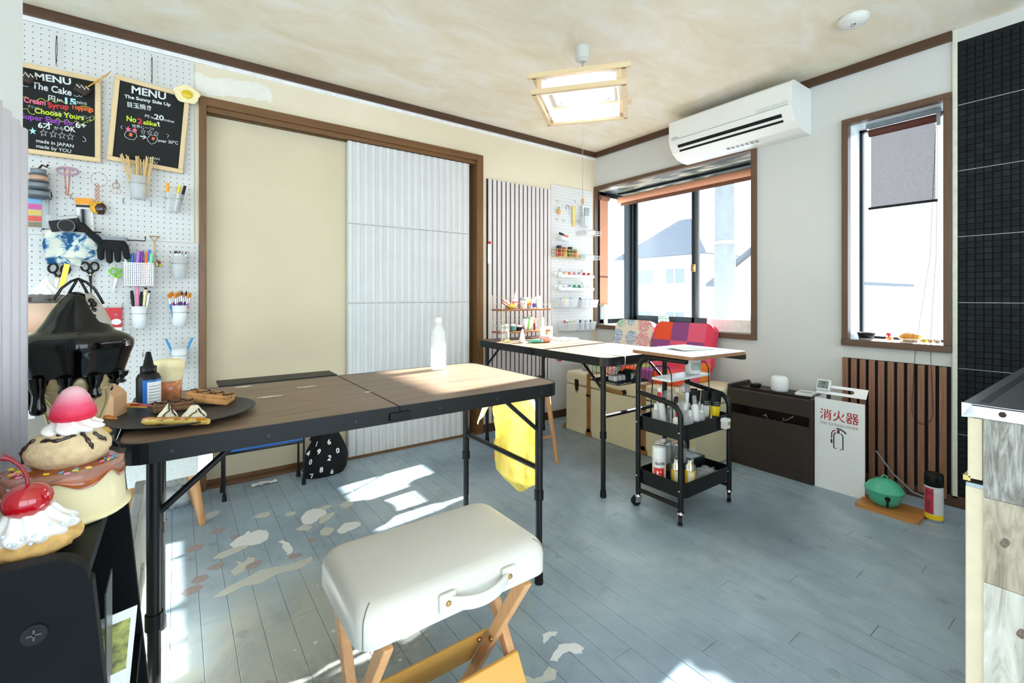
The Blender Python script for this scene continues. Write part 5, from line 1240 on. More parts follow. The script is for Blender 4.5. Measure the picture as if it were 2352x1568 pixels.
# ---------------------------------------------------------------- menu boards
M_CHK = mat('chalkboard_black', '121413', 0.85, var=0.25, scale=12)
chalk = {'w': mat('chalk_white', 'd8dcdc', 0.9), 'g': mat('chalk_lime', 'c8dc3c', 0.9), 'r': mat('chalk_red', 'd83a40', 0.9), 'p': mat('chalk_purple', '9048b0', 0.9),
         'k': mat('chalk_pink', 'e8708c', 0.9), 'o': mat('chalk_orange', 'ec6a3a', 0.9), 'c': mat('chalk_cyan', 'a8dce4', 0.9)}
CK = list(chalk.keys()); CM = [chalk[k] for k in CK]
def menu_board(label, p0, w, h, rot, lines, marks, off=0.022):
    """p0: lower left corner on the pegboard; lines: text by photograph pixels"""
    t = thing('menu_board', label, 'menu board', p0, rot=(0, rot, 0), group='chalk menu boards')
    fw = 0.02
    q = MB(); q.box(0.01, w - 0.01, -0.006, 0.004, 0.01, h - 0.01); q.build('slate', M_CHK, t)
    for (a, b_, c, d) in ((0, w, 0, fw), (0, w, h - fw, h)): q = MB(); q.box(a, b_, -0.012, 0.005, c, d); q.build('frame_rail', PINE, t, bevel=0.002)
    for (a, b_, c, d) in ((0, fw, fw, h - fw), (w - fw, w, fw, h - fw)): q = MB(); q.box(a, b_, -0.012, 0.005, c, d); q.build('frame_stile', wood('pale_pine_z', 'cfae7e', 'e6cfa4', 0.5, 'Z'), t, bevel=0.002)
    q = MB(); cr, sr = math.cos(rot), math.sin(rot)
    def loc(px, py):
        pt_ = LW(px, py, off); dx, dz = pt_.x - p0[0], pt_.z - p0[2]
        return (dx * cr - dz * sr, dx * sr + dz * cr)
    Tb = plane_left((0, -0.0064, 0))
    for (s_, x0, y0, x1, y1, hp, col, bold) in lines:
        a, b_ = loc(x0, y0), loc(x1, y1); wdt = math.hypot(b_[0] - a[0], b_[1] - a[1]); ang = math.atan2(b_[1] - a[1], b_[0] - a[0])
        q.m(CK.index(col)); put_text(q, s_, a[0], a[1], hp * 0.00195 / 0.72, Tb, 'LEFT', wdt, bold * 0.0004, rot=ang)
    for (col, wd_, pts, closed) in marks:
        q.m(CK.index(col)); stroke(q, [loc(*p) for p in pts], wd_, Tb, closed)
    q.build('chalk_lettering', CM, t)
    return t
def star(cx, cy, r): return [(cx + (r if k % 2 == 0 else r * 0.42) * math.sin(k * math.pi / 5), cy - (r if k % 2 == 0 else r * 0.42) * math.cos(k * math.pi / 5)) for k in range(10)]
def wave(x0, y0, x1, y1, n, amp):
    return [(x0 + (x1 - x0) * i / (n * 6), y0 + (y1 - y0) * i / (n * 6) - amp * abs(math.sin(math.pi * i / 6))) for i in range(n * 6 + 1)]
b1 = LW(232, 374, 0.022)
menu_board('framed chalk menu for The Cake, beside the white partition', (b1.x - 0.30, YL - 0.022, b1.z), 0.30, 0.385, 0.0, [
    ('MENU', 80, 183, 163, 196, 15, 'w', 3), ('The Cake', 74, 203, 165, 221, 15, 'w', 2), ('円', 110, 231, 126, 234, 11, 'w', 1), ('in', 131, 233, 143, 235, 7, 'w', 1), ('15', 145, 238, 171, 242, 14, 'c', 4), ('mins', 173, 238, 199, 242, 8, 'w', 0),
    ('Cream', 55, 235, 105, 243, 12, 'k', 2), ('Syrup', 111, 248, 159, 252, 12, 'r', 2), ('Toppings', 164, 250, 215, 258, 11, 'o', 2), ('クリーム', 64, 248, 91, 253, 6, 'w', 0), ('シロップ・ソース', 116, 261, 163, 268, 6, 'w', 0), ('トッピング', 174, 270, 208, 275, 6, 'w', 0),
    ('Choose Yours', 80, 260, 193, 277, 12, 'g', 2), ('Super Easy for', 48, 272, 172, 290, 12, 'p', 2), ('6+', 174, 294, 199, 296, 14, 'w', 2), ('6才', 88, 294, 121, 297, 12, 'w', 2), ('から', 124, 298, 146, 300, 7, 'w', 0), ('OK', 148, 301, 174, 304, 12, 'w', 2),
    ('★', 68, 307, 86, 309, 12, 'c', 2), ('made in JAPAN', 83, 327, 169, 340, 8, 'w', 0.5), ('made by YOU', 83, 339, 163, 352, 8, 'w', 0.5)],
    [('w', 0.0018, star(101, 306, 9), True), ('w', 0.0018, star(123, 309, 9), True), ('w', 0.0018, star(143, 312, 9), True), ('w', 0.0018, star(162, 315, 9), True),
     ('w', 0.0018, [(191, 314), (197, 320), (198, 325), (190, 326)], False), ('w', 0.0018, [(48, 190), (54, 189), (50, 193), (56, 199), (66, 200)], False), ('w', 0.0018, [(170, 220), (178, 223), (184, 221), (180, 218), (186, 224), (192, 218)], False),
     ('g', 0.0018, [(66, 229), (60, 223), (50, 224), (45, 231), (46, 236), (54, 237), (45, 239), (44, 246), (50, 251), (60, 251), (64, 251), (68, 260), (76, 264), (82, 262)], False), ('g', 0.0018, wave(85, 232, 150, 239, 3, 6), False), ('g', 0.0018, wave(113, 269, 196, 281, 4, -7), False), ('g', 0.0018, [(185, 245), (192, 244), (199, 246), (206, 248), (214, 253)], False), ('g', 0.0018, [(211, 266), (217, 270), (215, 276), (205, 280), (210, 276), (200, 278), (203, 282), (194, 281)], False)])
b2 = LW(245, 367, 0.022); rot2 = R(4.2)
menu_board('framed chalk menu for The Sunny Side Up with egg sketches', (b2.x, YL - 0.022, b2.z), 0.288, 0.402, rot2, [
    ('MENU', 301, 214, 380, 230, 18, 'w', 3), ('The Sunny Side Up', 286, 225, 392, 245, 8, 'w', 1.5), ('目玉焼き', 291, 245, 346, 254, 10, 'w', 1), ('円 in', 332, 269, 353, 274, 6, 'w', 0.5), ('20', 354, 274, 376, 278, 13, 'w', 2), ('mins', 376, 278, 399, 283, 6, 'w', 0.5),
    ('No', 290, 278, 312, 282, 13, 'g', 2), ('2', 315, 284, 327, 286, 13, 'r', 2), ('alike', 329, 286, 360, 291, 11, 'g', 1.5), ('!', 361, 291, 366, 291, 11, 'w', 1), ('世界に一つ!', 303, 292, 353, 300, 6, 'w', 0),
    ('over 30℃', 362, 326, 409, 333, 8, 'w', 0.5), ('JAPAN', 340, 365, 367, 369, 6, 'w', 0), ('YOU', 341, 373, 361, 378, 7, 'w', 0), ('★★', 287, 301, 317, 306, 11, 'k', 1)],
    [('w', 0.0015, star(329, 303, 6), True), ('w', 0.0015, star(344, 305, 6), True), ('w', 0.0015, star(359, 308, 6), True), ('w', 0.0016, [(281, 289), (278, 293), (281, 297)], False), ('w', 0.0016, [(383, 308), (388, 312), (384, 317)], False),
     ('w', 0.0016, [(286, 310), (290, 302), (302, 301), (312, 306), (315, 314), (308, 322), (296, 320), (288, 315)], True), ('o', 0.016, [(297, 309), (304, 311)], False), ('w', 0.005, [(322, 313), (334, 316)], False), ('w', 0.003, [(329, 310), (336, 316), (328, 320)], False),
     ('w', 0.0016, [(338, 319), (345, 311), (356, 311), (362, 317), (358, 328), (348, 332), (341, 326)], True), ('o', 0.014, [(349, 318), (355, 320)], False)])
for (x0, y0, x1, y1, lab) in ((130, 82, 129, 150, 'first'), (349, 131, 349, 192, 'second')):
    a, c = LW(x0, y0, 0.02), LW(x1, y1, 0.026); q = MB()
    for dx in (-0.0025, 0.0025): q.tube([a + Vector((dx * 0.3, 0, 0)), a.lerp(c, 0.5) + Vector((dx, 0, 0)), c], 0.0011, 6)
    tag(q.build('hanging_cord', BLACKP), 'dark cord holding up the %s menu board' % ('Cake' if lab == 'first' else 'Sunny Side Up'), 'cord', 'cords of the menu boards')
fe_ = LW(429, 217, 0.042); t = thing('fried_egg_charm', 'fried egg replica stuck on the corner of the egg menu board', 'charm', fe_)
q = MB(); T_ = plane_left((0, 0, 0)); q.ext([(0.053 * (1 + 0.07 * math.sin(5 * a) + 0.04 * math.sin(11 * a)) * math.cos(a), 0.044 * (1 + 0.07 * math.sin(5 * a)) * math.sin(a)) for a in [k * math.pi / 18 for k in range(36)]], -0.003, 0.003, T_); q.build('egg_white', mat('egg_white_crisp', 'eedfae', 0.4, var=0.08, scale=40), t, bevel=0.002)
q = MB(); q.ball((0.002, -0.004, 0), (0.024, 0.009, 0.021), 20, 12); q.build('yolk', mat('yellow_yolk', 'd8b808', 0.2, coat=0.4), t)
def cake_fork(label, pc, pe):
    c, e_ = LW(*pc, 0.05), LW(*pe, 0.05); t = thing('cake_fork', label, 'fork charm', c)
    q = MB(); q.tube([(0, 0, 0), (e_ - c) * 0.6], 0.003, 8); d = e_ - c
    for s_ in (-1, 0, 1): q.tube([d * 0.6, d * 0.72 + Vector((0.004 * s_, 0, 0.006 * s_)), d + Vector((0.006 * s_, 0, 0.012 * s_))], 0.0013, 6)
    q.build('fork', GOLD, t)
    q = MB(); q.box(-0.026, 0.022, -0.016, 0.012, -0.024, 0.02, Matrix.Rotation(R(25), 4, 'Y')); q.build('cake', mat('chocolate_cake', '2e1a10', 0.6, var=0.6, scale=60, bump=0.4), t, bevel=0.006)
    q = MB(); q.tube([(-0.02, -0.017, 0.012), (-0.008, -0.018, 0.0), (-0.004, -0.018, 0.014), (0.008, -0.018, -0.004), (0.012, -0.018, 0.012), (0.02, -0.016, 0.0)], 0.0022, 6); q.build('icing', CREAM, t)
cake_fork('golden fork stuck in cake bite, over the right of the Cake menu', (191, 206), (252, 168))
cake_fork('golden fork with cake bite, at the partition side of the Cake menu', (63, 178), (36, 158))

# ---------------------------------------------------------------- cups on wire rings
def cup(name, label, cat, px, ytop, ybot, wpx, m_, ring=True, contents=None, off=0.055, taper=0.82, group=None):
    pt_, pb_ = LW(px, ytop, off), LW(px, ybot, off); h = pt_.z - pb_.z; r_ = abs(LW(px + wpx / 2, ytop, off).x - pt_.x) * 0.92
    t = thing(name, label, cat, (pb_.x, pb_.y, pb_.z), group=group)
    q = MB(); q.lathe([(0, 0), (r_ * taper, 0), (r_, h), (r_ * 0.95, h), (r_ * taper * 0.95, 0.003), (0, 0.003)], 26); q.build('cup', m_, t)
    if ring:
        q = MB(); rr_ = r_ * 0.97 + 0.002; z = h * 0.66; q.tube([(rr_ * math.cos(R(a)), rr_ * math.sin(R(a)), z) for a in range(0, 360, 15)], 0.0014, 6, closed=True); q.tube([(-0.01, rr_, z), (-0.01, off - 0.006, z), (-0.01, off - 0.006, z + 0.02)], 0.0014, 6); q.tube([(0.01, rr_, z), (0.01, off - 0.006, z), (0.01, off - 0.006, z + 0.02)], 0.0014, 6); q.build('ring_holder', STEEL, t)
    if contents: contents(t, r_, h)
    return t
rr = random.Random(11)
SK = wood('skewer_wood', 'cda76c', 'e6c890', 0.6, 'Z'); SPL = []
c0 = LW(318, 456, 0.055)
cup('stick_cup', 'clear cup packed with pale wooden sticks, below the egg menu', 'cup', 318, 405, 456, 46, FROST)
rtop = 0.045
for k in range(20):
    a = rr.uniform(0, 6.28); r0 = rr.uniform(0, 0.026); r1 = r0 + rr.uniform(0.004, 0.03); L_ = rr.uniform(0.17, 0.21)
    b_ = Vector((r0 * math.cos(a), r0 * math.sin(a), 0.006)); d = Vector((r1 * math.cos(a) * 1.3 - b_.x - 0.012, r1 * math.sin(a) * 0.6 - b_.y - 0.012, L_))
    q = MB(); q.tube([b_, b_ + d], 0.003, 6); tag(q.build('wooden_stick', SK, None, c0), 'thin pale wooden stick in the clear cup below the egg menu', 'stick', 'wooden sticks in the clear cup')
def pens(t_loc, lst, r_, h, group, lab):
    for k, (dx, lean, L_, m_, cm, nm) in enumerate(lst):
        t = thing('marker_pen', lab % nm, 'pen', t_loc + Vector((dx, -0.004 * (k % 3), 0.004)), rot=(0, R(lean), 0), group=group)
        q = MB(); q.cyl((0, 0, 0), (0, 0, L_ * 0.66), 0.0058, 0.0058, 12); q.build('barrel', m_, t); q = MB(); q.cyl((0, 0, L_ * 0.66), (0, 0, L_), 0.0068, 0.006, 12); q.build('cap', cm, t)
cup('marker_cup', 'clear cup with three highlighter markers on the pegboard edge', 'cup', 400, 443, 487, 42, CLEARP)
pens(LW(400, 487, 0.055), [(-0.022, -2, 0.135, WHITEP, mat('amber_cap', 'f0a418', 0.4), 'amber'), (0.004, 8, 0.13, WHITEP, YELLOW, 'yellow'), (0.016, 12, 0.132, GREYP, BLACKP, 'black')], 0.03, 0.09, 'highlighters in the clear cup', '%s capped marker in the clear cup on the pegboard')
cup('brush_cup', 'clear cup crammed with fine wooden paint brushes', 'cup', 412, 588, 638, 40, FROST)
cb_ = LW(412, 638, 0.055)
for k in range(16):
    a = rr.uniform(0, 6.28); r0 = rr.uniform(0, 0.022); dx = rr.uniform(-0.035, 0.03)
    t = thing('paint_brush', 'fine paint brush with wooden handle in the crammed clear cup', 'brush', cb_ + Vector((r0 * math.cos(a) * 0.8, r0 * math.sin(a) * 0.8, 0.004)), rot=(0, math.atan2(dx, 0.13), 0), group='fine brushes in the clear cup')
    q = MB(); q.cyl((0, 0, 0), (0, 0, 0.098), 0.002, 0.0026, 8); q.build('handle', SK, t); q = MB(); q.cyl((0, 0, 0.098), (0, 0, 0.117), 0.0026, 0.0022, 8); q.build('ferrule', CHROME, t); q = MB(); q.cyl((0, 0, 0.117), (0, 0, 0.13), 0.0024, 0.0006, 8); q.build('bristles', mat('brown_bristle', '4a3226', 0.8), t)
M_WCUP = mat('white_cup_plastic', 'e9edee', 0.4, var=0.02)
cup('tool_cup', 'white cup of clay tools beside the red package', 'cup', 320, 703, 752, 41, M_WCUP)
ct_ = LW(320, 752, 0.055)
for k, (dx, lean, L_, m_, nm) in enumerate(((-0.022, -4, 0.165, BLACKP, 'black'), (-0.006, -1, 0.195, PINK, 'pink'), (0.004, 2, 0.16, BLACKP, 'black'), (0.012, 5, 0.18, mat('cream_handle', 'e4d3a6', 0.5), 'cream'), (0.024, 7, 0.165, STEEL, 'steel'))):
    t = thing('clay_tool', '%s %s in the white cup beside the red package' % (nm, ('handled cutter, leftmost' if k == 0 else 'handled modelling tool')), 'tool', ct_ + Vector((dx * 0.7, -0.006, 0.005)), rot=(0, R(lean), 0), group='clay tools in the white cup')
    q = MB(); q.tube([(0, 0, 0), (0, 0, L_ * 0.5), (0, 0, L_ * 0.9), (0, 0, L_)], [0.004, 0.0055, 0.0075, 0.004], 10); q.build('handle', m_, t); q = MB(); q.ball((0, 0, L_), 0.006, 10, 8); q.build('tip', BLACKP, t)
cup('brush_cup', 'white cup of orange-tipped brushes on the pegboard edge', 'cup', 412, 701, 748, 41, M_WCUP)
ct_ = LW(412, 748, 0.055); M_OBR = mat('orange_bristle', 'd8841c', 0.7)
for k in range(11):
    dx = -0.03 + 0.006 * k; big = k in (6, 8)
    t = thing('paint_brush', ('pointed dark brush with blue handle in the white cup' if big else 'orange bristled brush in the white cup on the pegboard edge'), 'brush', ct_ + Vector((dx * 0.6, -0.012 + 0.008 * (k % 3), 0.005)), rot=(0, math.atan2(dx * 0.9, 0.15), 0), group='brushes in the white cup')
    L_ = 0.16 if big else 0.145 + 0.006 * (k % 3); q = MB(); q.cyl((0, 0, 0), (0, 0, L_ * 0.72), 0.0026, 0.0036, 8); q.build('handle', [BLUE, PINK, PURPLE][k % 3] if not big else mat('navy_handle', '1c2c7a', 0.4), t); q = MB(); q.cyl((0, 0, L_ * 0.72), (0, 0, L_ * 0.9), 0.0036, 0.0034, 8); q.build('ferrule', CHROME, t)
    q = MB(); q.tube([(0, 0, L_ * 0.9), (0, 0, L_ * 0.97), (0, 0, L_ * 1.06)], [0.0034, 0.0046, 0.001 if big else 0.0042], 8); q.build('bristles', mat('sable_bristle', '3c2418', 0.8) if big else M_OBR, t)
cup('tweezer_cup', 'white cup holding blue tweezers, lowest on the pegboard', 'cup', 412, 800, 846, 41, M_WCUP)
ct_ = LW(412, 846, 0.055)
t = thing('tweezers', 'blue plastic tweezers spread open in the lowest white cup', 'tweezers', ct_ + Vector((0, -0.004, 0.004)))
for s_ in (-1, 1): q = MB(); q.box(-0.005, 0.005, -0.001, 0.001, 0, 0.155, Matrix.Rotation(R(20 * s_), 4, 'Y')); q.build('arm', mat('cyan_blue_plastic', '2a8fc8', 0.4), t, bevel=0.0008)
# white mesh basket with marker pens
bp = LW(320, 656, 0.05); t = thing('mesh_basket', 'white perforated basket of coloured markers on the pegboard', 'basket', bp); bw, bd_, bh = 0.058, 0.04, 0.105
M_MSH, nt, b, out = new_mat('white_perforated_metal')
ck = nt.nodes.new('ShaderNodeTexVoronoi'); ck.inputs['Scale'].default_value = 130; ck.inputs['Randomness'].default_value = 0; nt.links.new(mapping(nt), ck.inputs[0])
tr_ = nt.nodes.new('ShaderNodeBsdfTransparent'); mx = nt.nodes.new('ShaderNodeMixShader'); nt.links.new(mth(nt, 'LESS_THAN', ck.outputs['Distance'], 0.36), mx.inputs[0]); b.inputs[0].default_value = (0.86, 0.87, 0.87, 1)
nt.links.new(b.outputs[0], mx.inputs[1]); nt.links.new(tr_.outputs[0], mx.inputs[2]); nt.links.new(mx.outputs[0], out.inputs[0])
q = MB(); q.box(-bw, bw, -bd_, -bd_ + 0.001, 0, bh); q.box(-bw, -bw + 0.001, -bd_, bd_, 0, bh); q.box(bw - 0.001, bw, -bd_, bd_, 0, bh); q.box(-bw, bw, bd_ - 0.001, bd_, 0, bh); q.build('mesh_side', M_MSH, t)
q = MB(); q.box(-bw, bw, -bd_, bd_, -0.001, 0.0005); q.build('base', WHITEP, t); q = MB(); q.tube([(-bw, -bd_, bh), (bw, -bd_, bh), (bw, bd_, bh), (-bw, bd_, bh)], 0.002, 6, closed=True); q.build('rim', WHITEP, t)
pens(bp, [(-0.045, -2, 0.145, WHITEP, WHITEP, 'white'), (-0.03, 2, 0.148, BLUE, BLUE, 'blue'), (-0.014, 4, 0.16, PURPLE, mat('lilac_cap', 'b070d0', 0.4), 'lilac'), (0.002, 3, 0.16, BLACKP, PURPLE, 'dark purple'), (0.018, 4, 0.158, ORANGE, ORANGE, 'orange'), (0.04, 2, 0.15, GREEN, mat('mint_cap', '7fdca0', 0.4), 'mint'), (-0.038, -3, 0.17, GREEN, GREEN, 'green'), (0.03, 3, 0.168, WHITEP, BLUE, 'blue-capped white')], 0.04, 0.1, 'markers in the white mesh basket', '%s marker standing in the white perforated basket')

# ---------------------------------------------------------------- hanging bits
def loop_ring(q, c, rx, rz_, r_, n=26, tilt=0.0):
    q.tube([(c[0] + rx * math.cos(R(a)), c[1] + tilt * math.sin(R(a)), c[2] + rz_ * math.sin(R(a))) for a in range(0, 360, 360 // n)], r_, 8, closed=True)
bg_ = LW(155, 392, 0.048); t = thing('bangle_bunch', 'coloured bangles with a coral bead chain hanging on the pegboard', 'bangles', bg_)
for k, m_ in enumerate((PURPLE, PINK, mat('lime_bangle', 'c8dc3c', 0.4), mat('lilac_bangle', 'b08ac0', 0.4))): q = MB(); loop_ring(q, (0.001 * k, -0.003 * k, -0.002 * k), 0.035, 0.022, 0.0024, tilt=0.03); q.build('bangle', m_, t)
M_COR2 = mat('coral_beads', 'c8745c', 0.3, var=0.3)
q = MB()
for k in range(16):
    for s_ in (-1, 1): q.ball((s_ * (0.009 - 0.0004 * k), -0.004, 0.005 - 0.0075 * k), 0.0034, 8, 6)
q.build('bead_chain', M_COR2, t)['kind'] = 'stuff'
q = MB(); q.tube([(0, -0.004, -0.118), (0, -0.006, -0.19)], 0.001, 6); q.build('wire', STEEL, t)
cm_ = LW(150, 514, 0.035); t = thing('toy_camera', 'old black and silver film camera hanging on the pegboard', 'camera', cm_, rot=(0, R(-14), 0))
q = MB(); q.box(-0.05, 0.05, -0.018, 0.018, -0.03, 0.018); q.build('body', BLACKP, t, bevel=0.004); q = MB(); q.box(-0.02, 0.05, -0.019, 0.018, 0.016, 0.032); q.build('top_plate', mat('silver_paint', 'a8aaa6', 0.4, 0.5), t, bevel=0.003); q = MB(); q.cyl((0.005, -0.018, -0.014), (0.005, -0.04, -0.014), 0.028, 0.026, 24); q.build('lens', BLACKP, t); q = MB(); q.cyl((0.005, -0.030, -0.014), (0.005, -0.0385, -0.014), 0.0285, 0.0285, 24); q.build('lens_ring', GREYP, t)
# stack of grey bowls hung at the partition side
p = LW(88, 455, 0.05); t = thing('nested_cups', 'stack of grey lidded measuring cups hanging at the partition side', 'cups', p)
M_GLD = mat('grey_lid', '4a5058', 0.4)
for k, (z, r_) in enumerate(((0.0, 0.042), (0.036, 0.038), (0.068, 0.034), (0.096, 0.03))):
    q = MB(); q.lathe([(0, z + 0.005), (r_ * 0.8, z + 0.005), (r_ * 0.86, z + 0.028), (0, z + 0.028)], 22); q.build('cup', [mat('smoke_plastic', '7c848c', 0.35), mat('smoke_plastic', '7c848c'), mat('peach_plastic', 'c89c84', 0.4), mat('smoke_plastic', '7c848c')][k], t); q = MB(); q.lathe([(0, z), (r_, z), (r_, z + 0.006), (0, z + 0.006)], 22); q.build('rim', M_GLD, t)
q = MB(); q.tube([(0.0, 0.0, 0.125), (0.012, 0, 0.145), (0.026, 0.0, 0.138), (0.03, 0.0, 0.15)], 0.004, 8); q.build('hanger', M_ORB, t)
p = LW(84, 525, 0.014); t = thing('swatch_card', 'card of blue, pink, yellow and red colour swatches', 'swatch card', p)
q = MB(); q.box(-0.035, 0.026, -0.004, 0, 0, 0.135); q.build('sleeve', CLEARP, t)
for k, c_ in enumerate(('84785c', 'd8584c', 'd8b860', 'd05c9c', '7fb4d8')): q = MB(); q.box(-0.032, 0.016, -0.0055, -0.004, 0.006 + 0.026 * k, 0.028 + 0.026 * k); q.build('swatch', mat('swatch_' + c_, c_, 0.6), t)
p = LW(110, 545, 0.03); t = thing('glass_tube', 'clear syringe tube hanging beside the colour swatches', 'tube', p)
q = MB(); q.lathe([(0, 0), (0.011, 0.0), (0.011, 0.14), (0.007, 0.15)], 18); q.build('barrel', CLEARP, t); q = MB(); q.cyl((0, 0, 0.10), (0, 0, 0.185), 0.006, 0.006, 12); q.build('plunger', GREYP, t); q = MB(); q.lathe([(0, -0.004), (0.018, -0.004), (0.018, 0), (0, 0)], 18); q.build('flange', CLEARP, t)
q = MB(); q.tube([(0.0, 0, 0.185), (0.01, 0, 0.2), (0.012, 0, 0.178)], 0.0025, 6); q.build('clip', BLACKP, t)
# orange packet with brush
p = LW(199, 531, 0.012); t = thing('blister_pack', 'blister pack with orange header holding a stub brush', 'packet', p, rot=(0, R(-3), 0))
q = MB(); q.box(-0.029, 0.026, -0.002, 0, 0, 0.125); q.build('backing', PAPER, t); q = MB(); q.box(-0.032, 0.028, -0.003, 0.0, 0.122, 0.15); q.build('header', mat('orange_card', 'f09a10', 0.5), t); q = MB(); q.box(-0.03, 0.026, -0.0028, -0.0005, 0.108, 0.12); q.build('black_strip', M_BLKP, t); q = MB(); q.cyl((-0.006, -0.01, 0.03), (-0.006, -0.01, 0.098), 0.009, 0.009, 14); q.build('brush', BLACKP, t); q = MB(); q.box(-0.022, 0.018, -0.018, -0.002, 0.01, 0.102); q.build('blister', CLEARP, t, bevel=0.005); q = MB(); q.box(-0.026, -0.012, -0.0026, -0.0018, 0.0, 0.04); q.build('orange_corner', ORANGE, t)
p = LW(225, 477, 0.03); t = thing('cookie_charm', 'yellow round cookie half dipped in chocolate on a chain', 'charm', p)
q = MB(); q.ball((0, 0, 0), (0.029, 0.012, 0.029), 22, 14); q.build('cookie', mat('yellow_cookie', 'd9a01c', 0.5, var=0.1), t); q = MB(); q.ball((0.008, -0.003, -0.003), (0.022, 0.013, 0.026), 20, 12, f=rough(0.25, 5, 4)); q.build('chocolate_dip', CHOC, t)
M_COP = mat('copper_wire', 'b87850', 0.3, 0.9)
q = MB()
for k in range(9): loop_ring(q, (-0.004 + 0.004 * (k % 2), -0.002, 0.032 + 0.009 * k), 0.006, 0.007, 0.0012, 12)
loop_ring(q, (0.004, 0, 0.13), 0.028, 0.034, 0.0008); q.build('chain', M_COP, t)['kind'] = 'stuff'
p = LW(267, 430, 0.02); t = thing('wire_loop', 'small copper wire loop hanging on a hook', 'wire', p); q = MB(); loop_ring(q, (0, 0, 0.008), 0.013, 0.013, 0.0014); loop_ring(q, (0, 0, -0.018), 0.017, 0.014, 0.0008); q.build('loop', M_COP, t); q = MB(); q.tube([(0, 0.012, 0.04), (0, 0.0, 0.036), (0, -0.002, 0.012)], 0.002, 6); q.build('hook', STEEL, t)
# tie-dye cloth
m, nt, b, out = new_mat('indigo_tie_dye'); v = mapping(nt)
nt.links.new(ramp(nt, tex_noise(nt, 22, 5, v, 0.6, 0.6), [(0.44, 'dcdccb'), (0.50, 'a9bfc8'), (0.56, '1f5a88'), (0.75, '143c68')]), b.inputs[0]); b.inputs['Roughness'].default_value = 0.95
p = LW(168, 532, 0.03); t = thing('tie_dye_cloth', 'folded blue and white tie-dye cloth hanging on the pegboard', 'cloth', p)
def drape(x0, x1, z0, z1, y): return lambda u, w_: (x0 + (x1 - x0) * u + 0.004 * math.sin(9 * w_), y - 0.008 * math.sin(u * 9 + w_ * 3) - 0.004 * w_, z0 + (z1 - z0) * w_ + 0.005 * math.sin(u * 5))
q = MB(); q.sheet(drape(-0.092, 0.09, 0.0, -0.122, -0.004), 24, 16); q.build('front_fold', m, t, solid=0.003); q = MB(); q.sheet(drape(-0.085, 0.03, -0.10, -0.148, 0.006), 20, 8); q.build('back_fold', m, t, solid=0.003); q = MB(); q.tube([(-0.1, 0, 0.004), (0.095, 0, 0.004)], 0.003, 8); q.build('rod', BLACKP, t)
# black work glove on an angled rod
gl = LW(262, 552, 0.06); M_GLV = mat('black_knit', '141416', 0.95, var=0.3, scale=120, bump=0.5)
t = thing('work_glove', 'black knitted work glove hanging with fingers down', 'glove', gl)
q = MB(); q.ball((-0.004, 0, -0.02), (0.052, 0.018, 0.032), 22, 12); q.build('palm', M_GLV, t)
for k, (x, L_, a) in enumerate(((-0.046, 0.085, 1), (-0.017, 0.098, 2), (0.012, 0.092, 2), (0.042, 0.078, 5))):
    q = MB(); q.tube([(x * 0.9, 0, -0.02), (x, -0.002, -0.05), (x + 0.001 * a, -0.004, -L_), (x + 0.001 * a, -0.004, -L_ - 0.009)], [0.0145, 0.0135, 0.012, 0.004], 14); q.build('finger', M_GLV, t)
q = MB(); q.tube([(-0.045, 0, -0.012), (-0.085, -0.004, 0.03), (-0.108, -0.006, 0.06), (-0.115, -0.006, 0.07)], [0.017, 0.014, 0.013, 0.005], 14); q.build('thumb', M_GLV, t)
q = MB(); q.lathe([(0.046, 0.0), (0.05, 0.012), (0.048, 0.016)], 22, T=Matrix.Scale(0.42, 4, (0, 1, 0))); q.build('cuff', mat('grey_rubber_cuff', '8a8d90', 0.7), t)
q = MB(); q.tube([(0.02, 0.02, 0.004), (0.075, 0.0, 0.006), (0.112, -0.006, 0.004), (0.114, -0.006, 0.026)], 0.0026, 8); q.tube([(0.02, 0.05, 0.004), (0.02, 0.0, 0.004)], 0.0026, 8); q.build('hook_rod', BLACK, t)
# scissors
def scissors(label, px, py, sc_, mh, mb_, blade, spread, rot, offw=0.02):
    p = LW(px, py, offw); t = thing('scissors', label, 'scissors', p, rot=(0, R(rot), 0), group='scissors on the pegboard')
    for s_ in (-1, 1):
        q = MB(); q.tube([(s_ * sc_ * (0.6 * spread) + s_ * sc_ * 0.42 * math.cos(R(a)), -0.002 * s_, sc_ * 0.62 + sc_ * 0.6 * math.sin(R(a))) for a in range(0, 360, 20)], sc_ * 0.13, 8, closed=True); q.tube([(s_ * sc_ * 0.45, -0.002 * s_, sc_ * 0.1), (s_ * sc_ * 0.12, 0, -sc_ * 0.35), (0, 0, -sc_ * 0.7)], [sc_ * 0.16, sc_ * 0.15, sc_ * 0.1], 8); q.build('handle', mh, t)
        q = MB(); q.ext([(-s_ * 0.002, -sc_ * 0.4), (s_ * sc_ * 0.2, -sc_ * 0.5), (s_ * 0.001, -sc_ * 0.5 - blade)], -0.0012 + 0.001 * s_, 0.0012 + 0.001 * s_, plane_left((0, 0, 0))); q.build('blade', mb_, t)
    q = MB(); q.cyl((0, 0.004, -sc_ * 0.55), (0, -0.005, -sc_ * 0.55), 0.004, 0.004, 10); q.build('pivot', BRASS, t)
scissors('black and cream handled scissors above the parfait glass', 134, 628, 0.034, BLACKP, STEEL, 0.08, 1.0, 8)
scissors('long black shears with brown shanks', 207, 622, 0.032, BLACKP, BLACKP, 0.11, 0.85, -2)
scissors('lime green handled scissors beside the white mesh basket', 268, 632, 0.026, mat('lime_plastic', '78c818', 0.4), STEEL, 0.075, 0.95, 10)
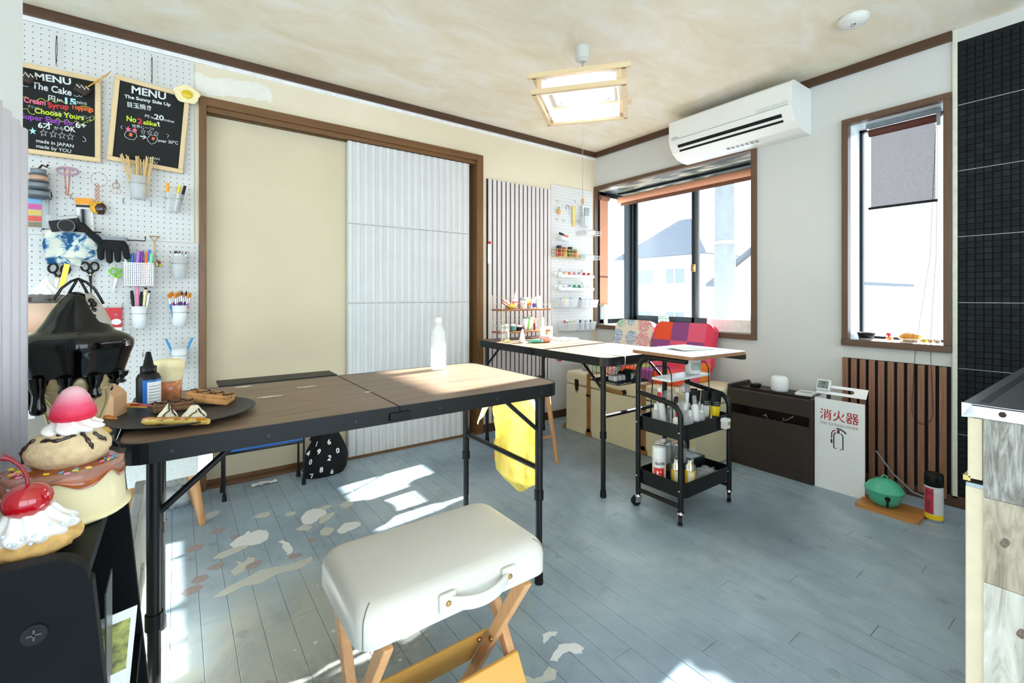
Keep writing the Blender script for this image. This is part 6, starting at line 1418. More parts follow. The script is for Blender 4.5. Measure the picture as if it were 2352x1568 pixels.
# little gold spade charm
p = LW(355, 545, 0.02); t = thing('spade_charm', 'tiny golden spade with a flower posy hanging on the pegboard', 'charm', p)
q = MB(); q.tube([(-0.02, 0, 0.005), (0.02, 0, 0.005)], 0.0022, 8); q.tube([(-0.018, 0, 0.004), (0, 0, -0.02), (0.018, 0, 0.004)], 0.002, 8); q.tube([(0, 0, -0.02), (0.004, 0, -0.1)], 0.0024, 8); q.build('handle', BRASS, t)
q = MB(); rr = random.Random(8); ms = [mat('moss_green', '8ea050', 0.8), CREAM, RED, YELLOW]
for k in range(22): a = rr.uniform(0, 6.28); r_ = rr.uniform(0.0, 0.022); q.m(0 if k < 14 else (1 + k % 3)).ball((0.006 + r_ * math.cos(a), -0.006 * (k > 13), -0.13 + r_ * math.sin(a)), rr.uniform(0.004, 0.007), 8, 6)
q.build('posy', ms, t)['kind'] = 'stuff'
# red magnet package, jar and dish on the low shelf behind the cone
p = LW(248, 752, 0.012); t = thing('red_package', 'red header packet hanging behind the black cone', 'packet', p)
q = MB(); q.box(-0.052, 0.05, -0.003, 0, -0.03, 0.0); q.build('backing', PAPER, t); q = MB(); q.box(-0.053, 0.051, -0.004, 0, 0.0, 0.092); q.build('header', RED, t); q = MB(); put_text(q, '強力', -0.03, 0.035, 0.03, plane_left((0, -0.0046, 0)), bold=0.0005); q.box(-0.048, -0.024, -0.0046, -0.0042, 0.07, 0.088)
q.ext([(0.03 + 0.018 * math.cos(R(a)), 0.026 + 0.014 * math.sin(R(a))) for a in range(0, 360, 20)], 0, 0.0004, plane_left((0, -0.0044, 0))); q.build('print', PAPER, t); q = MB(); put_text(q, '»', 0.035, 0.06, 0.03, plane_left((0, -0.0046, 0)), rot=R(90)); q.build('chevron', PINK, t); q = MB(); q.tube([(0, 0.006, 0.1), (0, -0.02, 0.098), (0, -0.02, 0.085)], 0.0016, 6); q.build('hook', STEEL, t)
p = LW(238, 772, 0.10); t = thing('clear_ledge', 'clear acrylic ledge fixed low on the pegboard', 'ledge', p); q = MB(); q.box(-0.06, 0.09, -0.04, 0.092, -0.006, 0.0); q.build('plate', FROST, t, bevel=0.002); q = MB(); q.box(-0.06, 0.09, 0.088, 0.092, 0, 0.02); q.build('lip', FROST, t)
t = thing('small_jar', 'small clear jar with white lid on the acrylic ledge', 'jar', p + Vector((-0.005, 0.0, 0.0005))); q = MB(); q.lathe([(0, 0), (0.018, 0), (0.018, 0.034), (0, 0.034)], 20); q.build('jar', CLEARP, t); q = MB(); q.lathe([(0.02, 0.034), (0.02, 0.05), (0, 0.051)], 20); q.build('lid', WHITEP, t)
t = thing('soap_dish', 'white oval dish with orange crumbs on the acrylic ledge', 'dish', p + Vector((0.055, -0.005, 0.0005))); q = MB(); q.lathe([(0, 0), (0.03, 0.0), (0.036, 0.014), (0.03, 0.02), (0, 0.014)], 24); q.build('dish', WHITEP, t); q = MB(); q.ball((-0.012, -0.01, 0.018), (0.016, 0.014, 0.009), 12, 8, f=rough(0.4, 6, 1)); q.build('crumbs', mat('orange_crumbs', 'e89018', 0.6, var=0.3, scale=90), t)
# ================================================================ CEILING AND WALL FITTINGS
# pendant lamp with square wooden frame
M_LWD = wood('pale_lamp_wood', 'd8b888', 'ecd6ae', 0.5, 'X')
M_SHO, nt, b, out = new_mat('lamp_paper')
nn = ramp(nt, tex_noise(nt, 30, 3, mapping(nt)), [(0.3, 'f4f2f6'), (0.7, 'fbfbff')]); nt.links.new(nn, b.inputs[0]); b.inputs['Roughness'].default_value = 0.7
tl = nt.nodes.new('ShaderNodeBsdfTranslucent'); nt.links.new(nn, tl.inputs[0]); mx = nt.nodes.new('ShaderNodeMixShader'); mx.inputs[0].default_value = 0.5
nt.links.new(b.outputs[0], mx.inputs[1]); nt.links.new(tl.outputs[0], mx.inputs[2]); nt.links.new(mx.outputs[0], out.inputs[0])
lp = thing('pendant_lamp', 'square wooden framed pendant lamp with ring tube and pull cord', 'lamp', (1.667, 1.680, 0), R(-51))
HF = 0.208; ZL, ZU = 1.968, 2.045
for z, ex in ((ZL, 0.012), (ZU, 0.032)):
    for k in range(4):
        a = R(90 * k); q = MB(); q.T = Matrix.Rotation(a, 4, 'Z'); e_ = ex if k % 2 == 0 else 0.0
        q.box(-HF - e_, HF + e_, -HF - 0.011, -HF + 0.011, z - 0.011, z + 0.011); q.build('frame_bar', M_LWD, lp, bevel=0.0015)
for sx in (-1, 1):
    for sy in (-1, 1): q = MB(); q.box(sx * 0.186 - 0.010, sx * 0.186 + 0.010, sy * 0.186 - 0.010, sy * 0.186 + 0.010, ZL + 0.008, ZU - 0.008); q.build('corner_post', M_LWD, lp, bevel=0.001)
for k in range(4):
    q = MB(); q.T = Matrix.Rotation(R(90 * k), 4, 'Z'); q.box(-0.178, 0.178, -0.178, -0.1765, ZL - 0.006, ZU - 0.010); q.build('paper_panel', M_SHO, lp)
q = MB(); q.box(-0.155, 0.155, -0.155, 0.155, ZU - 0.006, ZU + 0.02); q.build('reflector_plate', mat('white_enamel', 'e6e6f2', 0.4), lp, bevel=0.003)
M_TUB, nt, b, out = new_mat('lit_tube'); b.inputs['Emission Color'].default_value = (1, 0.98, 0.95, 1); b.inputs['Emission Strength'].default_value = 16
nt.links.new(ramp(nt, tex_noise(nt, 5, 2, mapping(nt)), [(0.3, 'fafaff'), (0.7, 'ffffff')]), b.inputs[0])
q = MB(); q.tube([(0.105 * math.cos(R(a)), 0.105 * math.sin(R(a)), ZU - 0.032) for a in range(0, 360, 10)], 0.0145, 12, closed=True); q.build('ring_tube', M_TUB, lp)
q = MB(); q.cyl((0, 0, ZU - 0.028), (0, 0, ZU - 0.006), 0.035, 0.04, 24); q.build('centre_disc', mat('pale_grey_enamel', 'b8c0c4', 0.5), lp)
for (x, y) in ((0.115, -0.115), (-0.115, -0.115), (0.115, 0.115), (-0.115, 0.115)): q = MB(); q.cyl((x, y, ZU - 0.0068), (x, y, ZU - 0.006), 0.022, 0.022, 18); q.build('vent_hole', GREYP, lp)
q = MB(); q.cyl((0, 0, HC - 0.06), (0, 0, HC), 0.036, 0.038, 28); q.cyl((0, 0, HC - 0.072), (0, 0, HC - 0.06), 0.02, 0.034, 24); q.build('ceiling_cup', mat('grey_white_plastic', 'cfd0ca', 0.5), lp)
q = MB(); q.cyl((0, 0, ZU + 0.02), (0, 0, HC - 0.07), 0.006, 0.006, 10); q.build('stem', CHROME, lp)
q = MB(); q.tube([(0.0, 0, ZU - 0.03), (0.0, 0, 1.50)], 0.0011, 6); q.build('pull_cord', GREYP, lp)
q = MB(); q.ball((0, 0, 1.482), (0.008, 0.008, 0.018), 14, 10); q.build('cord_pull', BEECH, lp)
# smoke detector
sdp = thing('smoke_detector', 'round white smoke detector on the ceiling', 'smoke detector', (2.475, 0.776, HC))
q = MB(); q.lathe([(0, -0.036), (0.035, -0.036), (0.05, -0.03), (0.056, -0.018), (0.06, -0.014), (0.06, 0), (0, 0)], 32); q.build('body', mat('offwhite_plastic', 'dcdcd2', 0.5), sdp); q = MB(); q.lathe([(0, -0.040), (0.012, -0.040), (0.014, -0.036)], 18, c=(-0.012, 0, 0)); q.build('sensor', CHROME, sdp)
q = MB(); q.lathe([(0.0503, -0.030), (0.0505, -0.027)], 32); q.build('vent_ring', GREYP, sdp)
# air conditioner
ac = thing('air_conditioner', 'white wall air conditioner above the bay window', 'air conditioner', (XR, 1.54, 0))
AH = 0.393; M_AC = mat('ac_white_plastic', 'e6e7e2', 0.35, var=0.02)
prof = [(0, 2.203), (-0.225, 2.203), (-0.245, 2.19), (-0.247, 2.06), (-0.238, 2.03), (-0.205, 1.985), (-0.15, 1.953), (-0.08, 1.94), (0, 1.94)]
def ac_strip(q, y0, y1, idx, off=0.0):
    v = []
    for y in (y0, y1):
        for i in idx: v.append((prof[i][0] - off, y, prof[i][1] - off))
    n = len(idx); q.add(v, [(i, i + 1, n + i + 1, n + i) for i in range(n - 1)], True)
q = MB(); n = len(prof)
q.add([(p[0], y, p[1]) for y in (-AH, AH) for p in prof], [(i, n + i, n + (i + 1) % n, (i + 1) % n) for i in range(n)])
q.add([(p[0], -AH, p[1]) for p in prof], [tuple(range(n))]); q.add([(p[0], AH, p[1]) for p in prof], [tuple(range(n - 1, -1, -1))]); q.build('casing', M_AC, ac, bevel=0.004)
q = MB(); ta = Vector((-0.238, 0, 2.03)); tb = Vector((-0.205, 0, 1.985)); d = (tb - ta); nn_ = Vector((d.z, 0, -d.x)).normalized()
def slot(name, f0, f1, m_, out_=0.001, yy=AH - 0.06):
    a, c = ta + d * f0, ta + d * f1; o_ = nn_ * out_
    if o_.x > 0: o_ = -o_
    q = MB(); q.add([(a.x + o_.x, -yy, a.z + o_.z), (a.x + o_.x, yy, a.z + o_.z), (c.x + o_.x, yy, c.z + o_.z), (c.x + o_.x, -yy, c.z + o_.z)], [(0, 1, 2, 3)]); return q.build(name, m_, ac, solid=0.0015)
slot('air_slot', 0.05, 0.42, mat('black_void', '050505', 0.9)); slot('louver', 0.42, 0.68, M_AC, 0.004); slot('air_slot', 0.68, 0.95, MATS['black_void'])
q = MB(); q.box(-0.2495, -0.2475, -AH + 0.02, AH - 0.02, 2.064, 2.066); q.build('panel_gap', GREYP, ac)
q = MB(); q.box(-0.2478, -0.2468, -AH + 0.02, -AH + 0.20, 2.07, 2.09); q.build('display_window', mat('pale_grey_window', 'd4d8d6', 0.3), ac)
q = MB(); q.box(-0.2480, -0.2468, AH - 0.07, AH - 0.02, 2.075, 2.081); q.build('name_strip', GREYP, ac)
q = MB()
for k in range(7): q.box(-0.125 + 0.001, -0.10, -0.15 + 0.03 * k, -0.135 + 0.03 * k, 1.942, 1.9445)
q.build('warning_print', GREYP, ac, (-0.01, 0, 0.002))['kind'] = 'stuff'

# ---------------------------------------------------------------- blinds
M_SAL = mat('salmon_blind_fabric', 'c48a6c', 0.9, var=0.04, scale=60)
rb = thing('roller_blind', 'rolled up salmon roller blind across the top of bay window', 'blind', (3.24, 0, 0))
q = MB(); q.cyl((0, 1.50, 1.868), (0, 2.80, 1.868), 0.028, 0.028, 24); q.build('roll', M_SAL, rb); q = MB(); q.box(-0.012, 0.012, 1.495, 2.81, 1.912, 1.929); q.build('head_rail', M_SASH, rb); q = MB(); q.box(0.018, 0.022, 1.50, 2.80, 1.815, 1.865); q.build('hem', mat('brown_hem', '6e4a36', 0.8), rb)
q = MB()
for y in (1.505, 2.805): q.tube([(-0.02, y, 1.89), (-0.034, y, 1.868), (-0.02, y, 1.845), (0.0, y, 1.84)], 0.004, 6)
q.build('bracket', BRASS, rb)
q = MB(); q.tube([(0, 1.50, 1.86), (0, 1.51, 1.5), (0, 1.52, 1.05)], 0.0018, 6); q.tube([(0.02, 1.50, 1.86), (0.02, 1.53, 1.5), (0.0, 1.535, 1.05)], 0.0018, 6); q.build('bead_chain', BLACKP, rb)
sb = thing('side_blind', 'lowered salmon blind on the side pane of bay window', 'blind', (0, W1[1] - 0.012, 0))
q = MB(); q.box(XR + 0.03, XR + 0.135, -0.001, 0.0, 0.93, 1.86); q.build('fabric', M_SAL, sb); q = MB(); q.cyl((XR + 0.03, 0, 1.87), (XR + 0.14, 0, 1.87), 0.022, 0.022, 18); q.build('roll', mat('brown_roll', '8a5a44', 0.8), sb); q = MB(); q.box(XR + 0.025, XR + 0.14, -0.006, 0.004, 0.918, 0.932); q.build('bottom_bar', mat('tan_bar', 'b09060', 0.6), sb); q = MB(); q.box(XR + 0.03, XR + 0.135, -0.0018, -0.001, 1.165, 1.18); q.build('seam', mat('brown_hem', '6e4a36'), sb)
# narrow window: brown mesh blind
m, nt, b, out = new_mat('brown_mesh_fabric'); nt.links.new(ramp(nt, tex_noise(nt, 90, 3, mapping(nt)), [(0.3, '5a3c34'), (0.7, '74544a')]), b.inputs[0]); b.inputs['Roughness'].default_value = 0.9
tp = nt.nodes.new('ShaderNodeBsdfTransparent'); mx = nt.nodes.new('ShaderNodeMixShader'); mx.inputs[0].default_value = 0.3; nt.links.new(b.outputs[0], mx.inputs[1]); nt.links.new(tp.outputs[0], mx.inputs[2]); nt.links.new(mx.outputs[0], out.inputs[0])
nb_ = thing('mesh_blind', 'half lowered brown mesh blind in the narrow window', 'blind', (XR + 0.095, 0, 0))
q = MB(); q.box(0, 0.001, 0.62, 0.888, 1.485, 1.90); q.build('fabric', m, nb_); q = MB(); q.cyl((0, 0.612, 1.895), (0, 0.895, 1.895), 0.02, 0.02, 20); q.build('roll', mat('brown_roll_dark', '5c2f26', 0.8), nb_); q = MB(); q.box(-0.008, 0.009, 0.612, 0.898, 1.475, 1.488); q.build('bottom_bar', BLACKP, nb_, bevel=0.002); q = MB(); q.box(-0.02, 0.02, 0.60, 0.905, 1.917, 1.938); q.build('head_rail', mat('steel_rail', '9aa4a8', 0.3, 0.8), nb_); q = MB(); q.box(-0.025, 0.02, 0.598, 0.612, 1.85, 1.92); q.build('bracket', mat('steel_rail', '9aa4a8'), nb_)
q = MB()
for (pa, pb_) in (((XR - 0.02, 0.640, 0.0), 0.612), ((XR - 0.02, 0.655, 0.0), 0.672)):
    pass
ch_pts = [(0.0, 0.612, 1.86), (-0.03, 0.612, 1.2), (-0.115, 0.615, 0.80), (-0.128, 0.612, 0.70)] + [(-0.120, 0.645 - 0.040 * math.cos(R(a)), 0.44 - 0.07 * math.sin(R(a))) for a in range(0, 181, 20)] + [(-0.128, 0.672, 0.70), (-0.115, 0.665, 0.80), (-0.03, 0.635, 1.2), (0.0, 0.618, 1.86)]
def resample(pts, step):
    pts = [Vector(p) for p in pts]; o_ = []; acc = 0.0
    for a, c in zip(pts[:-1], pts[1:]):
        L_ = (c - a).length; t_ = acc
        while t_ < L_: o_.append(a.lerp(c, t_ / L_)); t_ += step
        acc = t_ - L_
    return o_
for p in resample(ch_pts, 0.0085): q.ball(p, 0.0026, 6, 4)
o = q.build('bead_chain', BLACKP, nb_); o['kind'] = 'stuff'

# ================================================================ SILLS
sl = thing('cake_tin', 'black fluted cake tin on the narrow window sill', 'tin', (XR + 0.065, 0.90, W2[2] + 0.0005)); q = MB(); q.lathe([(0, 0.002), (0.030, 0.0), (0.040, 0.036), (0.037, 0.036), (0.028, 0.004), (0, 0.004)], 40, wob=lambda a, j: 1 + 0.03 * math.cos(20 * a)); q.build('tin', BLACKP, sl)
q = MB(); q.tube([(-0.045, 0.01, 0.004), (-0.052, -0.02, 0.004), (-0.05, -0.04, 0.006)], 0.003, 8); q.build('tongue', CHROME, sl)
ff = thing('fried_rice', 'heaped orange noodle replica on a small plate in the narrow window', 'food', on_right(2090, 778, -0.08)); ff.location.z = W2[2] + 0.0005; ff.location.x = XR + 0.085
q = MB(); q.lathe([(0, 0), (0.026, 0), (0.028, 0.004), (0.048, 0.014), (0.046, 0.016), (0.024, 0.008), (0, 0.008)], 32); q.build('plate', WHITEP, ff)
q = MB(); q.ball((0, 0, 0.022), (0.043, 0.043, 0.026), 30, 18, f=rough(0.16, 9, 5)); q.build('noodles', mat('orange_noodles', 'd98a1c', 0.5, var=0.5, scale=120, bump=0.6), ff)
sr_ = thing('strawberry_treat', 'red and orange strawberry sweet on the narrow window sill', 'food', (XR + 0.075, 0.800, W2[2] + 0.0005)); q = MB(); q.ball((0, 0, 0.011), (0.020, 0.016, 0.011), 16, 10); q.build('base', mat('salmon_orange', 'e8804c', 0.4), sr_); q = MB(); q.ball((0.0, 0.004, 0.031), (0.011, 0.011, 0.010), 16, 10); q.build('berry', RED, sr_)
for k, (y, m_, lab, cat) in enumerate(((0.655, mat('lemon_skin', 'c8b818', 0.5), 'small yellow lemon slice on the narrow window sill', 'food'), (0.628, mat('peach_bun', 'd8a87a', 0.6), 'small peach coloured bun on the narrow window sill', 'food'), (0.601, mat('mauve_shell', 'b8a8a0', 0.6), 'small mauve shell at the end of the narrow window sill', 'shell'))):
    t = thing(('lemon_slice', 'tiny_bun', 'sea_shell')[k], lab, cat, (XR + 0.055 - 0.008 * k, y, W2[2] + 0.0005)); q = MB(); q.ball((0, 0, 0.010), (0.014, 0.013, 0.010), 16, 10); q.build('body', m_, t); q = MB(); q.ball((0.0, 0, 0.0175), (0.007, 0.006, 0.0035), 10, 8); q.build('top', [WHITEP, CREAM, GREYP][k], t)
# bay sill: box with papers, plant pot, board
wb_ = thing('white_box', 'long white lidless box on the bay window sill', 'box', (XR + 0.11, 1.66, W1[2] + 0.0005)); q = MB(); L2, D2, H2 = 0.165, 0.07, 0.085
for a in ((-D2, -D2 + 0.003, -L2, L2), (D2 - 0.003, D2, -L2, L2), (-D2, D2, -L2, -L2 + 0.003), (-D2, D2, L2 - 0.003, L2)): q.box(*a, 0, H2)
q.box(-D2, D2, -L2, L2, 0, 0.003); q.build('box', mat('white_card_box', 'efe9e2', 0.6), wb_, bevel=0.0008); q = MB(); q.box(-0.05, 0.05, -0.12, 0.02, 0.003, 0.105, Matrix.Rotation(R(12), 4, 'Y')); q.build('paper_sheets', PAPER, wb_)
pp = thing('potted_succulent', 'small plant in a pale pot on the bay window sill', 'plant', (XR + 0.30, 2.37, W1[2] + 0.0005)); q = MB(); q.lathe([(0, 0), (0.035, 0), (0.045, 0.05), (0.04, 0.05), (0, 0.045)], 20); q.build('pot', mat('pale_blue_pot', '9db4c0', 0.5), pp)
rr = random.Random(21)
for k in range(12): a = k * 0.55; q = MB(); q.ball((0.03 * math.cos(a), 0.03 * math.sin(a), 0.062 + 0.006 * (k % 3)), (0.014, 0.014, 0.012), 10, 6); q.build('leaf', mat('grey_green_leaf', '90a898', 0.6), pp)
bw_ = thing('leaning_board', 'narrow pale green board leaning in the bay window corner', 'board', (XR + 0.05, 2.80, W1[2] + 0.0005)); q = MB(); q.box(0, 0.045, 0, 0.008, 0, 0.17); q.build('board', mat('pale_green_board', 'c8dcc0', 0.6), bw_, bevel=0.001); q = MB(); q.box(0.003, 0.042, -0.001, 0.0, 0.005, 0.165); q.build('face', PAPER, bw_)

# ================================================================ SECOND TABLE: rack and craft bottles
T2Z = 0.7012
ry = 2.60
rack = thing('bottle_rack', 'small two-tier wire rack with wooden shelves on the far table', 'rack', (1.98, ry, T2Z))
rw, rd = 0.212, 0.06
M_CRW = mat('cream_wire', 'd8cdb0', 0.4, 0.2)
for sx in (-1, 1):
    for sy in (-1, 1): q = MB(); q.cyl((sx * rw, sy * rd, 0), (sx * rw, sy * rd, 0.305 if sy > 0 else 0.245), 0.003, 0.003, 8); q.build('post', M_CRW, rack)
M_ACW = wood('acacia_shelf', '7a4a28', 'a8703f', 0.45, 'X')
for z in (0.045, 0.198): q = MB(); q.box(-rw - 0.004, rw + 0.004, -rd - 0.003, rd + 0.003, z, z + 0.012); q.build('shelf_board', M_ACW, rack, bevel=0.002)
for z in (0.09, 0.13, 0.165, 0.25, 0.29): q = MB(); q.tube([(-rw, rd, z), (rw, rd, z)], 0.0016, 6); q.build('rail', M_CRW, rack)
for sx in (-1, 1):
    for z in (0.10, 0.15, 0.24): q = MB(); q.tube([(sx * rw, -rd, z), (sx * rw, rd, z)], 0.0016, 6); q.build('rail', M_CRW, rack)
def jar(label, pos, r_, h, mb_, ml, lid=0.25, cat='jar', name='paint_jar', group=None, band=None, neck=0.0):
    t = thing(name, label, cat, pos, group=group); hb = h * (1 - lid)
    prof = [(0, 0), (r_ * 0.96, 0), (r_, 0.003), (r_, hb * (1 - neck))] + ([(r_ * 0.45, hb)] if neck else [(r_ * 0.9, hb)]) + [(0, hb)]
    q = MB(); q.lathe(prof, 20); q.build('body', mb_, t)
    rl = r_ * (0.5 if neck else 1.03); q = MB(); q.lathe([(rl, hb), (rl, h * 0.98), (rl * 0.92, h), (0, h)], 20) if not (neck and cat == 'glue') else q.lathe([(rl, hb), (rl * 0.2, h), (0, h)], 16); q.build('lid', ml, t)
    if band: q = MB(); q.lathe([(r_ * 1.01, hb * 0.2), (r_ * 1.01, hb * 0.7)], 20); q.build('label', band, t)
    return t
def rk_pos(px, tier, dy=0.0):
    y = ry - 0.015 + dy; qv = ray(px, 700); x = qv.x * y / qv.y
    return (x, y, T2Z + (0.2105 if tier else 0.0575))
M_YBL = mat('yellow_gold_bowl', 'e8c860', 0.35, 0.2)
t = thing('yellow_bowl', 'glossy yellow bowl on the upper shelf of the wire rack', 'bowl', rk_pos(1174, 1, -0.005)); q = MB(); q.lathe([(0, 0), (0.02, 0), (0.036, 0.012), (0.047, 0.04), (0.044, 0.04), (0.032, 0.014), (0, 0.006)], 26); q.build('bowl', M_YBL, t)
t = thing('wrapped_ribbon', 'red striped ribbon roll tipped in the yellow bowl', 'ribbon', Vector(rk_pos(1162, 1, -0.01)) + Vector((0, 0, 0.042)), rot=(R(30), R(20), 0)); q = MB(); q.lathe([(0.012, -0.01), (0.03, -0.01), (0.03, 0.01), (0.012, 0.01)], 20); q.build('roll', mat('red_stripe', 'c86a50', 0.6, var=0.4, scale=80), t); q = MB(); q.lathe([(0.0301, -0.003), (0.0301, 0.003)], 20); q.build('stripe', PAPER, t)
jar('white glue bottle with pointed nozzle on the upper rack shelf', rk_pos(1184, 1, 0.035), 0.021, 0.125, WHITEP, WHITEP, 0.4, 'glue', 'glue_bottle', None, PINK, 0.2)
jar('wide frosted white tub on the upper rack shelf', rk_pos(1203, 1, -0.01), 0.023, 0.055, mat('milky_tub', 'dcd6d2', 0.4), WHITEP, 0.2)
jar('tall grey capped white bottle at the back of upper rack shelf', rk_pos(1200, 1, 0.035), 0.018, 0.08, WHITEP, GREYP, 0.3)
jar('bright yellow jar on the upper rack shelf', rk_pos(1211, 1, 0.03), 0.020, 0.078, mat('lemon_jar', 'eee880', 0.4), WHITEP, 0.2)
jar('small jar with orange lid on the upper rack shelf', rk_pos(1217, 1, -0.012), 0.018, 0.042, mat('grey_jar', 'b0aaa6', 0.4), ORANGE, 0.42)
jar('white bottle with blue label on the upper rack shelf', rk_pos(1226, 1, 0.0), 0.016, 0.07, WHITEP, WHITEP, 0.25, 'bottle', 'paint_bottle', None, mat('violet_label', '5a50b8', 0.5))
jar('large white bottle at the end of the upper rack shelf', rk_pos(1236, 1, 0.0), 0.021, 0.085, mat('translucent_white', 'eceee8', 0.4), WHITEP, 0.22, 'bottle', 'paint_bottle')
jar('short white jar at the end of lower rack shelf', rk_pos(1152, 0, 0.0), 0.018, 0.046, mat('speckled_jar', 'c8c4b8', 0.4, var=0.4, scale=90), WHITEP, 0.25)
jar('white lidded jar second along the lower rack shelf', rk_pos(1163, 0, -0.01), 0.017, 0.052, mat('cream_jar', 'd0ccc0', 0.4), WHITEP, 0.3)
jar('green paint jar with white lid on the lower rack shelf', rk_pos(1178, 0, -0.005), 0.017, 0.05, mat('viridian_jar', '4f8f7c', 0.4), WHITEP, 0.3)
jar('flat black and white pot on the lower rack shelf', rk_pos(1193, 0, 0.02), 0.022, 0.035, BLACKP, WHITEP, 0.3)
# paper bags with spiky tops
t = thing('paper_cones', 'bunch of crumpled pale paper bags with a green one on the rack', 'paper bags', rk_pos(1214, 0, -0.01))
for k, (dx, m_, h) in enumerate(((-0.028, PAPER, 0.085), (-0.008, mat('leaf_green_paper', '7ac860', 0.7), 0.09), (0.014, PAPER, 0.095), (0.03, mat('warm_paper', 'e2dccc', 0.8), 0.085))):
    q = MB(); q.lathe([(0.008, 0), (0.018, h * 0.6), (0.022, h)], 18, c=(dx, 0.004 * k, 0), wob=lambda a, j: 1 + 0.12 * j * math.cos(5 * a + k)); q.build('bag', m_, t, solid=0.001)
jar('dark red nail polish style bottle on the lower rack shelf', rk_pos(1228, 0, -0.01), 0.010, 0.085, mat('burgundy_bottle', '7a2c2c', 0.3), mat('tan_cap', 'c89c74', 0.4), 0.45, 'bottle', 'varnish_bottle')
def on_t2(px, py): return on_level(px, py, T2Z)
jar('tall pinkish white pump bottle standing before the rack', (2.06, 2.47, T2Z), 0.022, 0.15, mat('blush_white', 'efe6e6', 0.4), WHITEP, 0.3, 'bottle', 'pump_bottle', None, None, 0.25)
jar('clear jar of pale beads beside the rack on the far table', (2.23, 2.60, T2Z), 0.028, 0.075, mat('pale_beads', 'd8d4b8', 0.4, var=0.3, scale=150), WHITEP, 0.25)
t = thing('glass_jars', 'empty clear glass jar at the wall end of the far table', 'jar', (1.775, 2.52, T2Z)); q = MB(); q.lathe([(0, 0), (0.03, 0), (0.032, 0.06), (0.026, 0.068)], 20); q.build('glass', CLEARP, t); q = MB(); q.lathe([(0.027, 0.066), (0.028, 0.08), (0, 0.08)], 20); q.build('lid', CLEARP, t)
t = thing('piping_cone', 'white pointed piping bag standing at front of the far table', 'piping bag', (1.80, 2.36, T2Z)); q = MB(); q.lathe([(0, 0), (0.02, 0), (0.019, 0.02), (0.012, 0.05), (0.005, 0.085), (0, 0.088)], 20); q.build('cone', mat('bright_white', 'f6f6f4', 0.5), t); q = MB(); q.lathe([(0.0195, 0.001), (0.021, 0.004), (0.0195, 0.008)], 20); q.build('collar', WHITEP, t)
def lying_tube(label, p, rz, L_, r_, m_, mc):
    t = thing('paint_tube', label, 'paint tube', p, rz); q = MB(); q.tube([(-L_ / 2, 0, r_ * 0.3), (-L_ * 0.2, 0, r_ * 0.9), (L_ * 0.35, 0, r_), (L_ * 0.4, 0, r_)], [r_ * 0.3, r_ * 0.9, r_, r_ * 0.5], 12); q.build('tube', m_, t); q = MB(); q.cyl((L_ * 0.4, 0, r_), (L_ * 0.52, 0, r_), r_ * 0.5, r_ * 0.5, 12); q.build('cap', mc, t)
lying_tube('yellow paint tube lying at the wall end of far table', (1.735, 2.44, T2Z), R(20), 0.07, 0.009, mat('pale_yellow_tube', 'e8d860', 0.4), WHITEP)
lying_tube('teal paint tube lying before the rack', (1.86, 2.30, T2Z), R(-25), 0.10, 0.012, mat('teal_tube', '60c0a0', 0.4), WHITEP)
t = thing('pink_bag', 'crumpled pink and orange sachet on the far table', 'sachet', (1.96, 2.30, T2Z)); q = MB(); q.ball((0, 0, 0.022), (0.05, 0.035, 0.022), 20, 12, f=rough(0.4, 4, 3)); q.build('sachet', mat('pink_sachet', 'e8b0b0', 0.4, var=0.25, scale=25), t); q = MB(); q.ball((-0.035, -0.02, 0.012), (0.015, 0.013, 0.012), 12, 8); q.build('orange_corner', mat('soft_orange', 'e89850', 0.5), t)
t = thing('paper_stack', 'loose sheets of white paper on the far table by the pegboard', 'paper', (2.17, 2.36, T2Z), R(15)); 
for k in range(3): q = MB(); q.box(-0.085 + 0.01 * k, 0.085 + 0.01 * k, -0.06, 0.06, 0.002 * k, 0.002 * k + 0.0018); q.build('sheet', PAPER, t, (0, 0, 0), (0, 0, R(6 * k)))
# wire basket clipped under the far table
wk = thing('wire_basket', 'black wire basket hooked under the end of far table', 'basket', (1.875, 1.625, 0.655))
bx_, by_, bz_ = 0.128, 0.10, -0.095
q = MB()
for z in (0.0, bz_): q.tube([(-bx_ + (0.02 if z else 0), -by_, z), (bx_ - (0.02 if z else 0), -by_, z), (bx_ - (0.02 if z else 0), by_, z), (-bx_ + (0.02 if z else 0), by_, z)], 0.0022, 6, closed=True)
q.build('rim', BLACK, wk)
for k in range(9): x = -bx_ + 2 * bx_ * k / 8; q = MB(); q.tube([(x, -by_, 0), (x * 0.9, -by_, bz_), (x * 0.9, by_, bz_), (x, by_, 0)], 0.0014, 6); q.build('wire', BLACK, wk)
q = MB(); q.sheet(lambda u, w_: (-bx_ * 0.9 + 1.8 * bx_ * u, -by_ + 2 * by_ * w_, bz_ + 0.003 + 0.004 * math.sin(7 * u + 5 * w_)), 16, 8); q.build('cloth_liner', mat('navy_dot_cloth', '24344e', 0.9, var=0.5, scale=120), wk)
for sx in (-1, 1): q = MB(); q.tube([(sx * 0.09, -by_, 0), (sx * 0.09, -by_ - 0.02, 0.01), (sx * 0.09, -by_ - 0.02, 0.048), (sx * 0.09, -by_ + 0.06, 0.048)], 0.002, 6); q.build('hook', STEEL, wk)
t = thing('tape_gun', 'white and grey tape dispenser in the wire basket', 'tape dispenser', (1.86, 1.60, 0.566)); q = MB(); q.box(-0.07, 0.08, -0.025, 0.025, 0, 0.03); q.build('body', mat('grey_white', 'c8c8c4', 0.5), t, bevel=0.01, seg=3); q = MB(); q.cyl((0.03, -0.028, 0.02), (0.03, 0.028, 0.02), 0.022, 0.022, 18); q.build('reel', BLACKP, t)
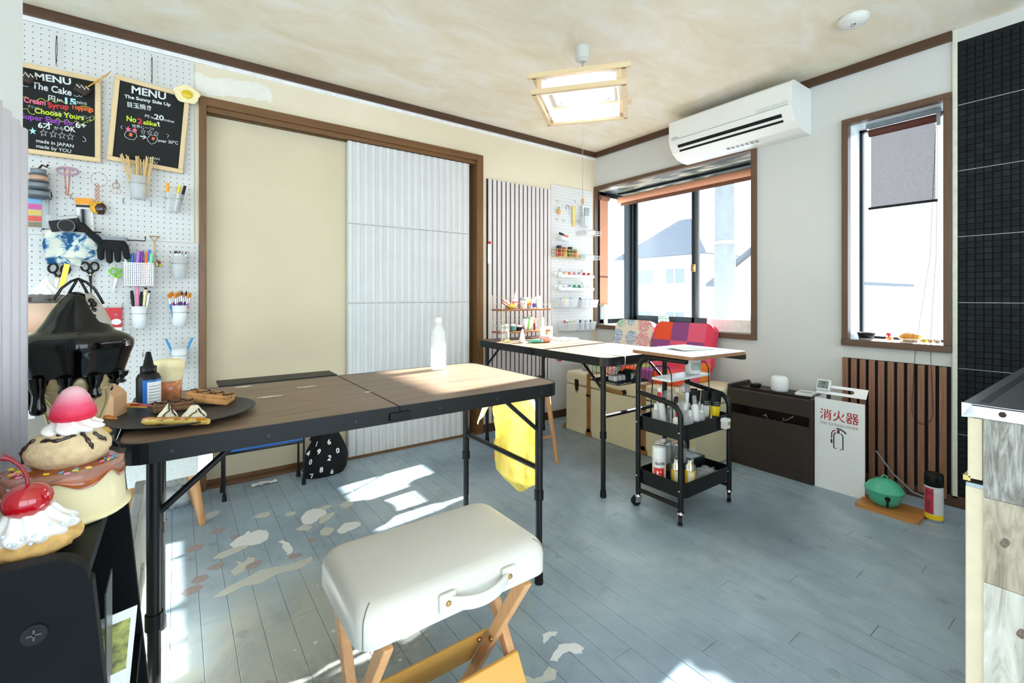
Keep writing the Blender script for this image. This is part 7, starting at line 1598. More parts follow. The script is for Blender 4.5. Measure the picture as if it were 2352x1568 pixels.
t = thing('green_roll', 'dark green roll in the wire basket', 'roll', (1.955, 1.62, 0.566)); q = MB(); q.cyl((0, -0.03, 0.022), (0, 0.03, 0.022), 0.022, 0.022, 18); q.build('roll', mat('bottle_green', '1e4030', 0.6), t); q = MB(); q.cyl((0, -0.032, 0.022), (0, 0.032, 0.022), 0.008, 0.008, 12); q.build('core', CARD, t)

# ================================================================ NARROW PEGBOARD CONTENTS
def RPX(px, py, off=0.05): return on_left(px, py, off)
def rhook(px, py): p = RPX(px, py, 0.007); q = MB(); q.tube([(0, 0, 0.01), (0, -0.012, 0.0), (0.012, -0.02, 0.012)], 0.0016, 6); q.tube([(0.006, 0, 0.0), (0.006, -0.016, -0.012), (0, -0.02, -0.004)], 0.0016, 6); q.build('hook', STEEL, pegR, p)
for (px, py) in ((1278, 462), (1318, 462), (1276, 504), (1292, 506), (1325, 508), (1283, 620), (1334, 622), (1283, 648), (1334, 650)): rhook(px, py)
p = RPX(1284, 484, 0.02); t = thing('pineapple_charm', 'golden pineapple charm hanging on the narrow pegboard', 'charm', p); q = MB(); q.ball((0, 0, -0.006), (0.018, 0.009, 0.026), 16, 10); q.build('fruit', mat('pineapple_gold', 'd8a050', 0.5, var=0.2, scale=120), t)
for k in range(5): a = R(50 + 20 * k); q = MB(); q.tube([(0, 0, 0.012), (0.016 * math.cos(a), -0.002, 0.014 + 0.022 * math.sin(a))], [0.004, 0.001], 6); q.build('leaf', mat('olive_leaf', '9aa850', 0.6), t)
p = RPX(1304, 476, 0.02); t = thing('wire_hanger', 'bent black wire hanger on the narrow pegboard', 'wire', p); q = MB(); q.tube([(-0.018, 0, -0.02), (-0.012, 0, 0.01), (0.0, 0, 0.02), (0.014, 0, 0.008), (0.016, 0, -0.01)], 0.002, 6); q.build('wire', BLACKP, t); q = MB(); q.tube([(0.014, 0, -0.01), (0.01, 0, -0.05), (0.022, 0, -0.06)], 0.0012, 6); q.build('pick', GREYP, t)
p = RPX(1318, 496, 0.02); t = thing('yellow_ruler', 'yellow paper strip hanging on the narrow pegboard', 'strip', p); q = MB(); q.box(-0.012, 0.014, -0.001, 0.0, -0.09, 0.085, Matrix.Rotation(R(-2), 4, 'Y')); q.build('strip', mat('straw_yellow', 'e8cc68', 0.6), t); q = MB(); q.cyl((0, -0.002, 0.075), (0, 0.001, 0.075), 0.003, 0.003, 8); q.build('eyelet', BRASS, t)
p = RPX(1346, 520, 0.04); t = thing('clear_pocket', 'white and clear acrylic pocket on the narrow pegboard', 'holder', p); q = MB(); q.box(-0.045, 0.045, -0.03, 0.03, 0.0, 0.085); q.build('pocket', FROST, t, bevel=0.002); q = MB(); q.box(-0.02, 0.03, -0.01, 0.0, 0.01, 0.16); q.build('insert', mat('steel_grey_sheet', '9aa4a6', 0.3, 0.4), t); q = MB(); q.box(-0.035, 0.04, 0.005, 0.008, 0.005, 0.175); q.build('card', PAPER, t)
def wire_tray(label, pxc, pyt, wpx, h, m_, items, depth=0.07, name='wire_tray'):
    p = RPX(pxc, pyt, 0.05); w_ = abs(RPX(pxc + wpx / 2, pyt, 0.05).x - RPX(pxc - wpx / 2, pyt, 0.05).x)
    t = thing(name, label, 'tray', (p.x, YL - 0.01 - depth / 2, p.z - h)); q = MB(); a, b_ = w_ / 2, depth / 2
    for z in (0.0, h * 0.5, h): q.tube([(-a, -b_, z), (a, -b_, z), (a, b_, z), (-a, b_, z)], 0.0017, 6, closed=True)
    q.build('rim', m_, t); n = 7
    for k in range(n): x = -a + 2 * a * k / (n - 1); q = MB(); q.tube([(x, -b_, h), (x, -b_, 0), (x, b_, 0), (x, b_, h)], 0.0014, 6); q.build('wire', m_, t)
    for k, (fx, r_, hh, mb_, ml, lab) in enumerate(items): jar(lab, (p.x + fx * a, YL - 0.01 - depth / 2, p.z - h + 0.002), r_, hh, mb_, ml, 0.35)
    return t
wire_tray('yellow wire tray of spice coloured jars on the narrow pegboard', 1302, 574, 54, 0.06, mat('yellow_wire', 'dcc878', 0.4), [(-0.62, 0.022, 0.09, mat('chilli_jar', 'a8282c', 0.4), mat('charcoal_lid', '34383c', 0.5), 'red jar with charcoal lid in the yellow wire tray'), (-0.15, 0.02, 0.08, mat('amber_jar', 'd8a058', 0.4), mat('rust_lid', 'b8602c', 0.5), 'amber jar with rust lid in the yellow wire tray'), (0.3, 0.022, 0.085, mat('olive_jar', '5c6a3c', 0.4), mat('charcoal_lid', '34383c'), 'olive jar with charcoal lid in the yellow wire tray'), (0.72, 0.018, 0.07, mat('orange_jar', 'd86a30', 0.4), mat('moss_lid', '6a8050', 0.5), 'orange jar with moss green lid in the yellow wire tray')])
M_WW = mat('white_wire', 'e8eaea', 0.4)
def soft_tray(label, pxc, pyt, wpx, h, seed, items):
    t = wire_tray(label, pxc, pyt, wpx, h, M_WW, [], 0.085); q = MB()
    for k, (m_, dx, dz) in enumerate(items): q = MB(); q.ball((dx, 0, h * 0.6 + dz), (0.035, 0.03, 0.02), 16, 10, f=rough(0.4, 4, seed + k)); q.build('wrapped_packet', m_, t)
soft_tray('white wire tray of wrapped packets, upper one beside the bay window', 1352, 532, 40, 0.03, 1, [(PAPER, 0, 0), (mat('blush_wrap', 'e6d4d0', 0.5), 0.03, 0.01)])
soft_tray('white wire tray of wrapped packets, lower one beside the bay window', 1349, 588, 40, 0.03, 5, [(PAPER, -0.01, 0), (mat('mint_wrap', 'c0e0d4', 0.5), -0.04, 0.008), (PAPER, 0.035, 0.01)])
t = thing('tube_holder', 'clear holder with a black and red capped tube on the narrow pegboard', 'holder', RPX(1292, 552, 0.05)); q = MB(); q.box(-0.04, 0.045, -0.03, 0.035, 0, 0.028, Matrix.Rotation(R(8), 4, 'Y')); q.build('holder', FROST, t, bevel=0.002); q = MB(); q.tube([(-0.042, -0.01, 0.055), (0.0, -0.01, 0.045)], 0.009, 10); q.build('black_cap', BLACKP, t); q = MB(); q.tube([(0.0, -0.01, 0.045), (0.05, -0.01, 0.033)], 0.0085, 10); q.build('tube_body', mat('coral_tube', 'd86a50', 0.4), t)
def row_shelf(label, py, items, noun):
    a, c = RPX(1281, py, 0.05), RPX(1358, py + 6, 0.05); z = (a.z + c.z) / 2
    t = thing('acrylic_shelf', label, 'shelf', ((a.x + c.x) / 2, YL - 0.045, z)); w_ = (c.x - a.x) / 2
    q = MB(); q.box(-w_, w_, -0.04, 0.035, -0.004, 0); q.build('base', WHITEP, t); q = MB(); q.box(-w_, w_, -0.042, -0.039, -0.004, 0.02); q.build('front_lip', FROST, t); q = MB(); q.box(-w_, w_, 0.033, 0.035, 0, 0.04); q.build('back', WHITEP, t)
    n = len(items)
    for k, (m_, cm, nm) in enumerate(items):
        tt = thing('dye_bottle', '%s %s' % (nm, noun), 'bottle', ((a.x + c.x) / 2 - w_ + (k + 0.5) * 2 * w_ / n, YL - 0.045, z + 0.0005)); q = MB(); r_ = min(0.02, w_ / n * 0.92); q.lathe([(0, 0), (r_, 0), (r_, 0.024), (r_ * 0.5, 0.03)], 16); q.build('bottle', m_, tt); q = MB(); q.lathe([(r_ * 0.62, 0.028), (r_ * 0.6, 0.042), (0, 0.043)], 14); q.build('cap', cm, tt)
wj = mat('white_bottle', 'ececea', 0.4)
row_shelf('white acrylic shelf of dye bottles, upper row on the narrow pegboard', 634, [(wj, WHITEP, 'plain white'), (wj, mat('peach_cap', 'f0b090', 0.4), 'peach capped'), (mat('orange_dye', 'f08028', 0.4), ORANGE, 'bright orange'), (mat('rose_dye', 'e880b0', 0.4), PINK, 'rose pink'), (wj, GREYP, 'grey capped'), (mat('red_dye', 'd04030', 0.4), RED, 'deep red'), (mat('rust_dye', 'c87038', 0.4), RED, 'rust coloured')], 'dye bottle in the upper acrylic row')
row_shelf('white acrylic shelf of dye bottles, lower row on the narrow pegboard', 663, [(wj, WHITEP, 'all white'), (mat('grey_dye', 'c8ccce', 0.4), WHITEP, 'pale grey'), (wj, GREYP, 'grey topped'), (mat('green_dye', '28985a', 0.4), GREEN, 'bright green'), (mat('pine_dye', '3c6a60', 0.4), GREEN, 'pine green'), (mat('ice_dye', 'cfe0dc', 0.4), WHITEP, 'icy white'), (mat('blush_dye', 'f2dcd8', 0.4), WHITEP, 'blush white')], 'dye bottle in the lower acrylic row')
def bin_(label, pxl, pxr, pyt, pyb, items):
    a, c, d_ = RPX(pxl, pyt, 0.05), RPX(pxr, pyt, 0.05), RPX((pxl + pxr) / 2, pyb, 0.05); w_ = (c.x - a.x) / 2; h = a.z - d_.z
    t = thing('clear_bin', label, 'bin', ((a.x + c.x) / 2, YL - 0.055, d_.z), group='clear bins on the narrow pegboard'); q = MB()
    pl = [(-0.028, 0), (0.045, 0), (0.045, h * 1.2), (-0.048, h)]
    M4 = Matrix(((0, 0, 1, 0), (1, 0, 0, 0), (0, 1, 0, 0), (0, 0, 0, 1)))
    for x0 in (-w_, w_ - 0.002): q.ext(pl, x0, x0 + 0.002, M4)
    q.add([(-w_, -0.028, 0), (w_, -0.028, 0), (w_, -0.048, h), (-w_, -0.048, h)], [(0, 1, 2, 3)]); q.box(-w_, w_, -0.028, 0.045, 0, 0.002); q.box(-w_, w_, 0.043, 0.045, 0, h * 1.2); q.build('bin', FROST, t)
    q = MB(); q.tube([(-w_, -0.048, h), (w_, -0.048, h)], 0.0018, 6); q.build('rim', WHITEP, t)
    for k, (m_, fx, L_) in enumerate(items): q = MB(); q.tube([(fx * w_, 0.0, 0.006), (fx * w_ + 0.006 * ((k % 3) - 1), -0.008 + 0.01 * (k % 2), L_)], 0.007, 8); q.build('pen_cap', m_, t)
bin_('clear bin of purple and gold tubes, upper one near the slats', 1279, 1318, 687, 706, [(PURPLE, -0.6, 0.075), (GOLD, -0.2, 0.08), (WHITEP, 0.2, 0.07), (GREYP, 0.6, 0.075), (PAPER, 0.0, 0.07)])
bin_('clear bin of grey tubes, upper one near the bay window', 1327, 1365, 689, 706, [(BLACKP, -0.8, 0.085), (GREYP, -0.5, 0.07), (GREYP, -0.2, 0.07), (WHITEP, 0.1, 0.07), (GREYP, 0.4, 0.07), (WHITEP, 0.7, 0.07)])
bin_('clear bin with red, blue and yellow swatches, lower one near the slats', 1290, 1317, 742, 759, [(RED, -0.6, 0.085), (BLUE, -0.1, 0.075), (YELLOW, 0.4, 0.08), (WHITEP, 0.0, 0.09)])
bin_('clear bin of black and white pens, lower one near the bay window', 1322, 1360, 740, 757, [(WHITEP, -0.8, 0.08), (BLACKP, -0.5, 0.085), (WHITEP, -0.2, 0.088), (BLACKP, 0.1, 0.08), (WHITEP, 0.4, 0.085), (BLACKP, 0.7, 0.082)])
p = RPX(1286, 824, 0.03); t = thing('red_tape', 'round red tape roll hanging low on the narrow pegboard', 'tape', p); q = MB(); q.T = Matrix.Rotation(R(90), 4, 'X'); q.lathe([(0.012, -0.008), (0.02, -0.008), (0.02, 0.008), (0.012, 0.008), (0.012, -0.008)], 22); q.build('roll', RED, t); q = MB(); q.tube([(0, 0.022, 0.012), (0, -0.01, 0.011), (0, -0.012, 0.016)], 0.0016, 6); q.build('hook', STEEL, t)

# ================================================================ TROLLEY CONTENTS
cx_, cy_ = 1.99, 1.315
UZ, LZ = 0.3665, 0.1125
def on_cart(dx, dy, z): return (cx_ + dx, cy_ + dy, z)
# raised wire shelf inside the upper tray
wsf = thing('wire_shelf', 'small white topped wire shelf standing in the upper trolley tray', 'shelf', on_cart(0.03, 0.035, UZ))
for x in (-0.155, 0.155): q = MB(); q.tube([(x - 0.008, -0.065, 0.0), (x, -0.05, 0.27), (x, -0.035, 0.30), (x, 0.035, 0.30), (x, 0.05, 0.27), (x - 0.008, 0.065, 0.0)], 0.0028, 8); q.build('wire_leg', BLACK, wsf)
q = MB(); q.box(-0.165, 0.165, -0.052, 0.052, 0.232, 0.244); q.build('shelf_board', M_SILLW, wsf, bevel=0.002)
t = thing('round_tub', 'white round plaster tub on the raised wire shelf', 'tub', on_cart(0.12, 0.03, UZ + 0.2445)); q = MB(); q.lathe([(0, 0), (0.034, 0), (0.037, 0.004), (0.039, 0.078), (0, 0.078)], 26); q.build('body', WHITEP, t); q = MB(); q.lathe([(0.0405, 0.07), (0.041, 0.088), (0, 0.09)], 26); q.build('lid', WHITEP, t); q = MB(); q.lathe([(0.0392, 0.02), (0.0396, 0.06)], 10, a0=R(200), a1=R(280)); q.build('label', mat('grey_green_label', 'a8b4a8', 0.5, var=0.4, scale=120), t)
# bagged bottles heaped in the left half
heap = [(-0.15, -0.055, 0.09, RED, 'red capped'), (-0.12, -0.02, 0.12, WHITEP, 'white'), (-0.09, -0.06, 0.085, WHITEP, 'short white'), (-0.15, 0.02, 0.13, CLEARP, 'clear'), (-0.10, 0.04, 0.15, RED, 'tall red capped'), (-0.06, 0.0, 0.13, BLACKP, 'black'), (-0.05, -0.05, 0.09, mat('maroon_tube', '6a2c28', 0.4), 'maroon'), (-0.02, 0.02, 0.14, WHITEP, 'tall white'), (-0.02, -0.03, 0.10, WHITEP, 'milky'), (-0.07, 0.07, 0.16, WHITEP, 'long white'), (0.0, 0.06, 0.15, mat('tan_cap2', 'c8a070', 0.4), 'tan capped'), (0.02, -0.02, 0.08, CLEARP, 'squat clear')]
for k, (dx, dy, h, m_, nm) in enumerate(heap):
    dx, dy = -0.158 + 0.053 * (k % 4), -0.062 + 0.056 * (k // 4)
    t = thing('craft_bottle', '%s craft bottle heaped in the upper trolley tray' % nm, 'bottle', on_cart(dx, dy, UZ + 0.001), rot=(R(7 * math.sin(k * 2.1)), R(7 * math.cos(k * 1.7)), R(k * 40)), group='craft bottles heaped in the trolley')
    h *= 1.25; q = MB(); q.lathe([(0, 0.006), (0.017, 0.004), (0.018, 0.01), (0.018, h * 0.68), (0.008, h * 0.76)], 14); q.build('body', [WHITEP, CLEARP, FROST][k % 3], t); q = MB(); q.lathe([(0.0095, h * 0.74), (0.0095, h * 0.97), (0.004, h), (0, h)], 14); q.build('cap', m_, t)
for k, (dx, dy, s_) in enumerate(((-0.125, -0.075, 0.75), (-0.06, 0.035, 0.9), (0.035, 0.02, 0.7))):
    t = thing('clear_bag', 'crinkled clear bag of parts, %s in the upper trolley tray' % ('outermost' if k == 0 else 'in the middle' if k == 1 else 'beside the black paint tubes'), 'bag', on_cart(dx, dy, UZ + 0.10 + 0.025 * k), rot=(0, 0, R(30 * k)), group='clear bags in the trolley'); q = MB(); q.ball((0, 0, 0.03), (0.05 * s_, 0.035 * s_, 0.032 * s_), 18, 12, f=rough(0.6, 4, k * 3)); q.build('film', thin('crinkled_film', 'f0f4f6', 0.72, 0.12), t)
# squeezy bottles
for k, (dx, lab) in enumerate(((0.045, 'clear pointed squeeze bottle leaning beside the black paint tubes'), (0.02, 'clear pointed squeeze bottle leaning by the bottle heap'))):
    t = thing('squeeze_bottle', lab, 'bottle', on_cart(dx, -0.035 - 0.03 * k, UZ + 0.001), rot=(0, R(14), 0), group='squeeze bottles in the trolley'); q = MB(); q.lathe([(0, 0.004), (0.019, 0.004), (0.02, 0.065), (0.011, 0.082), (0.004, 0.12), (0, 0.121)], 18); q.build('body', FROST, t); q = MB(); q.lathe([(0.0115, 0.08), (0.0115, 0.088)], 14); q.build('collar', WHITEP, t)
# black topped paint tubes standing on their caps
for k, (dx, dy, c_, nm) in enumerate(((0.115, 0.0, '1c2a6c', 'blue'), (0.142, 0.035, 'b01c2c', 'red'), (0.155, -0.035, 'e4e2da', 'white'), (0.178, -0.075, 'f2d010', 'yellow'))):
    t = thing('paint_tube', '%s acrylic paint tube with black top standing in the trolley' % nm, 'paint tube', on_cart(dx - 0.01, dy + 0.02, UZ + 0.0005), rot=(R(4), R(3), R(-36)), group='large acrylic tubes in the trolley')
    def tb(u, w_):
        z = 0.02 + w_ * 0.145; a = 2 * math.pi * u; fl_ = w_ ** 1.3
        return (0.0215 * (1 + 0.25 * fl_) * math.cos(a), (0.0215 * (1 - fl_) + 0.0015) * math.sin(a), z)
    def part_tube(w0, w1): q = MB(); q.sheet(lambda u, w_: tb(u, w0 + (w1 - w0) * w_), 20, 8); return q
    part_tube(0.0, 0.5).build('paint_band', mat('tube_' + nm, c_, 0.4), t); part_tube(0.5, 1.0).build('black_top', BLACKP, t)
    q = MB(); q.cyl((0, 0, 0), (0, 0, 0.022), 0.016, 0.018, 18); q.build('cap', BLACKP, t)
    q = MB(); q.box(-0.012, 0.012, -0.0125, -0.012, 0.10, 0.104); q.box(-0.012, 0.012, -0.011, -0.0105, 0.11, 0.114); q.build('print', GREYP, t, (0, -0.004, 0))['kind'] = 'stuff'
# wire organiser with small ink bottles
og = thing('wire_organiser', 'silver wire organiser along the front of upper trolley tray', 'organiser', on_cart(0.075, -0.085, UZ)); q = MB()
for z in (0.004, 0.045): q.tube([(-0.10, -0.03, z), (0.10, -0.03, z), (0.10, 0.03, z), (-0.10, 0.03, z)], 0.0016, 6, closed=True)
for x in (-0.034, 0.034): q.tube([(x, -0.03, 0.045), (x, 0.03, 0.045)], 0.0016, 6)
q.build('wire_frame', STEEL, og)
for k in range(14):
    i, j = k % 7, k // 7; p = on_cart(0.075 - 0.085 + i * 0.026, -0.085 - 0.014 + 0.028 * j, UZ + 0.001)
    if k == 3: jar('small white nozzle glue bottle among the black ink bottles', p, 0.010, 0.07, WHITEP, WHITEP, 0.5, 'glue', 'glue_bottle', None, None, 0.3); continue
    jar('small black capped ink bottle in the silver wire organiser', p, 0.0105, 0.044, mat('ink_dark_red', '4a1418', 0.3) if k % 3 == 0 else BLACKP, BLACKP, 0.4, 'bottle', 'ink_bottle', 'ink bottles in the wire organiser')
# little white house ornament in a wire holder at the tray front
t = thing('house_ornament', 'tiny white house ornament clipped to the trolley front', 'ornament', on_cart(0.105, -0.150, 0.377)); q = MB(); q.box(-0.02, 0.02, -0.013, 0.013, 0, 0.034); q.build('walls', mat('ivory_house', 'e6dfcc', 0.6), t, bevel=0.002); q = MB(); q.ext([(-0.022, 0.034), (0.022, 0.034), (0.016, 0.047), (-0.016, 0.047)], -0.014, 0.014, plane_left((0, 0, 0))); q.build('roof', WHITEP, t); q = MB(); q.box(0.003, 0.010, -0.0135, -0.0128, 0.018, 0.03); q.build('window', BLACKP, t); q = MB()
q.tube([(-0.026, -0.018, -0.002), (0.026, -0.018, -0.002), (0.026, 0.022, -0.002), (-0.026, 0.022, -0.002)], 0.0016, 6, closed=True); q.build('wire_holder', BLACK, t)
# lower tray
t = thing('gloss_spray', 'white and red gloss spray can in the lower trolley tray', 'spray can', on_cart(-0.155, 0.03, LZ)); q = MB(); q.lathe([(0, 0), (0.03, 0), (0.031, 0.004), (0.031, 0.125), (0.029, 0.13)], 26); q.build('can', mat('can_white', 'dcdcda', 0.35), t); q = MB(); q.lathe([(0.0313, 0.02), (0.0313, 0.09)], 12, a0=R(170), a1=R(262)); q.build('red_panel', mat('signal_red', 'd83020', 0.4), t); q = MB(); q.lathe([(0.0312, 0.13), (0.0312, 0.178), (0.028, 0.185), (0, 0.186)], 26); q.build('cap', WHITEP, t)
def cyl_text(s_, r_, ang, z, size, m_, parent, rot=0.0):
    me = text_mesh(s_, size, 'CENTER', 0, 0, 0.0006); q = MB(); vs_ = []
    for v in me.vertices:
        x, y = v.co.x, v.co.y
        if rot: x, y = -y, x
        a = ang + x / r_; vs_.append((r_ * math.cos(a), r_ * math.sin(a), z + y))
    q.add(vs_, [tuple(p.vertices) for p in me.polygons]); q.build('lettering', m_, parent)
cyl_text('GLOSS', 0.0316, R(225), 0.105, 0.016, BLACKP, t); cyl_text('5', 0.0318, R(215), 0.035, 0.06, PAPER, t)
for k, (dx, dy, lab) in enumerate(((-0.085, -0.03, 'silver tin bottle with yellow and white label, nearer the spray can'), (-0.045, -0.075, 'silver tin bottle with yellow and white label, at the tray corner'))):
    t = thing('solvent_bottle', lab, 'bottle', on_cart(dx - 0.02, dy, LZ), group='solvent bottles in the lower tray'); q = MB(); q.lathe([(0, 0), (0.024, 0), (0.024, 0.105), (0.014, 0.118), (0.014, 0.122)], 24); q.build('tin', CHROME, t); q = MB(); q.lathe([(0.0244, 0.008), (0.0244, 0.085)], 24); q.build('label', mat('yellow_label', 'e0b830', 0.5), t); q = MB(); q.lathe([(0.0247, 0.012), (0.0247, 0.08)], 10, a0=R(190), a1=R(255)); q.build('label_text', mat('cream_text_label', 'eee8d0', 0.6, var=0.12, scale=140), t); q = MB(); q.lathe([(0.0155, 0.118), (0.0155, 0.134), (0, 0.135)], 20); q.build('cap', STEEL, t)
for k, (dx, dy, h, lab) in enumerate(((-0.09, 0.06, 0.185, 'tall square silver tin can behind the solvent bottles'), (0.0, 0.03, 0.17, 'square silver tin can with grey label in the lower tray'))):
    t = thing('square_tin', lab, 'tin', on_cart(dx, dy, LZ), R(8), group='square tins in the lower tray'); q = MB(); q.box(-0.033, 0.033, -0.025, 0.025, 0, h); q.build('can', CHROME, t, bevel=0.004); q = MB(); q.box(-0.028, 0.028, -0.0256, -0.0252, h * 0.45, h * 0.85); q.build('label', mat('grey_tin_label', 'b8bcbc', 0.5, var=0.2, scale=120), t); q = MB(); q.cyl((0.012, 0, h), (0.012, 0, h + 0.012), 0.012, 0.012, 16); q.build('cap', WHITEP, t)
t = thing('cream_jar', 'big white plastic jar at the back of lower trolley tray', 'jar', on_cart(-0.035, 0.085, LZ)); q = MB(); q.lathe([(0, 0), (0.03, 0), (0.03, 0.15), (0, 0.15)], 24); q.build('body', FROST, t); q = MB(); q.lathe([(0.031, 0.15), (0.031, 0.175), (0, 0.176)], 24); q.build('lid', WHITEP, t)
t = thing('steel_box', 'dark grey metal box with papers in the lower trolley tray', 'box', on_cart(0.105, 0.04, LZ)); q = MB(); q.box(-0.06, 0.06, -0.05, 0.05, 0, 0.09); q.build('box', mat('gunmetal', '4a4e50', 0.3, 0.8), t, bevel=0.004); q = MB(); q.box(-0.05, 0.02, -0.045, 0.03, 0.09, 0.093); q.build('paper', mat('pale_blue_paper', 'b8ccd8', 0.7), t); q = MB(); q.lathe([(0, 0.0), (0.026, 0.0), (0.028, 0.016), (0, 0.017)], 20, c=(0.03, 0.0, 0.093)); q.build('clear_case', CLEARP, t)
t = thing('clear_bag', 'crumpled clear plastic bag at the front of lower trolley tray', 'bag', on_cart(0.045, -0.075, LZ), 0, 'clear bags in the trolley'); q = MB(); q.ball((0, 0, 0.036), (0.075, 0.034, 0.034), 24, 14, f=rough(0.6, 5, 7)); q.build('film', MATS['crinkled_film'], t)
t = thing('sheet_of_paper', 'curled sheet of white paper on the trolley desk board', 'paper', on_cart(0.02, -0.01, 0.7452), R(-12)); q = MB(); q.sheet(lambda u, w_: (-0.10 + 0.2 * u, -0.07 + 0.14 * w_, 0.001 + 0.016 * max(0, 0.5 - u) ** 1.5 * (0.4 + w_)), 14, 6); q.build('sheet', PAPER, t, solid=0.0006)

# ================================================================ SINK UNIT
sk_ = thing('sink_unit', 'stainless sink unit clad in wood-print stickers', 'sink', (1.195, 0.202, 0))
M_SST = mat('brushed_stainless', 'c4c9cc', 0.28, 1.0, 0.08, 8)
LX, LY = 1.35, 0.56
q = MB(); SZ = 0.80; xa, xb_, ya_, yb_2 = 0.10, 0.62, -0.47, -0.10
q.box(0, LX, -0.10, 0, SZ - 0.004, SZ); q.box(0, LX, -LY, -0.47, SZ - 0.004, SZ); q.box(0, 0.10, -0.47, -0.10, SZ - 0.004, SZ); q.box(0.62, LX, -0.47, -0.10, SZ - 0.004, SZ); q.build('worktop', M_SST, sk_, bevel=0.001)
q = MB(); q.box(0, 0.0012, -LY, 0, SZ - 0.024, SZ); q.build('side_apron', M_SST, sk_); q = MB(); q.box(0, LX, -0.0012, 0, SZ - 0.024, SZ); q.build('front_apron', M_SST, sk_)
q = MB(); q.box(0.03, LX - 0.03, -0.032, -0.018, SZ - 0.0005, SZ + 0.0008); q.build('drain_groove', mat('dark_groove', '14181a', 0.4), sk_)
q = MB(); q.box(xa, xb_, ya_, yb_2, SZ - 0.18, SZ - 0.176)
for a in ((xa, xa + 0.002, ya_, yb_2), (xb_ - 0.002, xb_, ya_, yb_2), (xa, xb_, ya_, ya_ + 0.002), (xa, xb_, yb_2 - 0.002, yb_2)): q.box(*a, SZ - 0.18, SZ - 0.003)
q.build('basin', mat('dark_basin', '2a2e30', 0.3, 0.9), sk_)
q = MB(); q.ext(rrect(0.54, 0.39, 0.08, 6, 0.36, -0.285), SZ, SZ + 0.0012); q.m(0); q.build('basin_rim', mat('black_basin_rim', '0e1112', 0.25, 0.5), sk_)
q = MB(); q.ext(circ(0.005, 14), 0, 0.0015, plane_right((0.0, -0.052, SZ - 0.012))); q.build('screw', M_ORB, sk_)
q = MB(); q.add([(-0.001, 0.001, SZ + 0.001), (-0.001, -0.012, SZ + 0.0005), (-0.0015, -0.016, SZ - 0.012), (-0.001, -0.016, SZ - 0.024), (-0.001, 0.001, SZ - 0.026)], [(0, 1, 2, 3, 4)]); q.build('corner_fold', CHROME, sk_, solid=0.0012)
M_CABW = mat('cream_cabinet_board', 'd6c6a6', 0.5, var=0.05)
q = MB(); q.box(0.003, LX, -LY, -0.027, 0, SZ - 0.024); q.build('carcass', M_CABW, sk_)
q = MB(); q.box(0.004, LX, -0.026, -0.006, 0.66, SZ - 0.026); dr = q.build('drawer_front', M_CABW, sk_, bevel=0.0015); q = MB(); q.box(0.004, 0.40, -0.010, 0.0, 0.655, 0.664); q.build('finger_pull', mat('brass_pull', 'c8b068', 0.35, 0.8), dr)
q = MB(); q.box(0.004, LX, -0.030, -0.003, 0.05, 0.645); do_ = q.build('cabinet_door', M_CABW, sk_, bevel=0.002); q = MB(); q.box(0.004, 0.3, -0.028, -0.004, 0.645, 0.652); q.build('door_cap', mat('steel_rail', '9aa4a8'), do_)
# stickers on the side: three prints
def plank_print(name, c1, c2, c3, fr):
    m, nt, b, out = new_mat(name); v = mapping(nt, 'Object', (1, 7 * fr, 1.0 * fr)); g_ = tex_noise(nt, 5, 8, v, 0.65, 2.0)
    nt.links.new(ramp(nt, g_, [(0.32, c1), (0.5, c2), (0.68, c3)]), b.inputs[0]); b.inputs['Roughness'].default_value = 0.55; return m
for k, (z0, z1, m_) in enumerate(((0.633, SZ - 0.025, plank_print('grey_barn_print', '5c5850', '8a867c', 'b0aca2', 2.6)), (0.478, 0.632, plank_print('knotty_grey_print', '7a6c58', 'a49680', 'b8ac96', 1.2)), (0.05, 0.477, plank_print('whitewashed_print', '9c9484', 'c4bfb0', 'd4d0c4', 0.8)))):
    q = MB(); q.box(0.0, 0.003, -LY, -0.028, z0, z1); so = q.build('wood_print_panel', m_, sk_)
    if k: q = MB(); q.T = plane_right((-0.0003, -0.055 if k == 1 else -0.075, 0.56 if k == 1 else 0.41)); q.add([(0.006 * math.cos(t) * (1 + 0.3 * math.sin(2 * t)), 0.009 * math.sin(t), 0) for t in [i * 0.42 for i in range(15)]], [tuple(range(15))]); q.build('knot_print', mat('knot_brown', '6a5a4c', 0.6, var=0.4, scale=200), so)
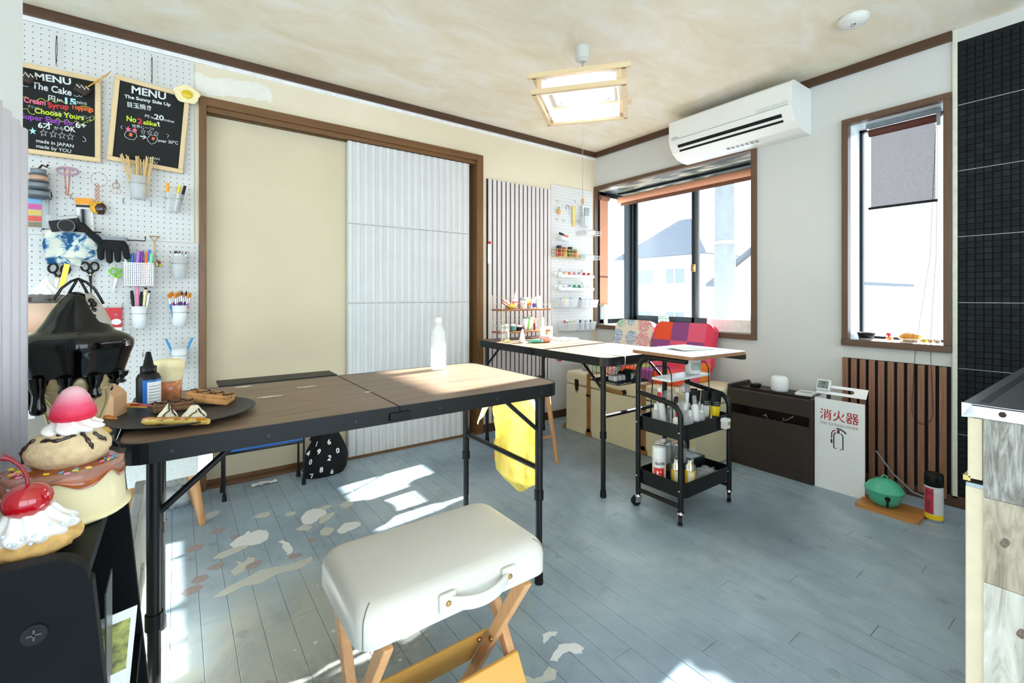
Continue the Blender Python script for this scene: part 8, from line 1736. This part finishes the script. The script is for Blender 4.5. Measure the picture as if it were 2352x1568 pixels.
# ================================================================ OUTSIDE
M_H1 = mat('pale_house_wall', 'd9dde0', 0.9, var=0.05, scale=2); M_H2 = mat('cream_house_wall', 'dcd6c8', 0.9, var=0.05, scale=2)
M_RF = mat('slate_roof', '34404f', 0.7, var=0.12, scale=4); M_HW = mat('dark_house_window', '5d6a78', 0.2)
g = MB(); g.box(3.3, 40, -30, 40, -2.9, -2.8); struct(g.build('ground_outside', mat('asphalt', '8f9294', 0.9)))
def house(label, x0, x1, y0, y1, z1, zr, mw, wins, gx='y'):
    h = thing('house', label, 'house', (x0, (y0 + y1) / 2, -2.8))
    L, W_, Hh = x1 - x0, (y1 - y0) / 2, z1 + 2.8
    q = MB(); q.box(0, L, -W_, W_, 0, Hh)
    q.ext([(-W_, Hh), (W_, Hh), (0, zr + 2.8)], 0, L, Matrix(((0, 0, 1, 0), (1, 0, 0, 0), (0, 1, 0, 0), (0, 0, 0, 1)))); q.build('wall', mw, h)
    for sg in (-1, 1):
        q = MB(); e = 0.35; sl = (zr - z1) / W_
        q.add([(-e, sg * (W_ + e), Hh - sl * e + 0.03), (L + e, sg * (W_ + e), Hh - sl * e + 0.03), (L + e, 0, zr + 2.83), (-e, 0, zr + 2.83),
               (-e, sg * (W_ + e), Hh - sl * e + 0.15), (L + e, sg * (W_ + e), Hh - sl * e + 0.15), (L + e, 0, zr + 2.95), (-e, 0, zr + 2.95)],
              [(0, 1, 2, 3), (4, 7, 6, 5), (0, 4, 5, 1), (1, 5, 6, 2), (2, 6, 7, 3), (3, 7, 4, 0)]); q.build('roof', M_RF, h)
    for (yc, zc, ww, hh) in wins:
        q = MB(); q.box(-0.05, 0.02, yc - ww / 2, yc + ww / 2, zc + 2.8 - hh / 2, zc + 2.8 + hh / 2); o = q.build('window', M_HW, h)
        q = MB(); q.box(-0.07, 0.0, yc - ww / 2 - 0.06, yc + ww / 2 + 0.06, zc + 2.8 - hh / 2 - 0.06, zc + 2.8 - hh / 2); q.box(-0.07, 0.0, yc - 0.03, yc + 0.03, zc + 2.8 - hh / 2, zc + 2.8 + hh / 2); q.build('window_bars', M_H1, o)
    return h
hh_ = thing('house', 'pale house with blue-grey hipped roof seen through the bay window', 'house', (31.0, 20.4, -2.8))
q = MB(); q.box(-3, 3, -3.4, 3.4, 0, 6.7); q.build('wall', M_H1, hh_)
q = MB(); e = 3.9; q.add([(-3.6, -e, 6.6), (3.6, -e, 6.6), (3.6, e, 6.6), (-3.6, e, 6.6), (0, -0.5, 9.6), (0, 0.5, 9.6)], [(0, 1, 4), (1, 2, 5, 4), (2, 3, 5), (3, 0, 4, 5), (3, 2, 1, 0)]); q.build('roof', M_RF, hh_)
for (yc, zc) in ((-1.2, 5.2), (1.4, 5.2), (-1.2, 2.2), (1.4, 2.2)):
    q = MB(); q.box(-3.06, -2.98, yc - 0.7, yc + 0.7, zc - 0.5, zc + 0.5); o = q.build('window', M_HW, hh_); q = MB(); q.box(-3.1, -3.05, yc - 0.04, yc + 0.04, zc - 0.5, zc + 0.5); q.build('window_bar', M_H1, o)
house('cream house partly behind the concrete pole', 17.0, 24, 5.9, 9.7, 1.6, 3.0, M_H2, [(1.0, -0.2, 1.3, 1.0), (-1.2, -0.2, 1.2, 1.0)])
pb = on_level(1661, 735, -2.8)
pole = thing('utility_pole', 'round concrete utility pole outside the bay window', 'pole', (6.9, 3.85, -2.8))
q = MB(); q.cyl((0, 0, 0), (0, 0, 9), 0.17, 0.13, 20); q.build('shaft', mat('concrete_pole', '63686a', 0.9, var=0.15, scale=12), pole)
q = MB()
for z in (3.2, 4.6, 6.0): q = MB(); q.cyl((0, 0, z), (0, 0, z + 0.05), 0.165, 0.163, 20); q.build('band', mat('galvanised_band', 'a5abb0', 0.4, 0.8), pole)
fence = thing('garden_wall', 'low pale garden wall across the street outside', 'wall', (6.0, 4, -2.8))
q = MB(); q.box(0, 0.15, -6, 6, 0, 2.6); q.build('panel', mat('pale_block_wall', 'b4bcc4', 0.9), fence); q = MB(); q.box(-0.03, 0.18, -6, 6, 2.6, 2.68); q.build('coping', M_H1, fence)
